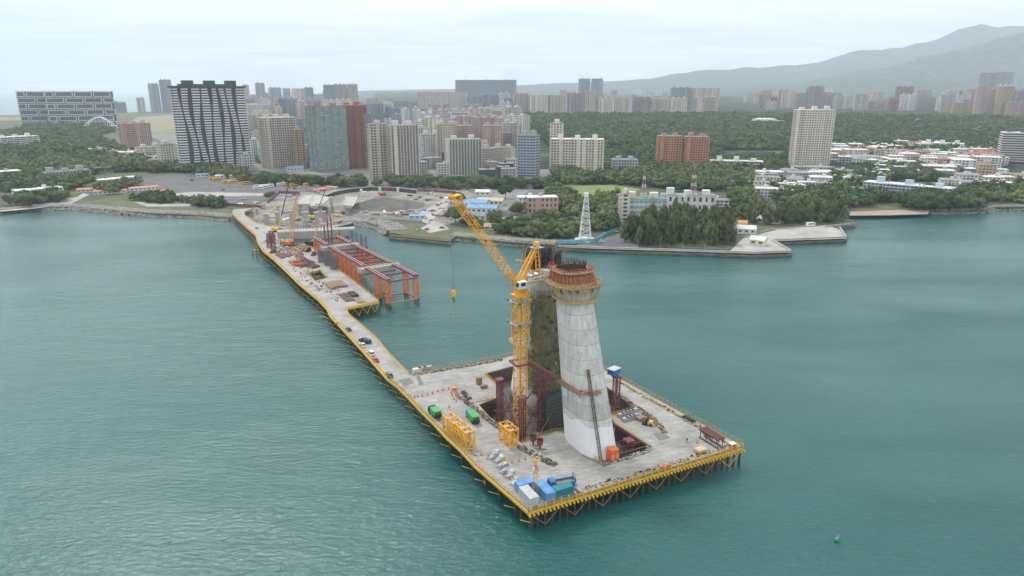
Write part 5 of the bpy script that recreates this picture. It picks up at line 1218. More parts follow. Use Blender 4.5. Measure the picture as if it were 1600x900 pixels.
ico = bmesh.new(); bmesh.ops.create_icosphere(ico, subdivisions=2, radius=1); IV2 = np.array([v.co[:] for v in ico.verts]); IF2 = np.array([[v.index for v in f.verts] for f in ico.faces]); ico.free()
def np_mesh(name, V, F, m, tint=None, smooth=False):
    me = bpy.data.meshes.new(name); nv, nf, k = len(V), len(F), F.shape[1]
    me.vertices.add(nv); me.vertices.foreach_set('co', V.astype(np.float32).ravel()); me.loops.add(nf * k); me.loops.foreach_set('vertex_index', F.astype(np.int32).ravel())
    me.polygons.add(nf); me.polygons.foreach_set('loop_start', np.arange(0, nf * k, k, dtype=np.int32)); me.polygons.foreach_set('loop_total', np.full(nf, k, dtype=np.int32))
    if smooth: me.polygons.foreach_set('use_smooth', np.ones(nf, dtype=bool))
    if tint is not None: a = me.attributes.new('tint', 'FLOAT', 'POINT'); a.data.foreach_set('value', tint.astype(np.float32))
    me.materials.append(m); me.update(calc_edges=True); return me
M_stone = mat('riprap_stone', (.15, .135, .12), .95, col2=(.34, .31, .28), scale=.35)
def riprap(label, pxs, width, n, smin, smax, ztop=3.2):
    q = [P(x, y, 0) for x, y in pxs]; seg = [(b - a).length for a, b in zip(q, q[1:])]; tot = sum(seg); VV, FF = [], []; o = 0
    for i in range(n):
        t = rng.random() * tot
        for k, l in enumerate(seg):
            if t <= l: break
            t -= l
        d = (q[k + 1] - q[k]).normalized(); nrm_ = Vector((-d.y, d.x, 0)); f = rng.random(); off_ = f * width - 4.5; p = q[k] + d * t + nrm_ * off_
        s = rng.uniform(smin, smax) * np.array([rng.uniform(.7, 1.3), rng.uniform(.7, 1.3), rng.uniform(.5, .9)]); V = IV * s * rng.uniform(.8, 1.2, (len(IV), 1)) + np.array([p.x, p.y, -.3 + min(1, (off_ + 4.5) / 4.5) * (ztop + .2)])
        VV.append(V); FF.append(IF + o); o += len(IV)
    ob = bpy.data.objects.new('riprap', np_mesh('riprap', np.vstack(VV), np.vstack(FF), M_stone)); COL.objects.link(ob); kind(ob, 'stuff', label, 'rocks')
riprap('grey boulders armouring the left shore', [(-60, 340), (0, 334), (53, 328.5), (115, 327.5), (173, 332.5), (240, 338), (300, 340), (362, 345)], 17, 6500, .6, 1.25)
riprap('pale boulders on the small green headland', [(545, 351.5), (570, 352.5), (593, 357), (608, 367)], 20, 2200, .6, 1.3)
riprap('jumbled rocks along the shore below the scrub', [(704, 374), (740, 376.5), (770, 380.5), (800, 382.5), (850, 385.5), (871, 386.5)], 13, 2600, .5, 1.3)
riprap('dark rocks at the foot of the right shore', [(1450, 334), (1500, 333), (1536, 332), (1552, 328), (1600, 327), (1640, 326)], 9, 900, .6, 1.3)
riprap('rocks where the trestle road meets the shore', [(366, 346), (400, 351), (440, 359), (500, 361), (545, 352)], 12, 1200, .6, 1.2)

# ---------------------------------------------------------------- foliage
def leaf_mat(name, ramp):
    m = bpy.data.materials.new(name); m.use_nodes = True; nt = m.node_tree; b = nt.nodes['Principled BSDF']; N = nt.nodes.new; L = nt.links.new
    b.inputs['Roughness'].default_value = .8; b.inputs['Specular IOR Level'].default_value = .15
    at = N('ShaderNodeAttribute'); at.attribute_name = 'tint'; oi = N('ShaderNodeObjectInfo'); ad = N('ShaderNodeMath'); ad.operation = 'ADD'; L(at.outputs['Fac'], ad.inputs[0]); L(oi.outputs['Random'], ad.inputs[1])
    fr = N('ShaderNodeMath'); fr.operation = 'FRACT'; L(ad.outputs[0], fr.inputs[0])
    tc = N('ShaderNodeTexCoord'); n = N('ShaderNodeTexNoise'); n.inputs['Scale'].default_value = .45; n.inputs['Detail'].default_value = 4; L(tc.outputs['Object'], n.inputs[0])
    ma = N('ShaderNodeMath'); ma.operation = 'MULTIPLY_ADD'; ma.inputs[1].default_value = .7; L(fr.outputs[0], ma.inputs[0])
    mb_ = N('ShaderNodeMath'); mb_.operation = 'MULTIPLY_ADD'; mb_.inputs[1].default_value = .8; mb_.inputs[2].default_value = -.25; L(n.outputs[0], mb_.inputs[0]); L(mb_.outputs[0], ma.inputs[2])
    r = N('ShaderNodeValToRGB'); e = r.color_ramp.elements; e[0].position = 0; e[0].color = (*ramp[0], 1); e[1].position = 1; e[1].color = (*ramp[2], 1); k = e.new(.5); k.color = (*ramp[1], 1)
    L(ma.outputs[0], r.inputs[0]); L(r.outputs[0], b.inputs['Base Color']); return m
M_leaf = leaf_mat('broadleaf_foliage', ((.018, .042, .015), (.068, .112, .036), (.175, .19, .07)))
M_pine = leaf_mat('pine_foliage', ((.026, .048, .018), (.085, .110, .040), (.20, .20, .08)))
M_bark = mat('bark', (.07, .055, .04), .9, var=.25, scale=3)
def crown_np(kind_, nl, leaves, ls, seed, core=True):
    r = np.random.default_rng(seed); VV, FF = [], []; o = 0
    if kind_ == 'round':
        c = r.normal(size=(nl, 3)); c /= np.linalg.norm(c, axis=1)[:, None]; c *= r.uniform(.35, 1, (nl, 1)) ** .6; c = c * [.62, .62, .36] + [0, 0, .68]; R_ = r.uniform(.26, .42, nl)
    elif kind_ == 'pine':
        h = r.uniform(.18, 1, nl); a = r.uniform(0, 6.28, nl); w = .46 * np.sqrt(np.clip(1.06 - h, 0, 1)) * np.minimum(1, h * 2.6); c = np.stack([np.cos(a) * w * r.uniform(.3, 1, nl), np.sin(a) * w * r.uniform(.3, 1, nl), h], 1); R_ = r.uniform(.10, .18, nl)
    else:
        c = r.normal(size=(nl, 3)) * [.3, .3, .1] + [0, 0, .45]; R_ = r.uniform(.25, .4, nl)
    for i in range(nl):
        if core:
            s = R_[i] * .86 * np.array([1, 1, 1.3 if kind_ == 'pine' else .8]); V = IV * s * r.uniform(.75, 1.15, (len(IV), 1)) + c[i]; VV.append(V); FF.append(IF + o); o += len(IV)
        n = leaves // nl; d = r.normal(size=(n, 3)); d[:, 2] = np.abs(d[:, 2]) * 1.0 - .35; d /= np.linalg.norm(d, axis=1)[:, None]
        p = c[i] + d * R_[i] * r.uniform(.85, 1.22, (n, 1)) * ([1, 1, 1.35] if kind_ == 'pine' else [1, 1, .82])
        u = np.cross(d, r.normal(size=(n, 3))); u /= np.linalg.norm(u, axis=1)[:, None] + 1e-6; v = np.cross(d, u); tilt = r.normal(size=(n, 1)) * .5; v = v + d * tilt
        if kind_ == 'pine': v = v * .6 + np.array([0, 0, .7])
        s = ls * r.uniform(.6, 1.3, (n, 1)); tri = np.stack([p - u * s * .6 - v * s * .5, p + u * s * .6 - v * s * .5, p + v * s * .8], 1).reshape(-1, 3)
        VV.append(tri); FF.append(np.arange(3 * n).reshape(-1, 3) + o); o += 3 * n
    return np.vstack(VV), np.vstack(FF)
# near, single trees (unit crowns: height 1, radius about 0.6)
CR = {('round', i): np_mesh('crown', *crown_np('round', 12, 900, .075, 100 + i), M_leaf) for i in range(4)}
CR.update({('pine', i): np_mesh('crown', *crown_np('pine', 22, 1200, .055, 200 + i), M_pine) for i in range(4)})
CR.update({('bright', i): np_mesh('crown', *crown_np('round', 10, 700, .08, 300 + i), leaf_mat('yellow_blossom', ((.13, .15, .02), (.24, .23, .03), (.34, .30, .04)))) for i in range(1)})
TRK = MB().bar((0, 0, -.04), (0, 0, .35), .035, 7, r2=.025).bar((0, 0, .3), (.14, .05, .6), .02, 5, r2=.01).bar((0, 0, .32), (-.12, -.08, .62), .02, 5, r2=.01).bar((0, 0, .34), (.02, .1, .75), .018, 5, r2=.006).mesh('trunk', M_bark)
PROT = {}; NT = [0]
def tree(p, h, w, k, label, group, rot=None):
    v = random.randrange(4) if k != 'bright' else 0
    t = thing('tree' if k != 'pine' else 'pine_tree', label, 'tree', (p.x, p.y, p.z - .05), random.uniform(0, 6.28) if rot is None else rot, group); t.scale = (w, w, h)
    inst('crown', CR[(k, v)], t, Matrix.Identity(4)); inst('trunk', TRK, t, Matrix.Identity(4)); NT[0] += 1; return t
def pts_in(poly_px, spacing, seed=0, z=2.95, useG=False):
    poly = [G(x, y) for x, y in poly_px] if useG else [P(x, y, z) for x, y in poly_px]; r = random.Random(seed); out = []
    x0, x1 = min(p.x for p in poly), max(p.x for p in poly); y = min(p.y for p in poly); y1 = max(p.y for p in poly); row = 0
    while y < y1:
        s = spacing(y) if callable(spacing) else spacing; x = x0 + (row % 2) * s / 2
        while x < x1:
            p = Vector((x + r.uniform(-.38, .38) * s, y + r.uniform(-.38, .38) * s, 0))
            if inside(p, poly): p.z = gz(p.x, p.y); out.append((p, s))
            x += s
        y += s * .87; row += 1
    return out
def grove(poly, sp, h, w, k, label, group, seed):
    ps = pts_in(poly, sp, seed); X = sorted(p.x for p, s in ps); Y = sorted(p.y for p, s in ps); n = len(ps)
    for p, s in ps:
        r = random.uniform(.62, 1.25); a = 'left' if p.x < X[n // 3] else 'right' if p.x > X[2 * n // 3] else 'middle'; b = 'nearest the water' if p.y < Y[n // 3] else 'farthest inland' if p.y > Y[2 * n // 3] else 'in between'
        tree(p, h * r, w * r * random.uniform(.9, 1.15), k, ('taller ' if r > 1.0 else 'shorter ') + label.replace('tall ', '') + ', ' + a + ' part, ' + b, group)
# ---------------------------------------------------------------- buildings
def wallm(n, c, v=.1): return mat('wall_' + n, c, .85, var=v, scale=.12)
WM = {'beige': wallm('beige', (.50, .45, .39)), 'cream': wallm('cream', (.62, .57, .48)), 'white': wallm('white', (.62, .62, .61)), 'pink': wallm('pink', (.47, .32, .29)), 'grey': wallm('grey', (.33, .34, .36)),
      'brick': wallm('brick', (.27, .10, .07), .2), 'tan': wallm('tan', (.46, .33, .20)), 'orange_brown': wallm('orange_brown', (.47, .21, .12), .18), 'grey_green': wallm('grey_green', (.18, .24, .23)), 'dark': wallm('dark', (.07, .08, .095)),
      'mauve': wallm('mauve', (.32, .26, .27)), 'blue_grey': wallm('blue_grey', (.20, .25, .31)), 'pale_blue': wallm('pale_blue', (.40, .52, .60)), 'yellow': wallm('yellow', (.60, .52, .28)), 'black_slate': wallm('black_slate', (.04, .055, .06))}
M_win = mat('window_glass', (.02, .028, .035), .15, col2=(.10, .11, .12), scale=.3, spec=.6)
M_roofg = mat('roof_grey', (.24, .24, .235), .9, var=.25, scale=.2); M_roofr = mat('roof_red', (.36, .10, .06), .8, var=.2, scale=.3); M_rooft = mat('roof_pink', (.45, .26, .21), .8, var=.15, scale=.3)
M_roofb = mat('roof_blue', (.10, .26, .48), .5, var=.15, scale=.3); M_roofG = mat('roof_green', (.07, .20, .15), .6, var=.15, scale=.3); M_roofw = mat('roof_white', (.60, .60, .58), .7, var=.2, scale=.2); M_trim = mat('trim_white', (.58, .57, .55), .8, var=.08, scale=.3)
ROOFS = {'grey': M_roofg, 'red': M_roofr, 'pink': M_rooft, 'blue': M_roofb, 'green': M_roofG, 'white': M_roofw}
UNITWIN = MB().box((0, 0, 0), (1, 1, 1)).mesh('window', M_win)
def faces_of(w, d):
    return [((0, -d / 2), 0, w), ((w / 2, 0), math.pi / 2, d), ((0, d / 2), math.pi, w), ((-w / 2, 0), -math.pi / 2, d)]
def building(base, w, d, H, rz, wall, label, lod=1, style='grid', roof='grey', fh=3.3, bay=3.6, group=None, name='apartment_building', cat='building', trim=None, ph=True, seed=0, balc=.45, wcol=None, fins=False, cap=100, winw=.44):
    rn = random.Random(hash((round(base.x), round(base.y))) & 0xffff); c = Vector((base.x - math.sin(rz) * -0, base.y, base.z))
    c = base + Vector((-math.sin(rz), math.cos(rz), 0)) * (d / 2)
    t = thing(name, label, cat, (c.x, c.y, c.z - .3), rz, group); W = WM[wall]; T = trim or W; G_ = wcol or M_win
    nf = max(1, round(H / fh)); fh = H / nf
    wb = MB(); wb.box((0, 0, 0), (w, d, H + .3)); wins = []; bals = []
    for (ox, oy), a, L_ in faces_of(w, d):
        nb = max(1, round(L_ / bay)); bw = L_ / nb; ca, sa = math.cos(a), math.sin(a); front = a == 0 or lod < 2
        cols = [rn.random() for _ in range(nb)]; ww_ = [rn.uniform(.75, 1.2) for _ in range(nb)]
        for i in range(nb):
            u = -L_ / 2 + bw * (i + .5); isb = cols[i] < balc or cols[nb - 1 - i] < balc * .5
            if style == 'ribbon' or (nb > 5 and balc > 0 and cols[i] > .9): continue
            for f in range(nf):
                z = .3 + f * fh + fh * .32
                wins.append((ox + u * ca, oy + u * sa, z, min(bw * .9, bw * (winw + .15 if isb else winw) * ww_[i]), fh * .52, a))
                if isb and lod >= 1 and f > 0: bals.append((ox + u * ca + .45 * math.sin(a), oy + u * sa - .45 * math.cos(a), z - fh * .36, bw * .82, fh * .34, a))
        if style == 'ribbon':
            for f in range(nf): wins.append((ox, oy, .3 + f * fh + fh * .3, L_ * .97, fh * .5, a))
        if fins or lod >= 2:
            for i in range(nb + 1):
                if fins or i % 3 == 0: u = -L_ / 2 + bw * i; wb.box((ox + u * ca + .2 * math.sin(a), oy + u * sa - .2 * math.cos(a), 0), (.5, .7, H + .3), a)
        if lod >= 1:
            for f in (1, nf): wb.box((ox + .15 * math.sin(a), oy - .15 * math.cos(a), f * fh - .1), (L_ + .5, .5, .4), a)
    if lod >= 2 and bals:
        bals.sort(key=lambda q: (math.cos(q[5]) < .5, -q[3])); bm_ = q_win(T, 'balcony')
        for q in bals[:70]: inst('balcony', bm_, t, Matrix.Translation((q[0], q[1], q[2])) @ Matrix.Rotation(q[5], 4, 'Z') @ Matrix.Diagonal((q[3], 1.1, q[4], 1)))
        if bals[70:]:
            m = MB()
            for q in bals[70:]: m.box(q[:3], (q[3], 1.1, q[4]), q[5])
            m.build('balcony', T, t)['kind'] = 'stuff'
    elif bals:
        for q in bals: wb.box(q[:3], (q[3], 1.1, q[4]), q[5], 0)
    if lod >= 2:
        wins.sort(key=lambda q: (math.cos(q[5]) < .5, -q[3]))
        for q in wins[:cap]: inst('window', UNITWIN if not wcol else q_win(wcol), t, Matrix.Translation((q[0], q[1], q[2])) @ Matrix.Rotation(q[5], 4, 'Z') @ Matrix.Diagonal((q[3], .16, q[4], 1)))
        rest = wins[cap:]
        if rest:
            m = MB()
            for q in rest: m.box((q[0], q[1], q[2]), (q[3], .16, q[4]), q[5])
            o = m.build('window', G_, t); o['kind'] = 'stuff'
        wb.build('wall', W, t)
    else:
        for q in wins: wb.box((q[0], q[1], q[2]), (q[3], .2, q[4]), q[5], 1)
        wb.build('wall', [W, G_], t)
    if style == 'ribbon' and lod >= 2:
        for f in range(1, nf + 1): MB().box((0, 0, f * fh - .2), (w + 2.4, d + 2.4, fh * .34)).build('floor_band', M_trim, t)
    r = MB(); r.box((0, 0, H + .3), (w + .6, d + .6, .5)); 
    r.build('roof', ROOFS[roof], t)
    if ph and lod >= 1 and H < 16 and w < 40:
        MB().box((w * rn.uniform(-.25, .25), d * .2, H + .8), (3.2, 3.0, 2.4)).build('rooftop_stair_house', W, t)
    elif ph and lod >= 1:
        n_ = 1 if w < 22 else 2 if w < 45 else 3
        for i in range(n_): x = (i - (n_ - 1) / 2) * w / n_; MB().box((x, d * .05, H + .8), (min(6.5, w * .4), min(6.5, d * .5), rn.uniform(3, 5.5))).build('rooftop_stair_house', W, t)
        for i in range(n_ + 1): x = rn.uniform(-.4, .4) * w; y = rn.uniform(-.35, .1) * d; MB().bar((x, y, H + .8), (x, y, H + 2.4), 1.0, 8).build('water_tank', M_gal, t)
    return t
QW = {}
def q_win(m, n='window'):
    if (n, m.name) not in QW: QW[(n, m.name)] = MB().box((0, 0, 0), (1, 1, 1)).mesh(n, m)
    return QW[(n, m.name)]
def B(px, yb, yt, wpx, ratio, yaw, wall, label, **k):
    b = G(px, yb); H = zat(b.y, px, yt) - b.z; mpp = depth(b) / FP; rz = math.atan2(-b.x, b.y) + R(yaw)
    rel = R(yaw); Wm = wpx * mpp; w = Wm / (abs(math.cos(rel)) + ratio * abs(math.sin(rel))); d = w * ratio; az0 = math.atan2(-b.x, b.y); b = b + Vector((math.cos(az0), math.sin(az0), 0)) * (d / 2 * math.sin(rel))
    return building(b, w, d, max(3.2, H), rz, wall, label, **k)
M_ggl = mat('green_glass', (.06, .10, .095), .2, col2=(.42, .47, .45), scale=.16, spec=.6, stretch=(1, 1, 1.6), detail=9)
M_bgl = mat('blue_glass', (.02, .09, .16), .2, col2=(.05, .16, .25), scale=.1)
# the towers near the avenue
B(439, 262, 184, 56, .5, 24, 'beige', 'tall beige apartment tower with two wings right of the black and white tower', lod=2, balc=.6, roof='white')
B(470, 263, 203, 17, 1.2, 20, 'tan', 'narrow tan brick tower tucked between the beige tower and the green glass tower', lod=2)
B(516, 268, 166, 60, .7, 26, 'grey_green', 'grey green glass office tower with brown roof house left of the red brick tower', lod=2, wcol=M_ggl, winw=.72, balc=0, roof='red')
B(556, 263, 165, 42, 1.0, 22, 'brick', 'tall red brick apartment tower right behind the green glass tower', lod=2, roof='red', balc=.5)
B(577, 262, 178, 14, 1, 20, 'mauve', 'slim mauve tower with pointed white roof right of the red brick tower', lod=2)
B(594, 279, 194, 32, .9, 12, 'beige', 'beige tower with green roof glazing left of the cream pilastered tower', lod=2, roof='green', balc=.4)
B(632, 281, 196, 48, .55, 16, 'cream', 'cream tower with tall white vertical pilasters beside the avenue', lod=2, fins=True, trim=WM['mauve'], balc=.9)
B(724, 274, 218, 58, .45, 8, 'cream', 'cream and grey green apartment slab right of the brown small block', lod=2, trim=WM['grey_green'], balc=.7)
B(703, 271, 238, 22, .8, 8, 'dark', 'dark brown office block left of the cream and green slab', lod=2, balc=0)
B(826, 277, 212, 34, .8, -18, 'grey', 'unfinished tower wrapped in blue netting beside the street', lod=2, wcol=M_bgl, winw=.8, balc=0, ph=True)
B(901, 273, 218, 82, .32, -3, 'cream', 'wide cream apartment slab with dark balcony rows and three roof houses', lod=2, roof='white', balc=.9, trim=WM['cream'])
B(869, 265, 193, 20, 1.0, -5, 'cream', 'tall narrow cream tower behind the wide cream slab', lod=2)
B(1043, 262, 213, 38, .6, 8, 'orange_brown', 'left of the twin orange brown apartment towers', lod=2, balc=.8, trim=WM['orange_brown'])
B(1085, 263, 214, 38, .6, 8, 'orange_brown', 'right of the twin orange brown apartment towers', lod=2, balc=.8, trim=WM['orange_brown'])
B(1262, 262, 172, 59, .45, 14, 'cream', 'very tall cream apartment tower standing alone above the right town', lod=2, balc=.25, bay=3.2, fh=3.1, roof='white', winw=.52)
B(1579, 255, 208, 40, .9, 8, 'dark', 'dark stepped tower with white floor bands at the right edge', lod=2, style='ribbon', trim=M_trim)
B(215, 232, 193, 44, .5, 20, 'pink', 'pinkish cream mid rise block left of the black and white tower', lod=2)
B(262, 263, 226, 24, .8, 20, 'cream', 'plain cream block with blank side wall left of the black and white tower', lod=2, balc=0)
B(236, 248, 230, 40, .5, 22, 'cream', 'low cream apartment row left of the blank cream block', lod=2)
B(385, 262, 242, 26, .6, 15, 'white', 'white block partly hidden behind the black and white tower', lod=1)
# black and white tower with wavy balconies
b = G(341, 264); Hh = zat(b.y, 331, 137) - b.z; rz = math.atan2(-b.x, b.y) + R(10); mpp = depth(b) / FP; w = 105 * mpp / (math.cos(R(10)) + .25 * math.sin(R(10))); d = w * .22
c = b + Vector((-math.sin(rz), math.cos(rz), 0)) * d / 2; t = thing('apartment_tower', 'huge black and white banded apartment tower with wavy dark recesses', 'tower', (c.x, c.y, c.z), rz)
MB().box((0, 0, 0), (w, d, Hh)).build('core', WM['black_slate'], t); nf = 32; fh = Hh / nf; nc = 8
M_wb = mat('white_balcony', (.72, .72, .71), .6, var=.04)
for f in range(nf):
    m = MB(); z = f * fh + fh * .2; edges = [-w / 2]
    gaps = []
    for k in range(nc - 1):
        x = -w / 2 + w * (k + 1) / nc; ph_ = math.sin(f / nf * 5.2 + k * 1.1) * w * .022 + (f / nf - .5) * w * -.03; gw = (w * .012) + w * .010 * (math.sin(f / nf * 7 + k * 2.3) + 1); gaps.append((x + ph_ - gw, x + ph_ + gw))
    x = -w / 2
    for g0, g1 in gaps + [(w / 2, w / 2)]:
        if g0 - x > 1:
            m.box(((x + g0) / 2, -d / 2 - .7, z), (g0 - x, 1.6, fh * .42)); m.box(((x + g0) / 2, d / 2 + .7, z), (g0 - x, 1.6, fh * .42))
        x = g1
    m.box((w / 2 + .4, 0, z), (1, d * .8, fh * .42)).box((-w / 2 - .4, 0, z), (1, d * .8, fh * .42)); m.build('balcony_band', M_wb, t)
m = MB(); m.box((0, 0, Hh), (w + 5, d + 5, 2.2)); m.box((0, 0, Hh + 2.2), (w * .8, d * .7, 2.5))
for x in (-.27, .03, .33): m.box((w * x, 0, Hh + 4.7), (w * .15, d * .5, 4.6))
m.build('roof_garden', mat('dark_green_slate', (.05, .075, .065), .9, var=.4, scale=.2), t)
# brick patterned office blocks
for (x0, x1, yb_, lb) in ((40, 87, 199, 'left block of the blue glass offices with white brick pattern'), (88, 178, 199, 'long right block of the blue glass offices with white brick pattern')):
    b = G((x0 + x1) / 2, yb_); Hh = zat(b.y, x0, 143) - b.z; mpp = depth(b) / FP; w = (x1 - x0) * mpp; rz = math.atan2(-b.x, b.y); d = 26
    c = b + Vector((-math.sin(rz), math.cos(rz), 0)) * d / 2; t = thing('office_block', lb, 'office building', (c.x, c.y, c.z), rz)
    g = MB(); g.box((0, 0, 0), (w, d, Hh)); nf = 18
    for f in range(nf): g.box((0, 0, Hh * f / nf), (w + .4, d + .4, .7))
    g.build('glass_body', mat('navy_glass', (.02, .03, .055), .3, col2=(.07, .085, .12), scale=.15, stretch=(1, 1, 3)), t)
    rows = 6; rh = Hh / rows; bl = rh * 2.8
    for r_ in range(rows):
        x = -w / 2 - (bl * .5 if r_ % 2 else 0) + .2
        while x < w / 2:
            a0, a1 = max(x, -w / 2), min(x + bl - 3.5, w / 2)
            if a1 - a0 > 6:
                m = MB(); z0, z1 = r_ * rh + 2.5, (r_ + 1) * rh - 2.0
                for zz in (z0, z1): m.box(((a0 + a1) / 2, -d / 2 - .8, zz), (a1 - a0, 1.8, 1.5))
                for xx in (a0 + 1.2, a1 - 1.2): m.box((xx, -d / 2 - .8, z0), (1.6, 1.8, z1 - z0 + 1.5))
                m.build('white_frame', M_wb, t)
            x += bl
    MB().box((0, 0, Hh), (w, d, 2)).build('parapet', M_wb, t)
# condo wall, palace block, dark slab and other far towers
B(692, 178, 144, 78, .25, 4, 'beige', 'palace like beige block with ornate pink roofs and tall columns', lod=1, fins=True, roof='pink', bay=8, balc=0)
B(760, 165, 125, 96, .25, -3, 'blue_grey', 'very wide dark blue grey tower slab on the skyline', lod=1, style='ribbon', bay=9, fh=4)
for i, (px, yt, wp) in enumerate(((815, 146, 26), (843, 149, 30), (872, 149, 28), (898, 146, 26), (921, 143, 24), (946, 154, 26), (972, 154, 30), (1001, 152, 30), (1030, 155, 30), (1059, 154, 26), (1100, 152, 40))):
    B(px, 179, yt, wp, .5, [6, -8, 4][i % 3], ['beige', 'cream', 'beige', 'mauve'][i % 4], ['first', 'second', 'third', 'fourth', 'fifth', 'sixth', 'seventh', 'eighth', 'ninth', 'tenth', 'last'][i] + ' block from the left in the long condominium wall behind the woods', lod=1, fins=True, roof='pink', bay=6, group=None)
for px, wp in ((912, 18), (932, 18)): B(px, 160, 123, wp, .8, 5, 'blue_grey', ('left' if px < 920 else 'right') + ' twin blue grey tower rising behind the condominium wall', lod=1, bay=5)
for px, yt, wp, wl, l in ((1062, 137, 32, 'blue_grey', 'blue grey block right behind the condominium wall'), (1100, 138, 44, 'beige', 'beige colonnaded block right behind the condominium wall'), (1537, 114, 24, 'mauve', 'left tall mauve tower on the right skyline'), (1562, 113, 24, 'mauve', 'right tall mauve tower on the right skyline'),
                          (245, 131, 15, 'grey', 'left of the two tall grey towers left of the black and white tower'), (264, 125, 17, 'blue_grey', 'right of the two tall grey towers left of the black and white tower'), (222, 153, 11, 'beige', 'small lone beige tower on the left plain'),
                          (178, 158, 12, 'grey', 'left grey slab right behind the patterned offices'), (191, 160, 14, 'blue_grey', 'right grey slab right behind the patterned offices'), (516, 133, 16, 'blue_grey', 'blue grey tower at the left of the tall trio'), (534, 132, 20, 'mauve', 'middle mauve tower of the tall trio'), (553, 132, 16, 'pink', 'right pinkish tower of the tall trio'),
                          (410, 130, 14, 'grey', 'grey twin peaked tower right of the black and white tower'), (388, 133, 9, 'beige', 'slim stepped tower right behind the black and white tower'), (485, 137, 14, 'blue_grey', 'blue tower with white bands left of the tall trio')):
    B(px, {1537: 160, 1562: 160, 1062: 170, 1100: 170}.get(px, 176), yt, wp, .7, 8, wl, l, lod=1, bay=5)
def district(n, poly, hpx, wpx, pal, fmt, group, seed, lod=1, yaw=12, roofs=('grey',), sep=1.0, ratio=(.5, 1.1), name='apartment_building', ph=True, bay=3.6, cat='building', hm=None):
    r = random.Random(seed); ys = [p[1] for p in poly]; xs = [p[0] for p in poly]; pp = [Vector((x, y, 0)) for x, y in poly]; got = []; tries = 0
    while len(got) < n and tries < n * 60:
        tries += 1; x, y = r.uniform(min(xs), max(xs)), r.uniform(min(ys), max(ys))
        if not inside(Vector((x, y, 0)), pp): continue
        b = G(x, y); mpp = depth(b) / FP; w = r.uniform(*wpx) * mpp
        if any((b - q).length < (w + qw) * .5 * sep for q, qw in OCC): continue
        OCC.append((b, w)); got.append(b); wl = r.choice(pal); ro = r.choice(roofs); f_ = (x - min(xs)) / (max(xs) - min(xs)); g_ = (y - min(ys)) / (max(ys) - min(ys)); loc_ = ', ' + ('left' if f_ < .25 else 'right' if f_ > .75 else 'middle left' if f_ < .5 else 'middle right') + (' front' if g_ > .66 else ' back' if g_ < .33 else ' centre'); H = r.uniform(*hm) if hm else r.uniform(*hpx) * mpp
        building(b, w, w * r.uniform(*ratio), H, math.atan2(-b.x, b.y) + R(yaw + r.uniform(-6, 6)), wl, fmt.format(c=wl.replace('_', ' '), r=ro, s='taller' if H > (hm[0] + hm[1]) / 2 else 'lower') + loc_, lod=lod, roof=ro, group=group, name=name, ph=ph, bay=bay, cat=cat)
OCC = []
for o in list(COL.objects):
    if o.get('category') in ('building', 'tower', 'office building'): OCC.append((Vector((o.location.x, o.location.y, o.location.z)), 32))
district(96, [(655, 258), (660, 205), (680, 190), (700, 186), (812, 186), (820, 215), (800, 262), (760, 268)], 0, (20, 34), ['beige', 'pink', 'white', 'grey', 'cream', 'mauve', 'beige'], '{s} {c} apartment block in the dense central quarter', 'blocks of the dense central quarter', 1, hm=(22, 62), sep=.78)
district(16, [(395, 258), (395, 225), (470, 215), (480, 258)], 0, (16, 26), ['white', 'grey', 'beige'], '{s} {c} block behind the beige two winged tower', 'blocks behind the beige tower', 2, hm=(10, 30))
district(60, [(392, 205), (385, 176), (565, 174), (640, 186), (650, 205), (600, 200), (480, 205)], 0, (14, 26), ['beige', 'pink', 'white', 'grey', 'blue_grey', 'cream'], '{s} {c} tower in the quarter behind the green glass tower', 'towers behind the green glass tower', 3, hm=(30, 80), bay=4, sep=.8)
district(26, [(385, 174), (390, 166), (560, 166), (565, 173)], 0, (10, 18), ['grey', 'blue_grey', 'beige', 'mauve'], '{s} hazy {c} tower on the left skyline', 'hazy towers on the left skyline', 4, hm=(60, 125), bay=5, sep=.8)
district(14, [(600, 186), (640, 184), (655, 195), (650, 206), (600, 200)], 0, (10, 16), ['white', 'blue_grey', 'beige'], '{s} {c} block left of the palace like block', 'blocks left of the palace like block', 5, hm=(20, 55))
district(9, [(735, 180), (738, 175), (806, 176), (806, 181)], 0, (12, 18), ['grey', 'white', 'blue_grey'], '{s} {c} tower in front of the wide dark slab', 'towers before the wide dark slab', 6, hm=(45, 80), bay=4)
district(72, [(1190, 172), (1195, 165), (1600, 167), (1640, 178), (1600, 181), (1400, 174)], 0, (12, 24), ['beige', 'pink', 'mauve', 'white', 'grey', 'tan', 'brick'], '{s} {c} tower in the far right city below the mountain', 'towers below the mountain', 7, hm=(30, 95), bay=5, sep=.85)
district(26, [(1130, 166), (1140, 160), (1640, 158), (1640, 165)], 0, (9, 16), ['white', 'pink', 'grey', 'beige'], '{s} hazy {c} block at the far back of the right city', 'far back blocks of the right city', 8, hm=(25, 60), bay=6, sep=.9)
district(16, [(850, 155), (860, 148), (1060, 146), (1120, 152), (1080, 157)], 0, (6, 12), ['beige', 'grey', 'pink', 'white'], '{s} hazy {c} block behind the condominium wall', 'hazy blocks behind the condominium wall', 18, hm=(20, 70), bay=6, sep=.9)
district(90, [(1292, 262), (1300, 240), (1420, 232), (1560, 244), (1560, 262), (1500, 268), (1420, 262)], 0, (17, 34), ['white', 'cream', 'grey', 'white', 'beige', 'tan'], '{s} {c} house with {r} roof in the hillside town', 'houses of the hillside town', 9, lod=1, hm=(7, 15), roofs=('white', 'grey', 'white', 'white', 'grey', 'red'), name='town_house', cat='house', sep=.72, ratio=(.6, 1.4), bay=4)
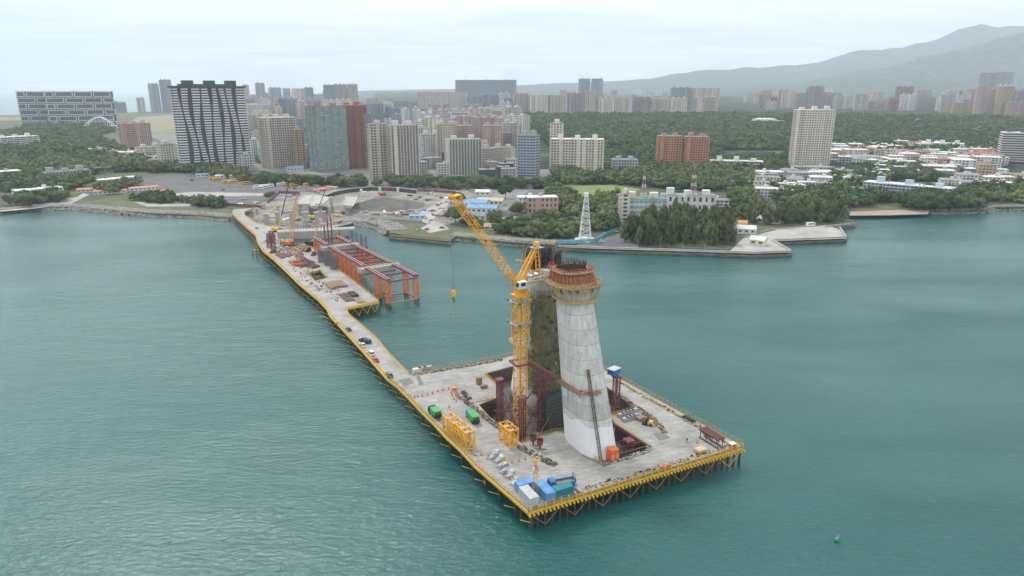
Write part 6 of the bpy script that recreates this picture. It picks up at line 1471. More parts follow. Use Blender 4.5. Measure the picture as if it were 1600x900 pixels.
district(20, [(1180, 300), (1195, 282), (1285, 270), (1300, 285), (1290, 300), (1260, 308), (1200, 312)], 0, (22, 40), ['white', 'grey', 'white', 'cream'], '{s} {c} house with {r} roof below the tall cream tower', 'houses below the tall cream tower', 10, lod=1, hm=(7, 14), roofs=('white', 'grey', 'grey'), name='town_house', cat='house', ratio=(.5, 1.1))
district(22, [(770, 285), (650, 270), (560, 262), (480, 258), (480, 250), (660, 255), (800, 262), (830, 280)], 0, (16, 26), ['grey', 'white', 'beige', 'dark'], '{s} {c} low block along the avenue between the apartment towers', 'low blocks along the avenue', 11, lod=1, hm=(8, 16), name='low_building')
district(14, [(140, 245), (170, 236), (250, 240), (260, 262), (200, 262)], 0, (16, 30), ['white', 'cream', 'beige'], '{s} {c} house with {r} roof left of the blank cream block', 'houses left of the black and white tower', 12, lod=1, hm=(5, 11), roofs=('grey', 'red', 'white'), name='town_house', cat='house')
district(26, [(1300, 300), (1310, 275), (1430, 262), (1560, 266), (1600, 284), (1500, 286), (1380, 284)], 0, (16, 30), ['white', 'grey', 'cream', 'white'], '{s} {c} house with {r} roof among the trees below the hillside town', 'houses among the trees below the town', 14, lod=1, hm=(6, 11), roofs=('white', 'grey', 'white'), name='town_house', cat='house', ratio=(.5, 1.2))
district(8, [(1480, 288), (1500, 282), (1600, 280), (1640, 290), (1600, 298), (1520, 300)], 0, (24, 40), ['white', 'cream', 'white'], '{s} {c} house with {r} roof near the right edge shore', 'houses near the right edge', 13, lod=1, hm=(5, 9), roofs=('red', 'white', 'grey'), name='town_house', cat='house')
M_roofo = mat('roof_orange_red', (.55, .17, .10), .7, var=.15, scale=.3)
# buildings near the shore
def shed(px, py, wp, ratio, yaw, H, wall, roofm, label, ridge=2.2, name='shed', cat='shed'):
    b = G(px, py); mpp = depth(b) / FP; rz = math.atan2(-b.x, b.y) + R(yaw); w = wp * mpp / (abs(math.cos(R(yaw))) + ratio * abs(math.sin(R(yaw)))); d = w * ratio; c = b + Vector((-math.sin(rz), math.cos(rz), 0)) * d / 2
    t = thing(name, label, cat, (c.x, c.y, c.z), rz); MB().box((0, 0, 0), (w, d, H)).build('wall', wall, t)
    m = MB(); m.add([(-w / 2 - .4, -d / 2 - .5, H), (w / 2 + .4, -d / 2 - .5, H), (w / 2 + .4, 0, H + ridge), (-w / 2 - .4, 0, H + ridge), (-w / 2 - .4, d / 2 + .5, H), (w / 2 + .4, d / 2 + .5, H)], [(0, 1, 2, 3), (3, 2, 5, 4), (0, 3, 4), (1, 5, 2), (0, 4, 5, 1)]); m.build('roof', roofm, t)
    n = max(2, int(w / 4))
    for i in range(n): MB().box((-w / 2 + w * (i + .5) / n, -d / 2 - .04, H * .4), (w / n * .5, .12, H * .35)).build('window', M_win, t)
    return t
shed(733, 325, 60, .5, -14, 5, WM['white'], M_roofb, 'light blue roofed shed farthest back right of the work yard'); shed(752, 334, 52, .5, -12, 5, WM['white'], M_roofb, 'light blue roofed shed nearest the crane jib')
shed(765, 321, 44, .4, -12, 4.5, WM['cream'], mat('roof_tan', (.50, .42, .28), .8), 'cream roofed shed between the two blue roofed sheds'); shed(745, 344, 30, .5, -12, 3.5, WM['white'], M_roofg, 'small grey roofed hut behind the headland tree')
shed(780, 352, 34, .6, -16, 3.5, WM['white'], M_roofw, 'white roofed low workshop right of the crane jib'); shed(766, 360, 22, .6, -10, 3, WM['beige'], M_rooft, 'small beige hut at the scrub edge by the crane jib')
shed(798, 349, 22, .6, -10, 3.2, WM['brick'], M_roofg, 'brick hut behind the scrub right of the crane jib'); shed(754, 306, 24, .5, -6, 4, WM['white'], M_roofw, 'white roofed shed by the avenue above the crane jib')
B(846, 334, 309, 50, .5, 10, 'pink', 'flat roofed pink terrace house beside the yellow flowering tree', lod=2, roof='white', fh=4, balc=.3); B(822, 326, 309, 30, .8, 8, 'white', 'white flat roofed house behind the pink terrace house', lod=2, roof='white')
M_tealw = mat('teal_window', (.16, .36, .42), .3, var=.3, scale=.3)
B(1002, 345, 312, 74, .45, 8, 'cream', 'white and teal glazed station building with pale green roof on the shore', lod=2, wcol=M_tealw, winw=.85, balc=0, roof='green', name='station_building', fh=4.5)
b = G(976, 346); building(b, 6, 7, zat(b.y, 976, 303) - b.z, math.atan2(-b.x, b.y) + R(8), 'cream', 'blank cream stair tower at the left end of the station building', lod=2, balc=0, name='stair_tower', bay=9)
B(1073, 332, 306, 84, .3, 6, 'white', 'pale grey rendered hall with arched windows behind the pine grove', lod=2, winw=.38, balc=0, fh=7, bay=5, name='broadcast_hall'); B(1126, 328, 313, 34, .5, 6, 'white', 'small white annex right of the pale grey hall', lod=2, winw=.7, balc=0)
B(1417, 309, 290, 128, .22, -14, 'pale_blue', 'long pale blue and white school building on the right shore', lod=2, winw=.75, balc=0, roof='white', name='school_building', trim=M_trim); shed(1348, 304, 44, .45, -10, 5, WM['grey'], M_roofG, 'green roofed hall left of the long pale blue building')
shed(1478, 312, 38, .6, -14, 5, WM['pale_blue'], M_roofG, 'green roofed pavilion at the right end of the long pale blue building')
B(1538, 281, 258, 26, .8, 10, 'tan', 'tan block standing out in the right town', lod=2); B(1464, 276, 260, 46, .6, 8, 'white', 'pale school like block with terraces in the right town', lod=2, style='ribbon')
B(1149, 267, 252, 78, .22, 4, 'cream', 'long low cream building right of the orange brown towers', lod=2, style='ribbon', roof='white'); B(975, 272, 250, 40, .6, 6, 'grey', 'grey weathered apartment block left of the orange brown towers', lod=2)
B(1470, 204 + 33, 224, 60, .4, -6, 'white', 'long white villa in the trees left of the dark stepped tower', lod=1, roof='white'); B(1335, 192, 187, 40, .5, 4, 'white', 'low white green roofed villa on the wooded hill', lod=1, roof='green', ph=False)
B(1434, 194, 186, 8, 1, 10, 'white', 'tiny white pointed chapel on the wooded hill', lod=1, ph=False)
shed(1565, 285, 46, .5, -4, 4, WM['white'], M_roofr, 'white house with dark red roof near the right edge'); shed(1522, 294, 40, .5, 2, 4, WM['white'], M_roofw, 'white walled house beside the red tarpaulin on the right')
shed(1182, 384, 26, .8, -15, 4, WM['cream'], M_roofw, 'white rounded terrace house at the end of the pine grove'); shed(1166, 366, 30, .7, 5, 4, WM['white'], M_roofw, 'low white roofed house behind the harbour pier'); shed(1200, 349, 36, .4, 4, 3.5, WM['white'], mat('roof_palegreen', (.45, .52, .45), .7), 'pale green roofed shed between the pine groves'); shed(1160, 357, 14, .8, 5, 4, WM['white'], mat('roof_orange', (.6, .28, .1), .7), 'small orange roofed kiosk right of the pine grove')
B(28, 234, 214, 60, .5, 24, 'white', 'white office block with ribbon windows at the left edge', lod=2, style='ribbon', roof='white'); B(105, 283, 268, 66, .3, 18, 'grey', 'weathered grey concrete block in the left park', lod=2, balc=0); B(12, 284, 268, 36, .6, 10, 'grey', 'grey concrete block cut by the left edge', lod=2, style='ribbon')
B(62, 312, 296, 66, .4, 16, 'white', 'white stepped villa on the left shore', lod=2, roof='white', balc=.3); B(160, 270, 262, 34, .5, 12, 'grey', 'low grey roofed hall in the left park', lod=1, ph=False)
for i, (px, py, wp, yaw) in enumerate(((148, 300, 50, -12), (172, 303, 46, -6), (220, 298, 54, 8), (258, 302, 16, 4))):
    shed(px, py, wp, .28, yaw, 3.2, WM['white'], M_roofo, ['leftmost', 'front middle', 'long rear', 'smallest right'][i] + ' red roofed market shed on the left shore', ridge=1.0)
for i, (px, py) in enumerate(((168, 289), (186, 287), (204, 285))): shed(px, py, 26, .5, 14, 6, WM['blue_grey'], M_roofw, ['left', 'middle', 'right'][i] + ' bay of the white framed modern terminal on the left', ridge=1.2)
shed(462, 267, 28, .8, 8, 4, WM['white'], M_roofb, 'white shed with bright blue roof beside the green glass tower')
for i, (px, py) in enumerate(((320, 277), (350, 279), (372, 279))): shed(px, py, 24, .4, 6, 4, WM['white'], [M_roofb, M_roofw, M_roofw][i], ['blue roofed', 'white roofed left', 'white roofed right'][i] + ' bus shelter at the back of the bus lot', ridge=.8)
# green glass pavilion on the hill
t = thing('curved_pavilion', 'curved green glass pavilion among the trees on the hill', 'pavilion', tuple(G(1197, 194)))
m = MB(); m.loft([[Vector((x * s, y * s * .4, z_)) for x, y in [(math.cos(k * math.pi / 8) * 62, math.sin(k * math.pi / 8) * 62) for k in range(16)]] for z_, s in ((0, .62), (5, .64), (8, .9), (9.2, .98), (10, .7))]); m.build('shell', mat('pavilion_green', (.10, .24, .20), .4), t)
MB().loft([[Vector((x * s - 6, y * s * .35, z_)) for x, y in [(math.cos(k * math.pi / 8) * 36, math.sin(k * math.pi / 8) * 36) for k in range(16)]] for z_, s in ((10, .9), (13, .95), (16, .5))]).build('roof_light', M_roofw, t)
# white arch bridge with its viaduct
t = thing('arch_bridge', 'slender white arch footbridge in front of the patterned offices', 'bridge'); b0 = G(128, 206); b1 = G(188, 206); mid_ = (b0 + b1) / 2; dv = (b1 - b0); n2_ = Vector((-dv.y, dv.x, 0)).normalized()
for s in (-9, 9):
    m = MB(); pts = [b0 + dv * f + n2_ * (s * (1 - .6 * math.sin(math.pi * f))) + Vector((0, 0, 38 * math.sin(math.pi * f))) for f in [k / 14 for k in range(15)]]; m.tube(pts, 1.3, 6); m.build('arch', M_wb, t)
m = MB()
for f in [k / 10 for k in range(1, 10)]: q = b0 + dv * f; m.bar(q + Vector((0, 0, 10)), q + Vector((0, 0, 37 * math.sin(math.pi * f))), .2)
m.build('hanger', M_wb, t)
p0, p1 = G(30, 217), b1; MB().beam((p0.x, p0.y, 11), (b0.x, b0.y, 11), 10, 1.4).beam((b0.x, b0.y, 11), (b1.x, b1.y, 11), 10, 1.4).build('deck', M_conc, t)
m = MB()
for k in range(9): q = p0.lerp(b0, k / 8); m.box((q.x, q.y, 2.5), (2, 3, 8))
m.build('pier', M_conc, t)
# ---------------------------------------------------------------- masts on the shore
M_pred = mat('faded_red', (.34, .12, .10), .7)
def radio_mast(base, h, w0, w1, label, bands=True, z0=None):
    t = thing('lattice_mast', label, 'mast', tuple(base)); n = 6
    for k in range(n):
        wa, wb2 = w0 + (w1 - w0) * k / n, w0 + (w1 - w0) * (k + 1) / n
        MB().lattice((0, 0, h * k / n), (0, 0, h * (k + 1) / n), wa, wb2, 3 if bands else 2, .12 if bands else .24, .07 if bands else .19, side=(1, 0, 0), x=not bands).build('lattice_section', (M_pred if k % 2 and bands else M_wb), t)
    MB().bar((0, 0, h), (0, 0, h + (5 if bands else 1)), .1).build('antenna', M_wb, t); return t
b = G(1005, 343); zr = zat(b.y, 1005, 306); hh = zat(b.y, 1005, 268) - zr; tt_ = radio_mast(Vector((b.x, b.y + 4, zr - .6)), hh, 4, .8, 'red and white lattice mast on the station building roof')
b = G(1083, 332); zr = zat(b.y, 1083, 303); hh = zat(b.y, 1083, 266) - zr; radio_mast(Vector((b.x, b.y + 5, zr - 1)), hh, 5, 2.0, 'thick red and white lattice mast on the pale grey hall')
b = P(914, 376, 2.95); t = radio_mast(b + Vector((0, 0, 1.2)), zat(b.y, 914, 307) - 4.2, 8.2, 2.2, 'white lattice navigation tower beside the blue painted wall', bands=False)
MB().box((0, 0, zat(b.y, 914, 307) - 4.2), (2.8, 2.8, 2.6)).build('lantern_room', M_wb, t); MB().bar((0, 0, -1.2), (0, 0, .1), 7.5, 24).build('round_plinth', M_wb, t)
# blue painted wall
t = thing('painted_wall', 'turquoise painted wave wall beside the white lattice tower', 'wall'); ww = [P(x, y, 2.95) for x, y in ((872, 381), (900, 380), (925, 379), (937, 375), (945, 369), (958, 364), (966, 359))]; m = MB()
for a, b_ in zip(ww, ww[1:]): m.beam(a + Vector((0, 0, 1.3)), b_ + Vector((0, 0, 1.3)), .5, 2.7)
m.build('wall', mat('mural_blue', (.03, .24, .36), .6, col2=(.25, .50, .58), scale=.25), t)
# satellite dishes
for px, py, l in ((1067, 303, 'white satellite dish on the pale grey hall'), (1017, 308, 'white satellite dish right of the red and white mast')):
    b = G(px, 340); z = zat(b.y, px, py); t = thing('satellite_dish', l, 'dish', (b.x, b.y + 2, z - 2)); MB().loft([[Vector((r_ * math.cos(a), -1 - z_, 1.4 + r_ * math.sin(a))) for a in [k * math.pi / 6 for k in range(12)]] for z_, r_ in ((0, .3), (.25, 1.2), (.8, 2.0))]).build('dish', M_wb, t); MB().bar((0, 0, -.6), (0, -.6, 1.3), .2).build('stand', M_gal, t)
# ---------------------------------------------------------------- bus lot, yard, unfinished viaduct
def bus(p, rz, m, label, group=None, L_=11):
    t = thing('parked_bus', label, 'bus', tuple(p), rz, group); MB().box((0, 0, .4), (L_, 2.5, 2.6)).box((0, 0, 3.0), (L_ - 1, 2.1, .2)).build('body', m, t); g = MB()
    for s in (-1, 1): g.box((0, s * 1.26, 1.6), (L_ - 1.2, .04, .9))
    g.box((L_ / 2 + .01, 0, 1.4), (.06, 2.2, 1.3)).build('windows', M_win, t); wheels(t, (-L_ / 2 + 2, L_ / 2 - 2.5), 1.1, .5); return t
M_busy = mat('bus_yellow', (.72, .40, .03), .4, var=.1); M_busw = mat('bus_white', (.70, .71, .72), .4, var=.1)
b0_ = bus(P(380, 280, 2.99), .8, M_busy, 'yellow bus parked in the long rows of the bus lot', 'yellow buses in the bus lot'); rn = random.Random(77)
for r_ in range(3):
    for i in range(15):
        px = 338 + i * 10.5 + r_ * 3 + rn.uniform(-1.5, 1.5); py = 277.5 + r_ * 4.2 + i * .35 + rn.uniform(-.6, .6)
        if rn.random() < .8 and not (r_ == 2 and i % 3 == 0) : dup(b0_, loc=tuple(P(px, py, 3.02)), rz=rn.choice((.75, .8, .85)))
b0_.location = P(334, 281, 3.02); w0_ = bus(P(405, 293, 3.02), .6, M_busw, 'white bus standing apart in the front of the bus lot', 'white buses in the bus lot')
for px, py in ((413, 294), (420, 292), (440, 290), (446, 288), (404, 296)): dup(w0_, loc=tuple(P(px, py, 3.02)), rz=.6 + rn.uniform(-.1, .1))
ct = [make_car(n_, c_, 'x') for n_, c_ in (('white', 0), ('silver', 0), ('navy', 0), ('red', 0))]; cn = ['white', 'silver', 'dark blue', 'red']
CL = [(342, 292), (373, 293), (349, 297), (430, 297), (439, 296), (452, 293), (461, 295), (470, 292), (324, 285), (330, 288), (300, 282), (290, 279), (462, 287), (478, 288), (486, 290)]
for i, (px, py) in enumerate(CL): k = i % 4 if i % 4 != 3 else 0; dup(ct[k], loc=tuple(P(px, py, 3.02)), rz=rn.uniform(.3, 1.2), label=cn[k] + ' car parked in the bus lot', group='cars parked in the bus lot')
for i, (px, py) in enumerate([(662, 302), (669, 303), (656, 309), (676, 301), (736, 299), (743, 299), (750, 299.5), (757, 300), (764, 300), (771, 301), (725, 318), (718, 320), (690, 318), (698, 316), (684, 321)]): k = i % 3; dup(ct[k], loc=tuple(P(px, py, 3.06)), rz=rn.uniform(.3, 1.4), label=cn[k] + ' car parked around the work yard or the blue roofed sheds', group='cars around the work yard')
for px, py, k, l in ((652, 360.5, 1, 'silver car on the gravel parking of the headland'), (667, 359, 3, 'red and white car on the gravel parking of the headland'), (691, 356.5, 2, 'dark car at the right of the gravel parking'), (673, 344.5, 0, 'white car on the lane above the gravel parking'), (940, 378, 0, 'white car at the corner of the turquoise wall'), (947, 367, 1, 'silver car beside the turquoise wall'), (962, 363, 0, 'white car at the far end of the turquoise wall'),
                     (1555, 311, 0, 'white car in the small car park on the right shore'), (1562, 312, 3, 'red car in the small car park on the right shore'), (1569, 311, 1, 'silver car in the small car park on the right shore'), (858, 300, 0, 'white car on the street by the netted tower'), (850, 306, 2, 'dark car on the street by the netted tower'), (840, 316, 1, 'silver car on the street before the terrace house'), (861, 285, 0, 'white car far up the street by the netted tower'), (826, 378.5, 1, 'silver car parked on the rocks shore below the scrub')):
    dup(ct[k], loc=tuple(P(px, py, 3.08)), rz=rn.uniform(0, 1.5), label=l, group='single cars on the shore')
for c_ in ct:
    for ch in list(c_.children): bpy.data.objects.remove(ch)
    bpy.data.objects.remove(c_)
bus(P(1266, 353.5, 3.1), .25, M_busw, 'white minibus parked on the harbour pier', L_=7)
# work yard heaps
for i, (px, py) in enumerate([(x, y) for x, y in ((600, 332), (612, 336), (622, 338), (640, 330), (652, 333), (664, 328), (676, 330), (690, 326), (700, 329), (680, 337), (692, 338), (582, 335), (628, 331), (656, 318), (668, 313), (645, 324), (700, 311), (690, 309), (612, 330), (570, 332), (478, 293), (490, 296), (500, 295), (512, 296), (524, 293), (534, 290), (483, 299), (497, 301), (440, 306), (452, 308), (462, 305), (400, 318), (375, 320), (352, 318), (410, 326), (380, 312), (560, 336), (575, 339), (590, 337), (604, 340), (618, 334), (634, 336), (648, 337), (708, 318), (716, 330), (722, 312), (540, 333), (528, 338), (446, 343), (464, 345), (484, 346), (505, 352), (425, 340), (448, 333), (530, 348), (430, 327), (566, 301), (640, 306), (650, 312), (682, 306))]):
    rn = random.Random(900 + i); m = MB(); cols = [M_white, M_rust, M_wood, M_gal, M_conc, M_roofb, M_rust, M_yel]
    for k in range(6): m.box((rn.uniform(-3, 3), rn.uniform(-2, 2), rn.uniform(0, .6)), (rn.uniform(1, 5), rn.uniform(.5, 2), rn.uniform(.3, 1.2)), rn.uniform(-.4, .4))
    k = i % 8; o = m.build('material_heap', cols[k]); o.location = P(px, py, 3.05); o.rotation_euler = (0, 0, rn.uniform(0, 3)); tag(o, ['white', 'rust brown', 'timber brown', 'grey metal', 'pale concrete', 'blue', 'dark rust', 'yellow'][k] + ' heap of stored building material in the work yard', 'material heap', 'heaps in the work yard')
shed(652, 342, 26, .6, -5, 2.6, WM['pale_blue'], M_roofb, 'flat light blue canopy in the work yard', ridge=.4)
for px, py, wp, l in ((504, 299, 12, 'left'), (516, 296, 10, 'middle'), (494, 301, 9, 'right')): shed(px, py, wp, .8, 10, 2.5, WM['pink'], mat('roof_rose', (.62, .12, .16), .6), l + ' rose red tent roof in the yard behind the viaduct', ridge=1.2)
for x0, y0, x1, y1, l in ((652, 299, 712, 302, 'dark red hoarding along the avenue side of the work yard'), (350, 321, 410, 325, 'dark red hoarding left of the viaduct'), (418, 318, 436, 303, 'diagonal dark red hoarding by the bus lot'), (436, 302, 468, 303, 'dark red hoarding in front of the bus lot'), (500, 290, 524, 287, 'red hoarding at the far end of the bus lot')):
    a, b = P(x0, y0, 2.95), P(x1, y1, 2.95); t = thing('site_hoarding', l, 'fence'); MB().beam(a + Vector((0, 0, 1.2)), b + Vector((0, 0, 1.2)), .15, 2.4).build('panel', M_mar, t); m = MB()
    for k in range(13): q = a.lerp(b, k / 12); m.bar((q.x, q.y + .2, 2.95), (q.x, q.y + .2, 5.5), .08)
    m.build('posts', M_rust, t)
a, b = P(552, 339, 2.95), P(660, 346, 2.95); t = thing('grey_hoarding', 'long light grey hoarding along the shore side of the work yard', 'fence'); MB().beam(a + Vector((0, 0, 1.3)), b + Vector((0, 0, 1.3)), .15, 2.6).build('panel', M_grey, t)
# curved retaining wall and elevated lane
t = thing('curved_retaining_wall', 'curved dark retaining wall with pale road on top behind the gravel mound', 'retaining wall'); arc = [P(x, y, 3) for x, y in ((505, 312), (520, 306), (545, 301), (580, 298), (618, 299), (650, 303))]
m = MB()
for a, b in zip(arc, arc[1:]): m.beam(a + Vector((0, 2, 1.6)), b + Vector((0, 2, 1.6)), 1.2, 3.8)
m.build('wall', mat('dark_retaining', (.035, .035, .035), .9, col2=(.085, .08, .07), scale=.2), t); m = MB()
for a, b in zip(arc, arc[1:]): m.beam(a + Vector((0, 3.6, 3.8)), b + Vector((0, 3.6, 3.8)), 3.6, .4)
m.build('road_deck', M_roofg, t)
for px, py in ((565, 306), (594, 303), (622, 303)): p = P(px, py, 3); o = MB().box((0, 0, 0), (2.2, 2.2, 7)).build('concrete_column', M_trim); o.location = p; tag(o, {565: 'left', 594: 'middle', 622: 'right'}[px] + ' pale column before the curved retaining wall', 'column')
# gravel mound
mv = []; mf = []; c = P(603, 325, 2.9); nn_ = 40
for i in range(nn_):
    for j in range(nn_):
        u, v = i / (nn_ - 1) * 2 - 1, j / (nn_ - 1) * 2 - 1; r_ = math.hypot(u, v); z = max(0, 1 - r_ ** 1.6) * 9.5 * (.8 + .6 * noise.noise(Vector((u * 2, v * 2, 1)))) + (.5 * noise.noise(Vector((u * 7, v * 7, 4))) if r_ < .95 else 0)
        mv.append((c.x + u * 36, c.y + 12 + v * 30, 2.75 + max(0, z))); 
mf = [(i * nn_ + j, (i + 1) * nn_ + j, (i + 1) * nn_ + j + 1, i * nn_ + j + 1) for i in range(nn_ - 1) for j in range(nn_ - 1)]
mb = MB(); mb.add(mv, mf); kind(mb.build('gravel_mound', mat('gravel', (.075, .073, .07), .95, col2=(.15, .14, .125), scale=.12, bump=1.2, bscale=.5)), 'stuff', 'dark grey gravel mound in the work yard', 'gravel')
# unfinished viaduct: deck segments on wide piers
def deck_seg(name, label, left, right, z, th=2.4):
    t = thing('viaduct_segment', label, 'viaduct'); l = [P(x, y, z) for x, y in left]; r_ = [P(x, y, z) for x, y in right]; m = MB()
    m.loft([[a, b, b.lerp(a, .25) + Vector((0, 0, -th)), a.lerp(b, .25) + Vector((0, 0, -th))] for a, b in zip(l, r_)]); m.build('box_girder', M_conc, t); m = MB()
    for s in (l, r_):
        for a, b in zip(s, s[1:]): m.beam(a + Vector((0, 0, .4)), b + Vector((0, 0, .4)), .35, .9)
    m.build('parapet', M_trim, t); return t
deck_seg('a', 'left lane of the unfinished curved concrete viaduct', [(463, 318), (470, 310), (476, 305)], [(481, 321), (485, 311), (489, 304)], 12)
deck_seg('b', 'right lane of the unfinished curved concrete viaduct', [(482, 321), (487, 311), (491, 304)], [(500, 322), (510, 315), (517, 308)], 12.3)
deck_seg('c', 'short white concrete deck stub right of the curved viaduct', [(535, 320), (540, 313), (541, 307)], [(552, 322), (556, 314), (558, 307)], 11.5)
for i, (px, yb_, yt_, wp) in enumerate(((417, 352, 334, 9), (402, 335, 325, 4), (413, 328, 318, 3), (435, 350, 331, 8), (435, 331, 321, 3), (457, 351, 329, 8), (478, 354, 331, 10), (496, 352, 331, 8), (480, 338, 318, 11), (500, 338, 318, 10), (519, 332, 308, 6), (543, 335, 320, 9), (516, 345, 322, 5), (469, 336, 318, 6), (507, 347, 330, 6))):
    p = P(px, yb_, 2.5); mpp = depth(p) / FP; H = zat(p.y, px, yt_) - 2.5; w = wp * mpp; m = MB(); m.box((0, 0, 0), (w * .7, 3, H - 2.2)); m.prism([(-w * .35, -1.5), (w * .35, -1.5), (w * .35, 1.5), (-w * .35, 1.5)], H - 2.2, H, 0, [(-w * .55, -1.8), (w * .55, -1.8), (w * .55, 1.8), (-w * .55, 1.8)])
    o = m.build('viaduct_column', M_conc); o.location = p; o.rotation_euler = (0, 0, .15); tag(o, 'pale flared concrete column of the unfinished viaduct, ' + ['leftmost by the road', 'small far left one', 'thin rear left one', 'second wide from the left', 'thin rear one by the hoarding', 'behind the long black boom', 'centre front wide one', 'right of the centre front one', 'under the left lane', 'under the right lane', 'free standing right of the lanes', 'under the white stub', 'slim one right of the lanes', 'slim one left of the lanes', 'low one behind the crosshead'][i], 'column')
# street lamps along the shore and avenue
lam = thing('street_lamp', 'tall slim street lamp along the avenue', 'street lamp', tuple(P(600, 290, 2.95)), 0, 'street lamps along the avenue'); MB().bar((0, 0, 0), (0, 0, 9), .13, 6, r2=.08).build('pole', M_gal, lam); MB().bar((0, 0, 9), (0, -1.6, 9.3), .07, 5).build('arm', M_gal, lam); MB().box((0, -1.8, 9.2), (.35, .8, .15)).build('lamp_head', M_gal, lam)
for px, py in ((530, 287), (560, 288), (640, 290), (690, 292), (736, 292), (780, 293), (815, 293), (345, 272), (300, 268), (250, 270), (440, 280), (486, 284)): dup(lam, loc=tuple(P(px, py, 2.95)))
for px in (996, 1031, 1066, 1101, 1157): dup(lam, loc=tuple(P(px, 390 + (px - 996) * .02, 2.95)), label='slim street lamp on the long quay wall before the pine grove', group='lamps on the quay wall', scale=.9)
grove([(972, 381), (988, 364), (1020, 350), (1060, 346), (1120, 350), (1148, 360), (1146, 383), (1060, 386), (1000, 383)], 7.6, 14.0, 10.5, 'pine', 'feathery pine behind the long quay wall', 'pines behind the long quay wall', 1)
grove([(1196, 352), (1215, 338), (1250, 330), (1310, 332), (1322, 346), (1290, 350), (1240, 352)], 8.6, 13, 11.5, 'pine', 'feathery pine beside the harbour pier', 'pines beside the harbour pier', 2)
grove([(1148, 352), (1160, 340), (1190, 335), (1200, 345), (1170, 352)], 10, 12, 12, 'pine', 'feathery pine between the two groves', 'pines between the two groves', 22)
grove([(1400, 322), (1440, 306), (1500, 308), (1545, 322), (1545, 330), (1470, 331), (1420, 330)], 10.5, 11, 9.5, 'round', 'dark rounded tree on the right shore', 'shore trees on the right', 3)
grove([(385, 288), (400, 281), (560, 285), (600, 291), (560, 293), (480, 291)], 9.5, 8, 7.5, 'round', 'street tree behind the bus lot', 'street trees behind the bus lot', 4)
grove([(600, 285), (860, 288), (860, 294), (700, 297), (610, 293)], 10.5, 8.5, 8, 'round', 'street tree along the avenue', 'street trees along the avenue', 5)
grove([(12, 322), (60, 306), (105, 305), (100, 316), (50, 324)], 10, 9, 8.5, 'round', 'dark tree beside the white villa', 'trees on the left shore', 6)
for px, py, h, w, l in ((712, 349, 13, 12, 'big dark tree standing alone on the small headland left of the crane jib'), (731, 353, 9, 8, 'smaller dark tree right beside the big tree on the headland'), (716, 322, 11, 9, 'dark tree between the work yard and the blue roofed sheds'),
                      (790, 310, 12, 10, 'dark tree behind the blue roofed sheds'), (421, 312, 7, 8, 'small round tree beside the bus lot near the shore'), (772, 350, 10, 9, 'tree right of the crane jib by the low sheds'),
                      (806, 337, 9, 8, 'tree left of the yellow flowering tree'), (1062, 312, 9, 9, 'round olive tree left of the white station building'), (843, 353, 9, 10, 'dark tree in the scrub left of the white lattice tower')):
    tree(P(px, py, 2.95), h, w, 'round', l, 'single trees near the shore')
tree(P(812, 332, 2.95), 8.5, 8, 'bright', 'tree with bright yellow green crown beside the pink roofed house', None)
def scatter(poly, n_sp, h, w, k, label, group, seed): grove(poly, n_sp, h, w, k, label, group, seed)
grove([(786, 362), (810, 348), (850, 343), (900, 352), (905, 366), (868, 378), (820, 370)], 12.5, 8, 9.5, 'round', 'green tree left of the lattice tower', 'trees left of the lattice tower', 7)
# woodland seen as one mass
LO = {('r', i): crown_np('round', 7, 130, .15, 400 + i) for i in range(6)}; LO.update({('f', i): crown_np('round', 5, 60, .24, 500 + i) for i in range(6)})
def woodland(label, polys, seed, spf=lambda y: 6.5 + y / 230, hf=.78, skip=()):
    r = np.random.default_rng(seed); VV, FF, TT = [], [], []; o = 0; sk = [[G(x, y) for x, y in q] for q in skip]; cnt = 0
    for j, poly in enumerate(polys):
        for p, s in pts_in(poly, spf, seed + j, useG=True):
            if any(inside(p, q) for q in sk) or noise.noise(Vector((p.x / 55, p.y / 55, seed))) > .42: continue
            V, F = LO[('r' if p.y < 1000 else 'f', int(r.integers(6)))]; a = r.uniform(0, 6.28); k = s * .98 * r.uniform(.7, 1.3); h = max(6.5, s * hf) * r.uniform(.75, 1.3)
            ca, sa = math.cos(a) * k, math.sin(a) * k; W = np.stack([V[:, 0] * ca - V[:, 1] * sa + p.x, V[:, 0] * sa + V[:, 1] * ca + p.y, V[:, 2] * h + p.z - .12 * h], 1)
            VV.append(W); FF.append(F + o); o += len(V); TT.append(np.full(len(V), min(.98, max(0, .45 + .5 * noise.noise(Vector((p.x / 130, p.y / 130, 5))) + r.normal() * .2)))); cnt += 1
    ob = bpy.data.objects.new('woodland', np_mesh('woodland', np.vstack(VV), np.vstack(FF), M_leaf, np.concatenate(TT))); COL.objects.link(ob); kind(ob, 'stuff', label, 'woodland'); print(label, cnt)
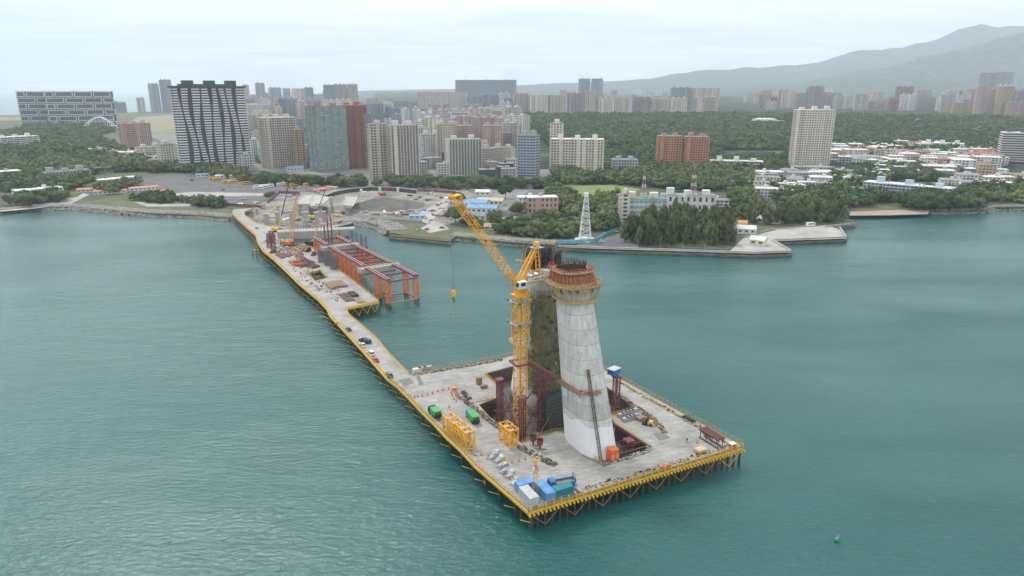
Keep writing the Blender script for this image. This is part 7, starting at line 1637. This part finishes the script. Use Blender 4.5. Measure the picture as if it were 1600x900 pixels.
woodland('forested hillside stretching behind the town on the right', [[(815, 183), (1130, 181), (1300, 183), (1450, 186), (1640, 190), (1660, 215), (1640, 245), (1560, 240), (1500, 236), (1400, 228), (1290, 228), (1225, 262), (1105, 262), (1020, 266), (945, 268), (860, 230), (822, 200)]], 11,
         skip=[[(1105, 240), (1130, 236), (1230, 234), (1232, 248), (1120, 250)], [(945, 230), (1050, 226), (1060, 232), (950, 236)], [(1170, 196), (1225, 196), (1225, 190), (1170, 188)]])
woodland('green wooded belt between the avenue and the shore buildings', [[(945, 275), (1110, 266), (1225, 270), (1222, 300), (1180, 306), (1190, 330), (1150, 345), (1145, 328), (1140, 300), (1060, 296), (1000, 292), (950, 288)], [(865, 296), (885, 305), (905, 318), (965, 312), (968, 345), (960, 362), (905, 362), (900, 350), (850, 342), (820, 335), (860, 312)], [(864, 272), (945, 278), (950, 288), (868, 288)]], 12, hf=1.0)
woodland('wooded park on the left behind the shore villas', [[(0, 212), (40, 206), (140, 212), (200, 240), (235, 252), (225, 268), (150, 270), (140, 285), (100, 300), (60, 300), (0, 300)], [(150, 300), (215, 285), (205, 300), (170, 306)], [(225, 262), (330, 262), (385, 272), (385, 284), (290, 270), (230, 270)], [(60, 195), (130, 200), (180, 206), (150, 212), (40, 204)],
         [(590, 150), (650, 150), (650, 172), (575, 176)]], 13, hf=.9)
woodland('bushes and trees scattered between the low houses on the right', [[(1300, 300), (1300, 268), (1420, 262), (1500, 275), (1480, 284), (1380, 285), (1340, 300)], [(1500, 300), (1540, 296), (1640, 290), (1640, 318), (1550, 318)], [(1210, 300), (1320, 302), (1340, 312), (1330, 328), (1290, 330), (1240, 326), (1215, 320)], [(1330, 305), (1390, 308), (1400, 315), (1340, 325)], [(1300, 232), (1420, 230), (1560, 240), (1555, 250), (1430, 246), (1300, 242)]], 14, hf=.95)
woodland('low green scrub along the middle shore', [[(745, 355), (790, 352), (870, 370), (868, 376), (800, 368), (745, 362)], [(205, 312), (260, 308), (300, 318), (230, 318)], [(300, 316), (350, 318), (345, 326), (300, 322)]], 15, spf=lambda y: 5.5, hf=.6)
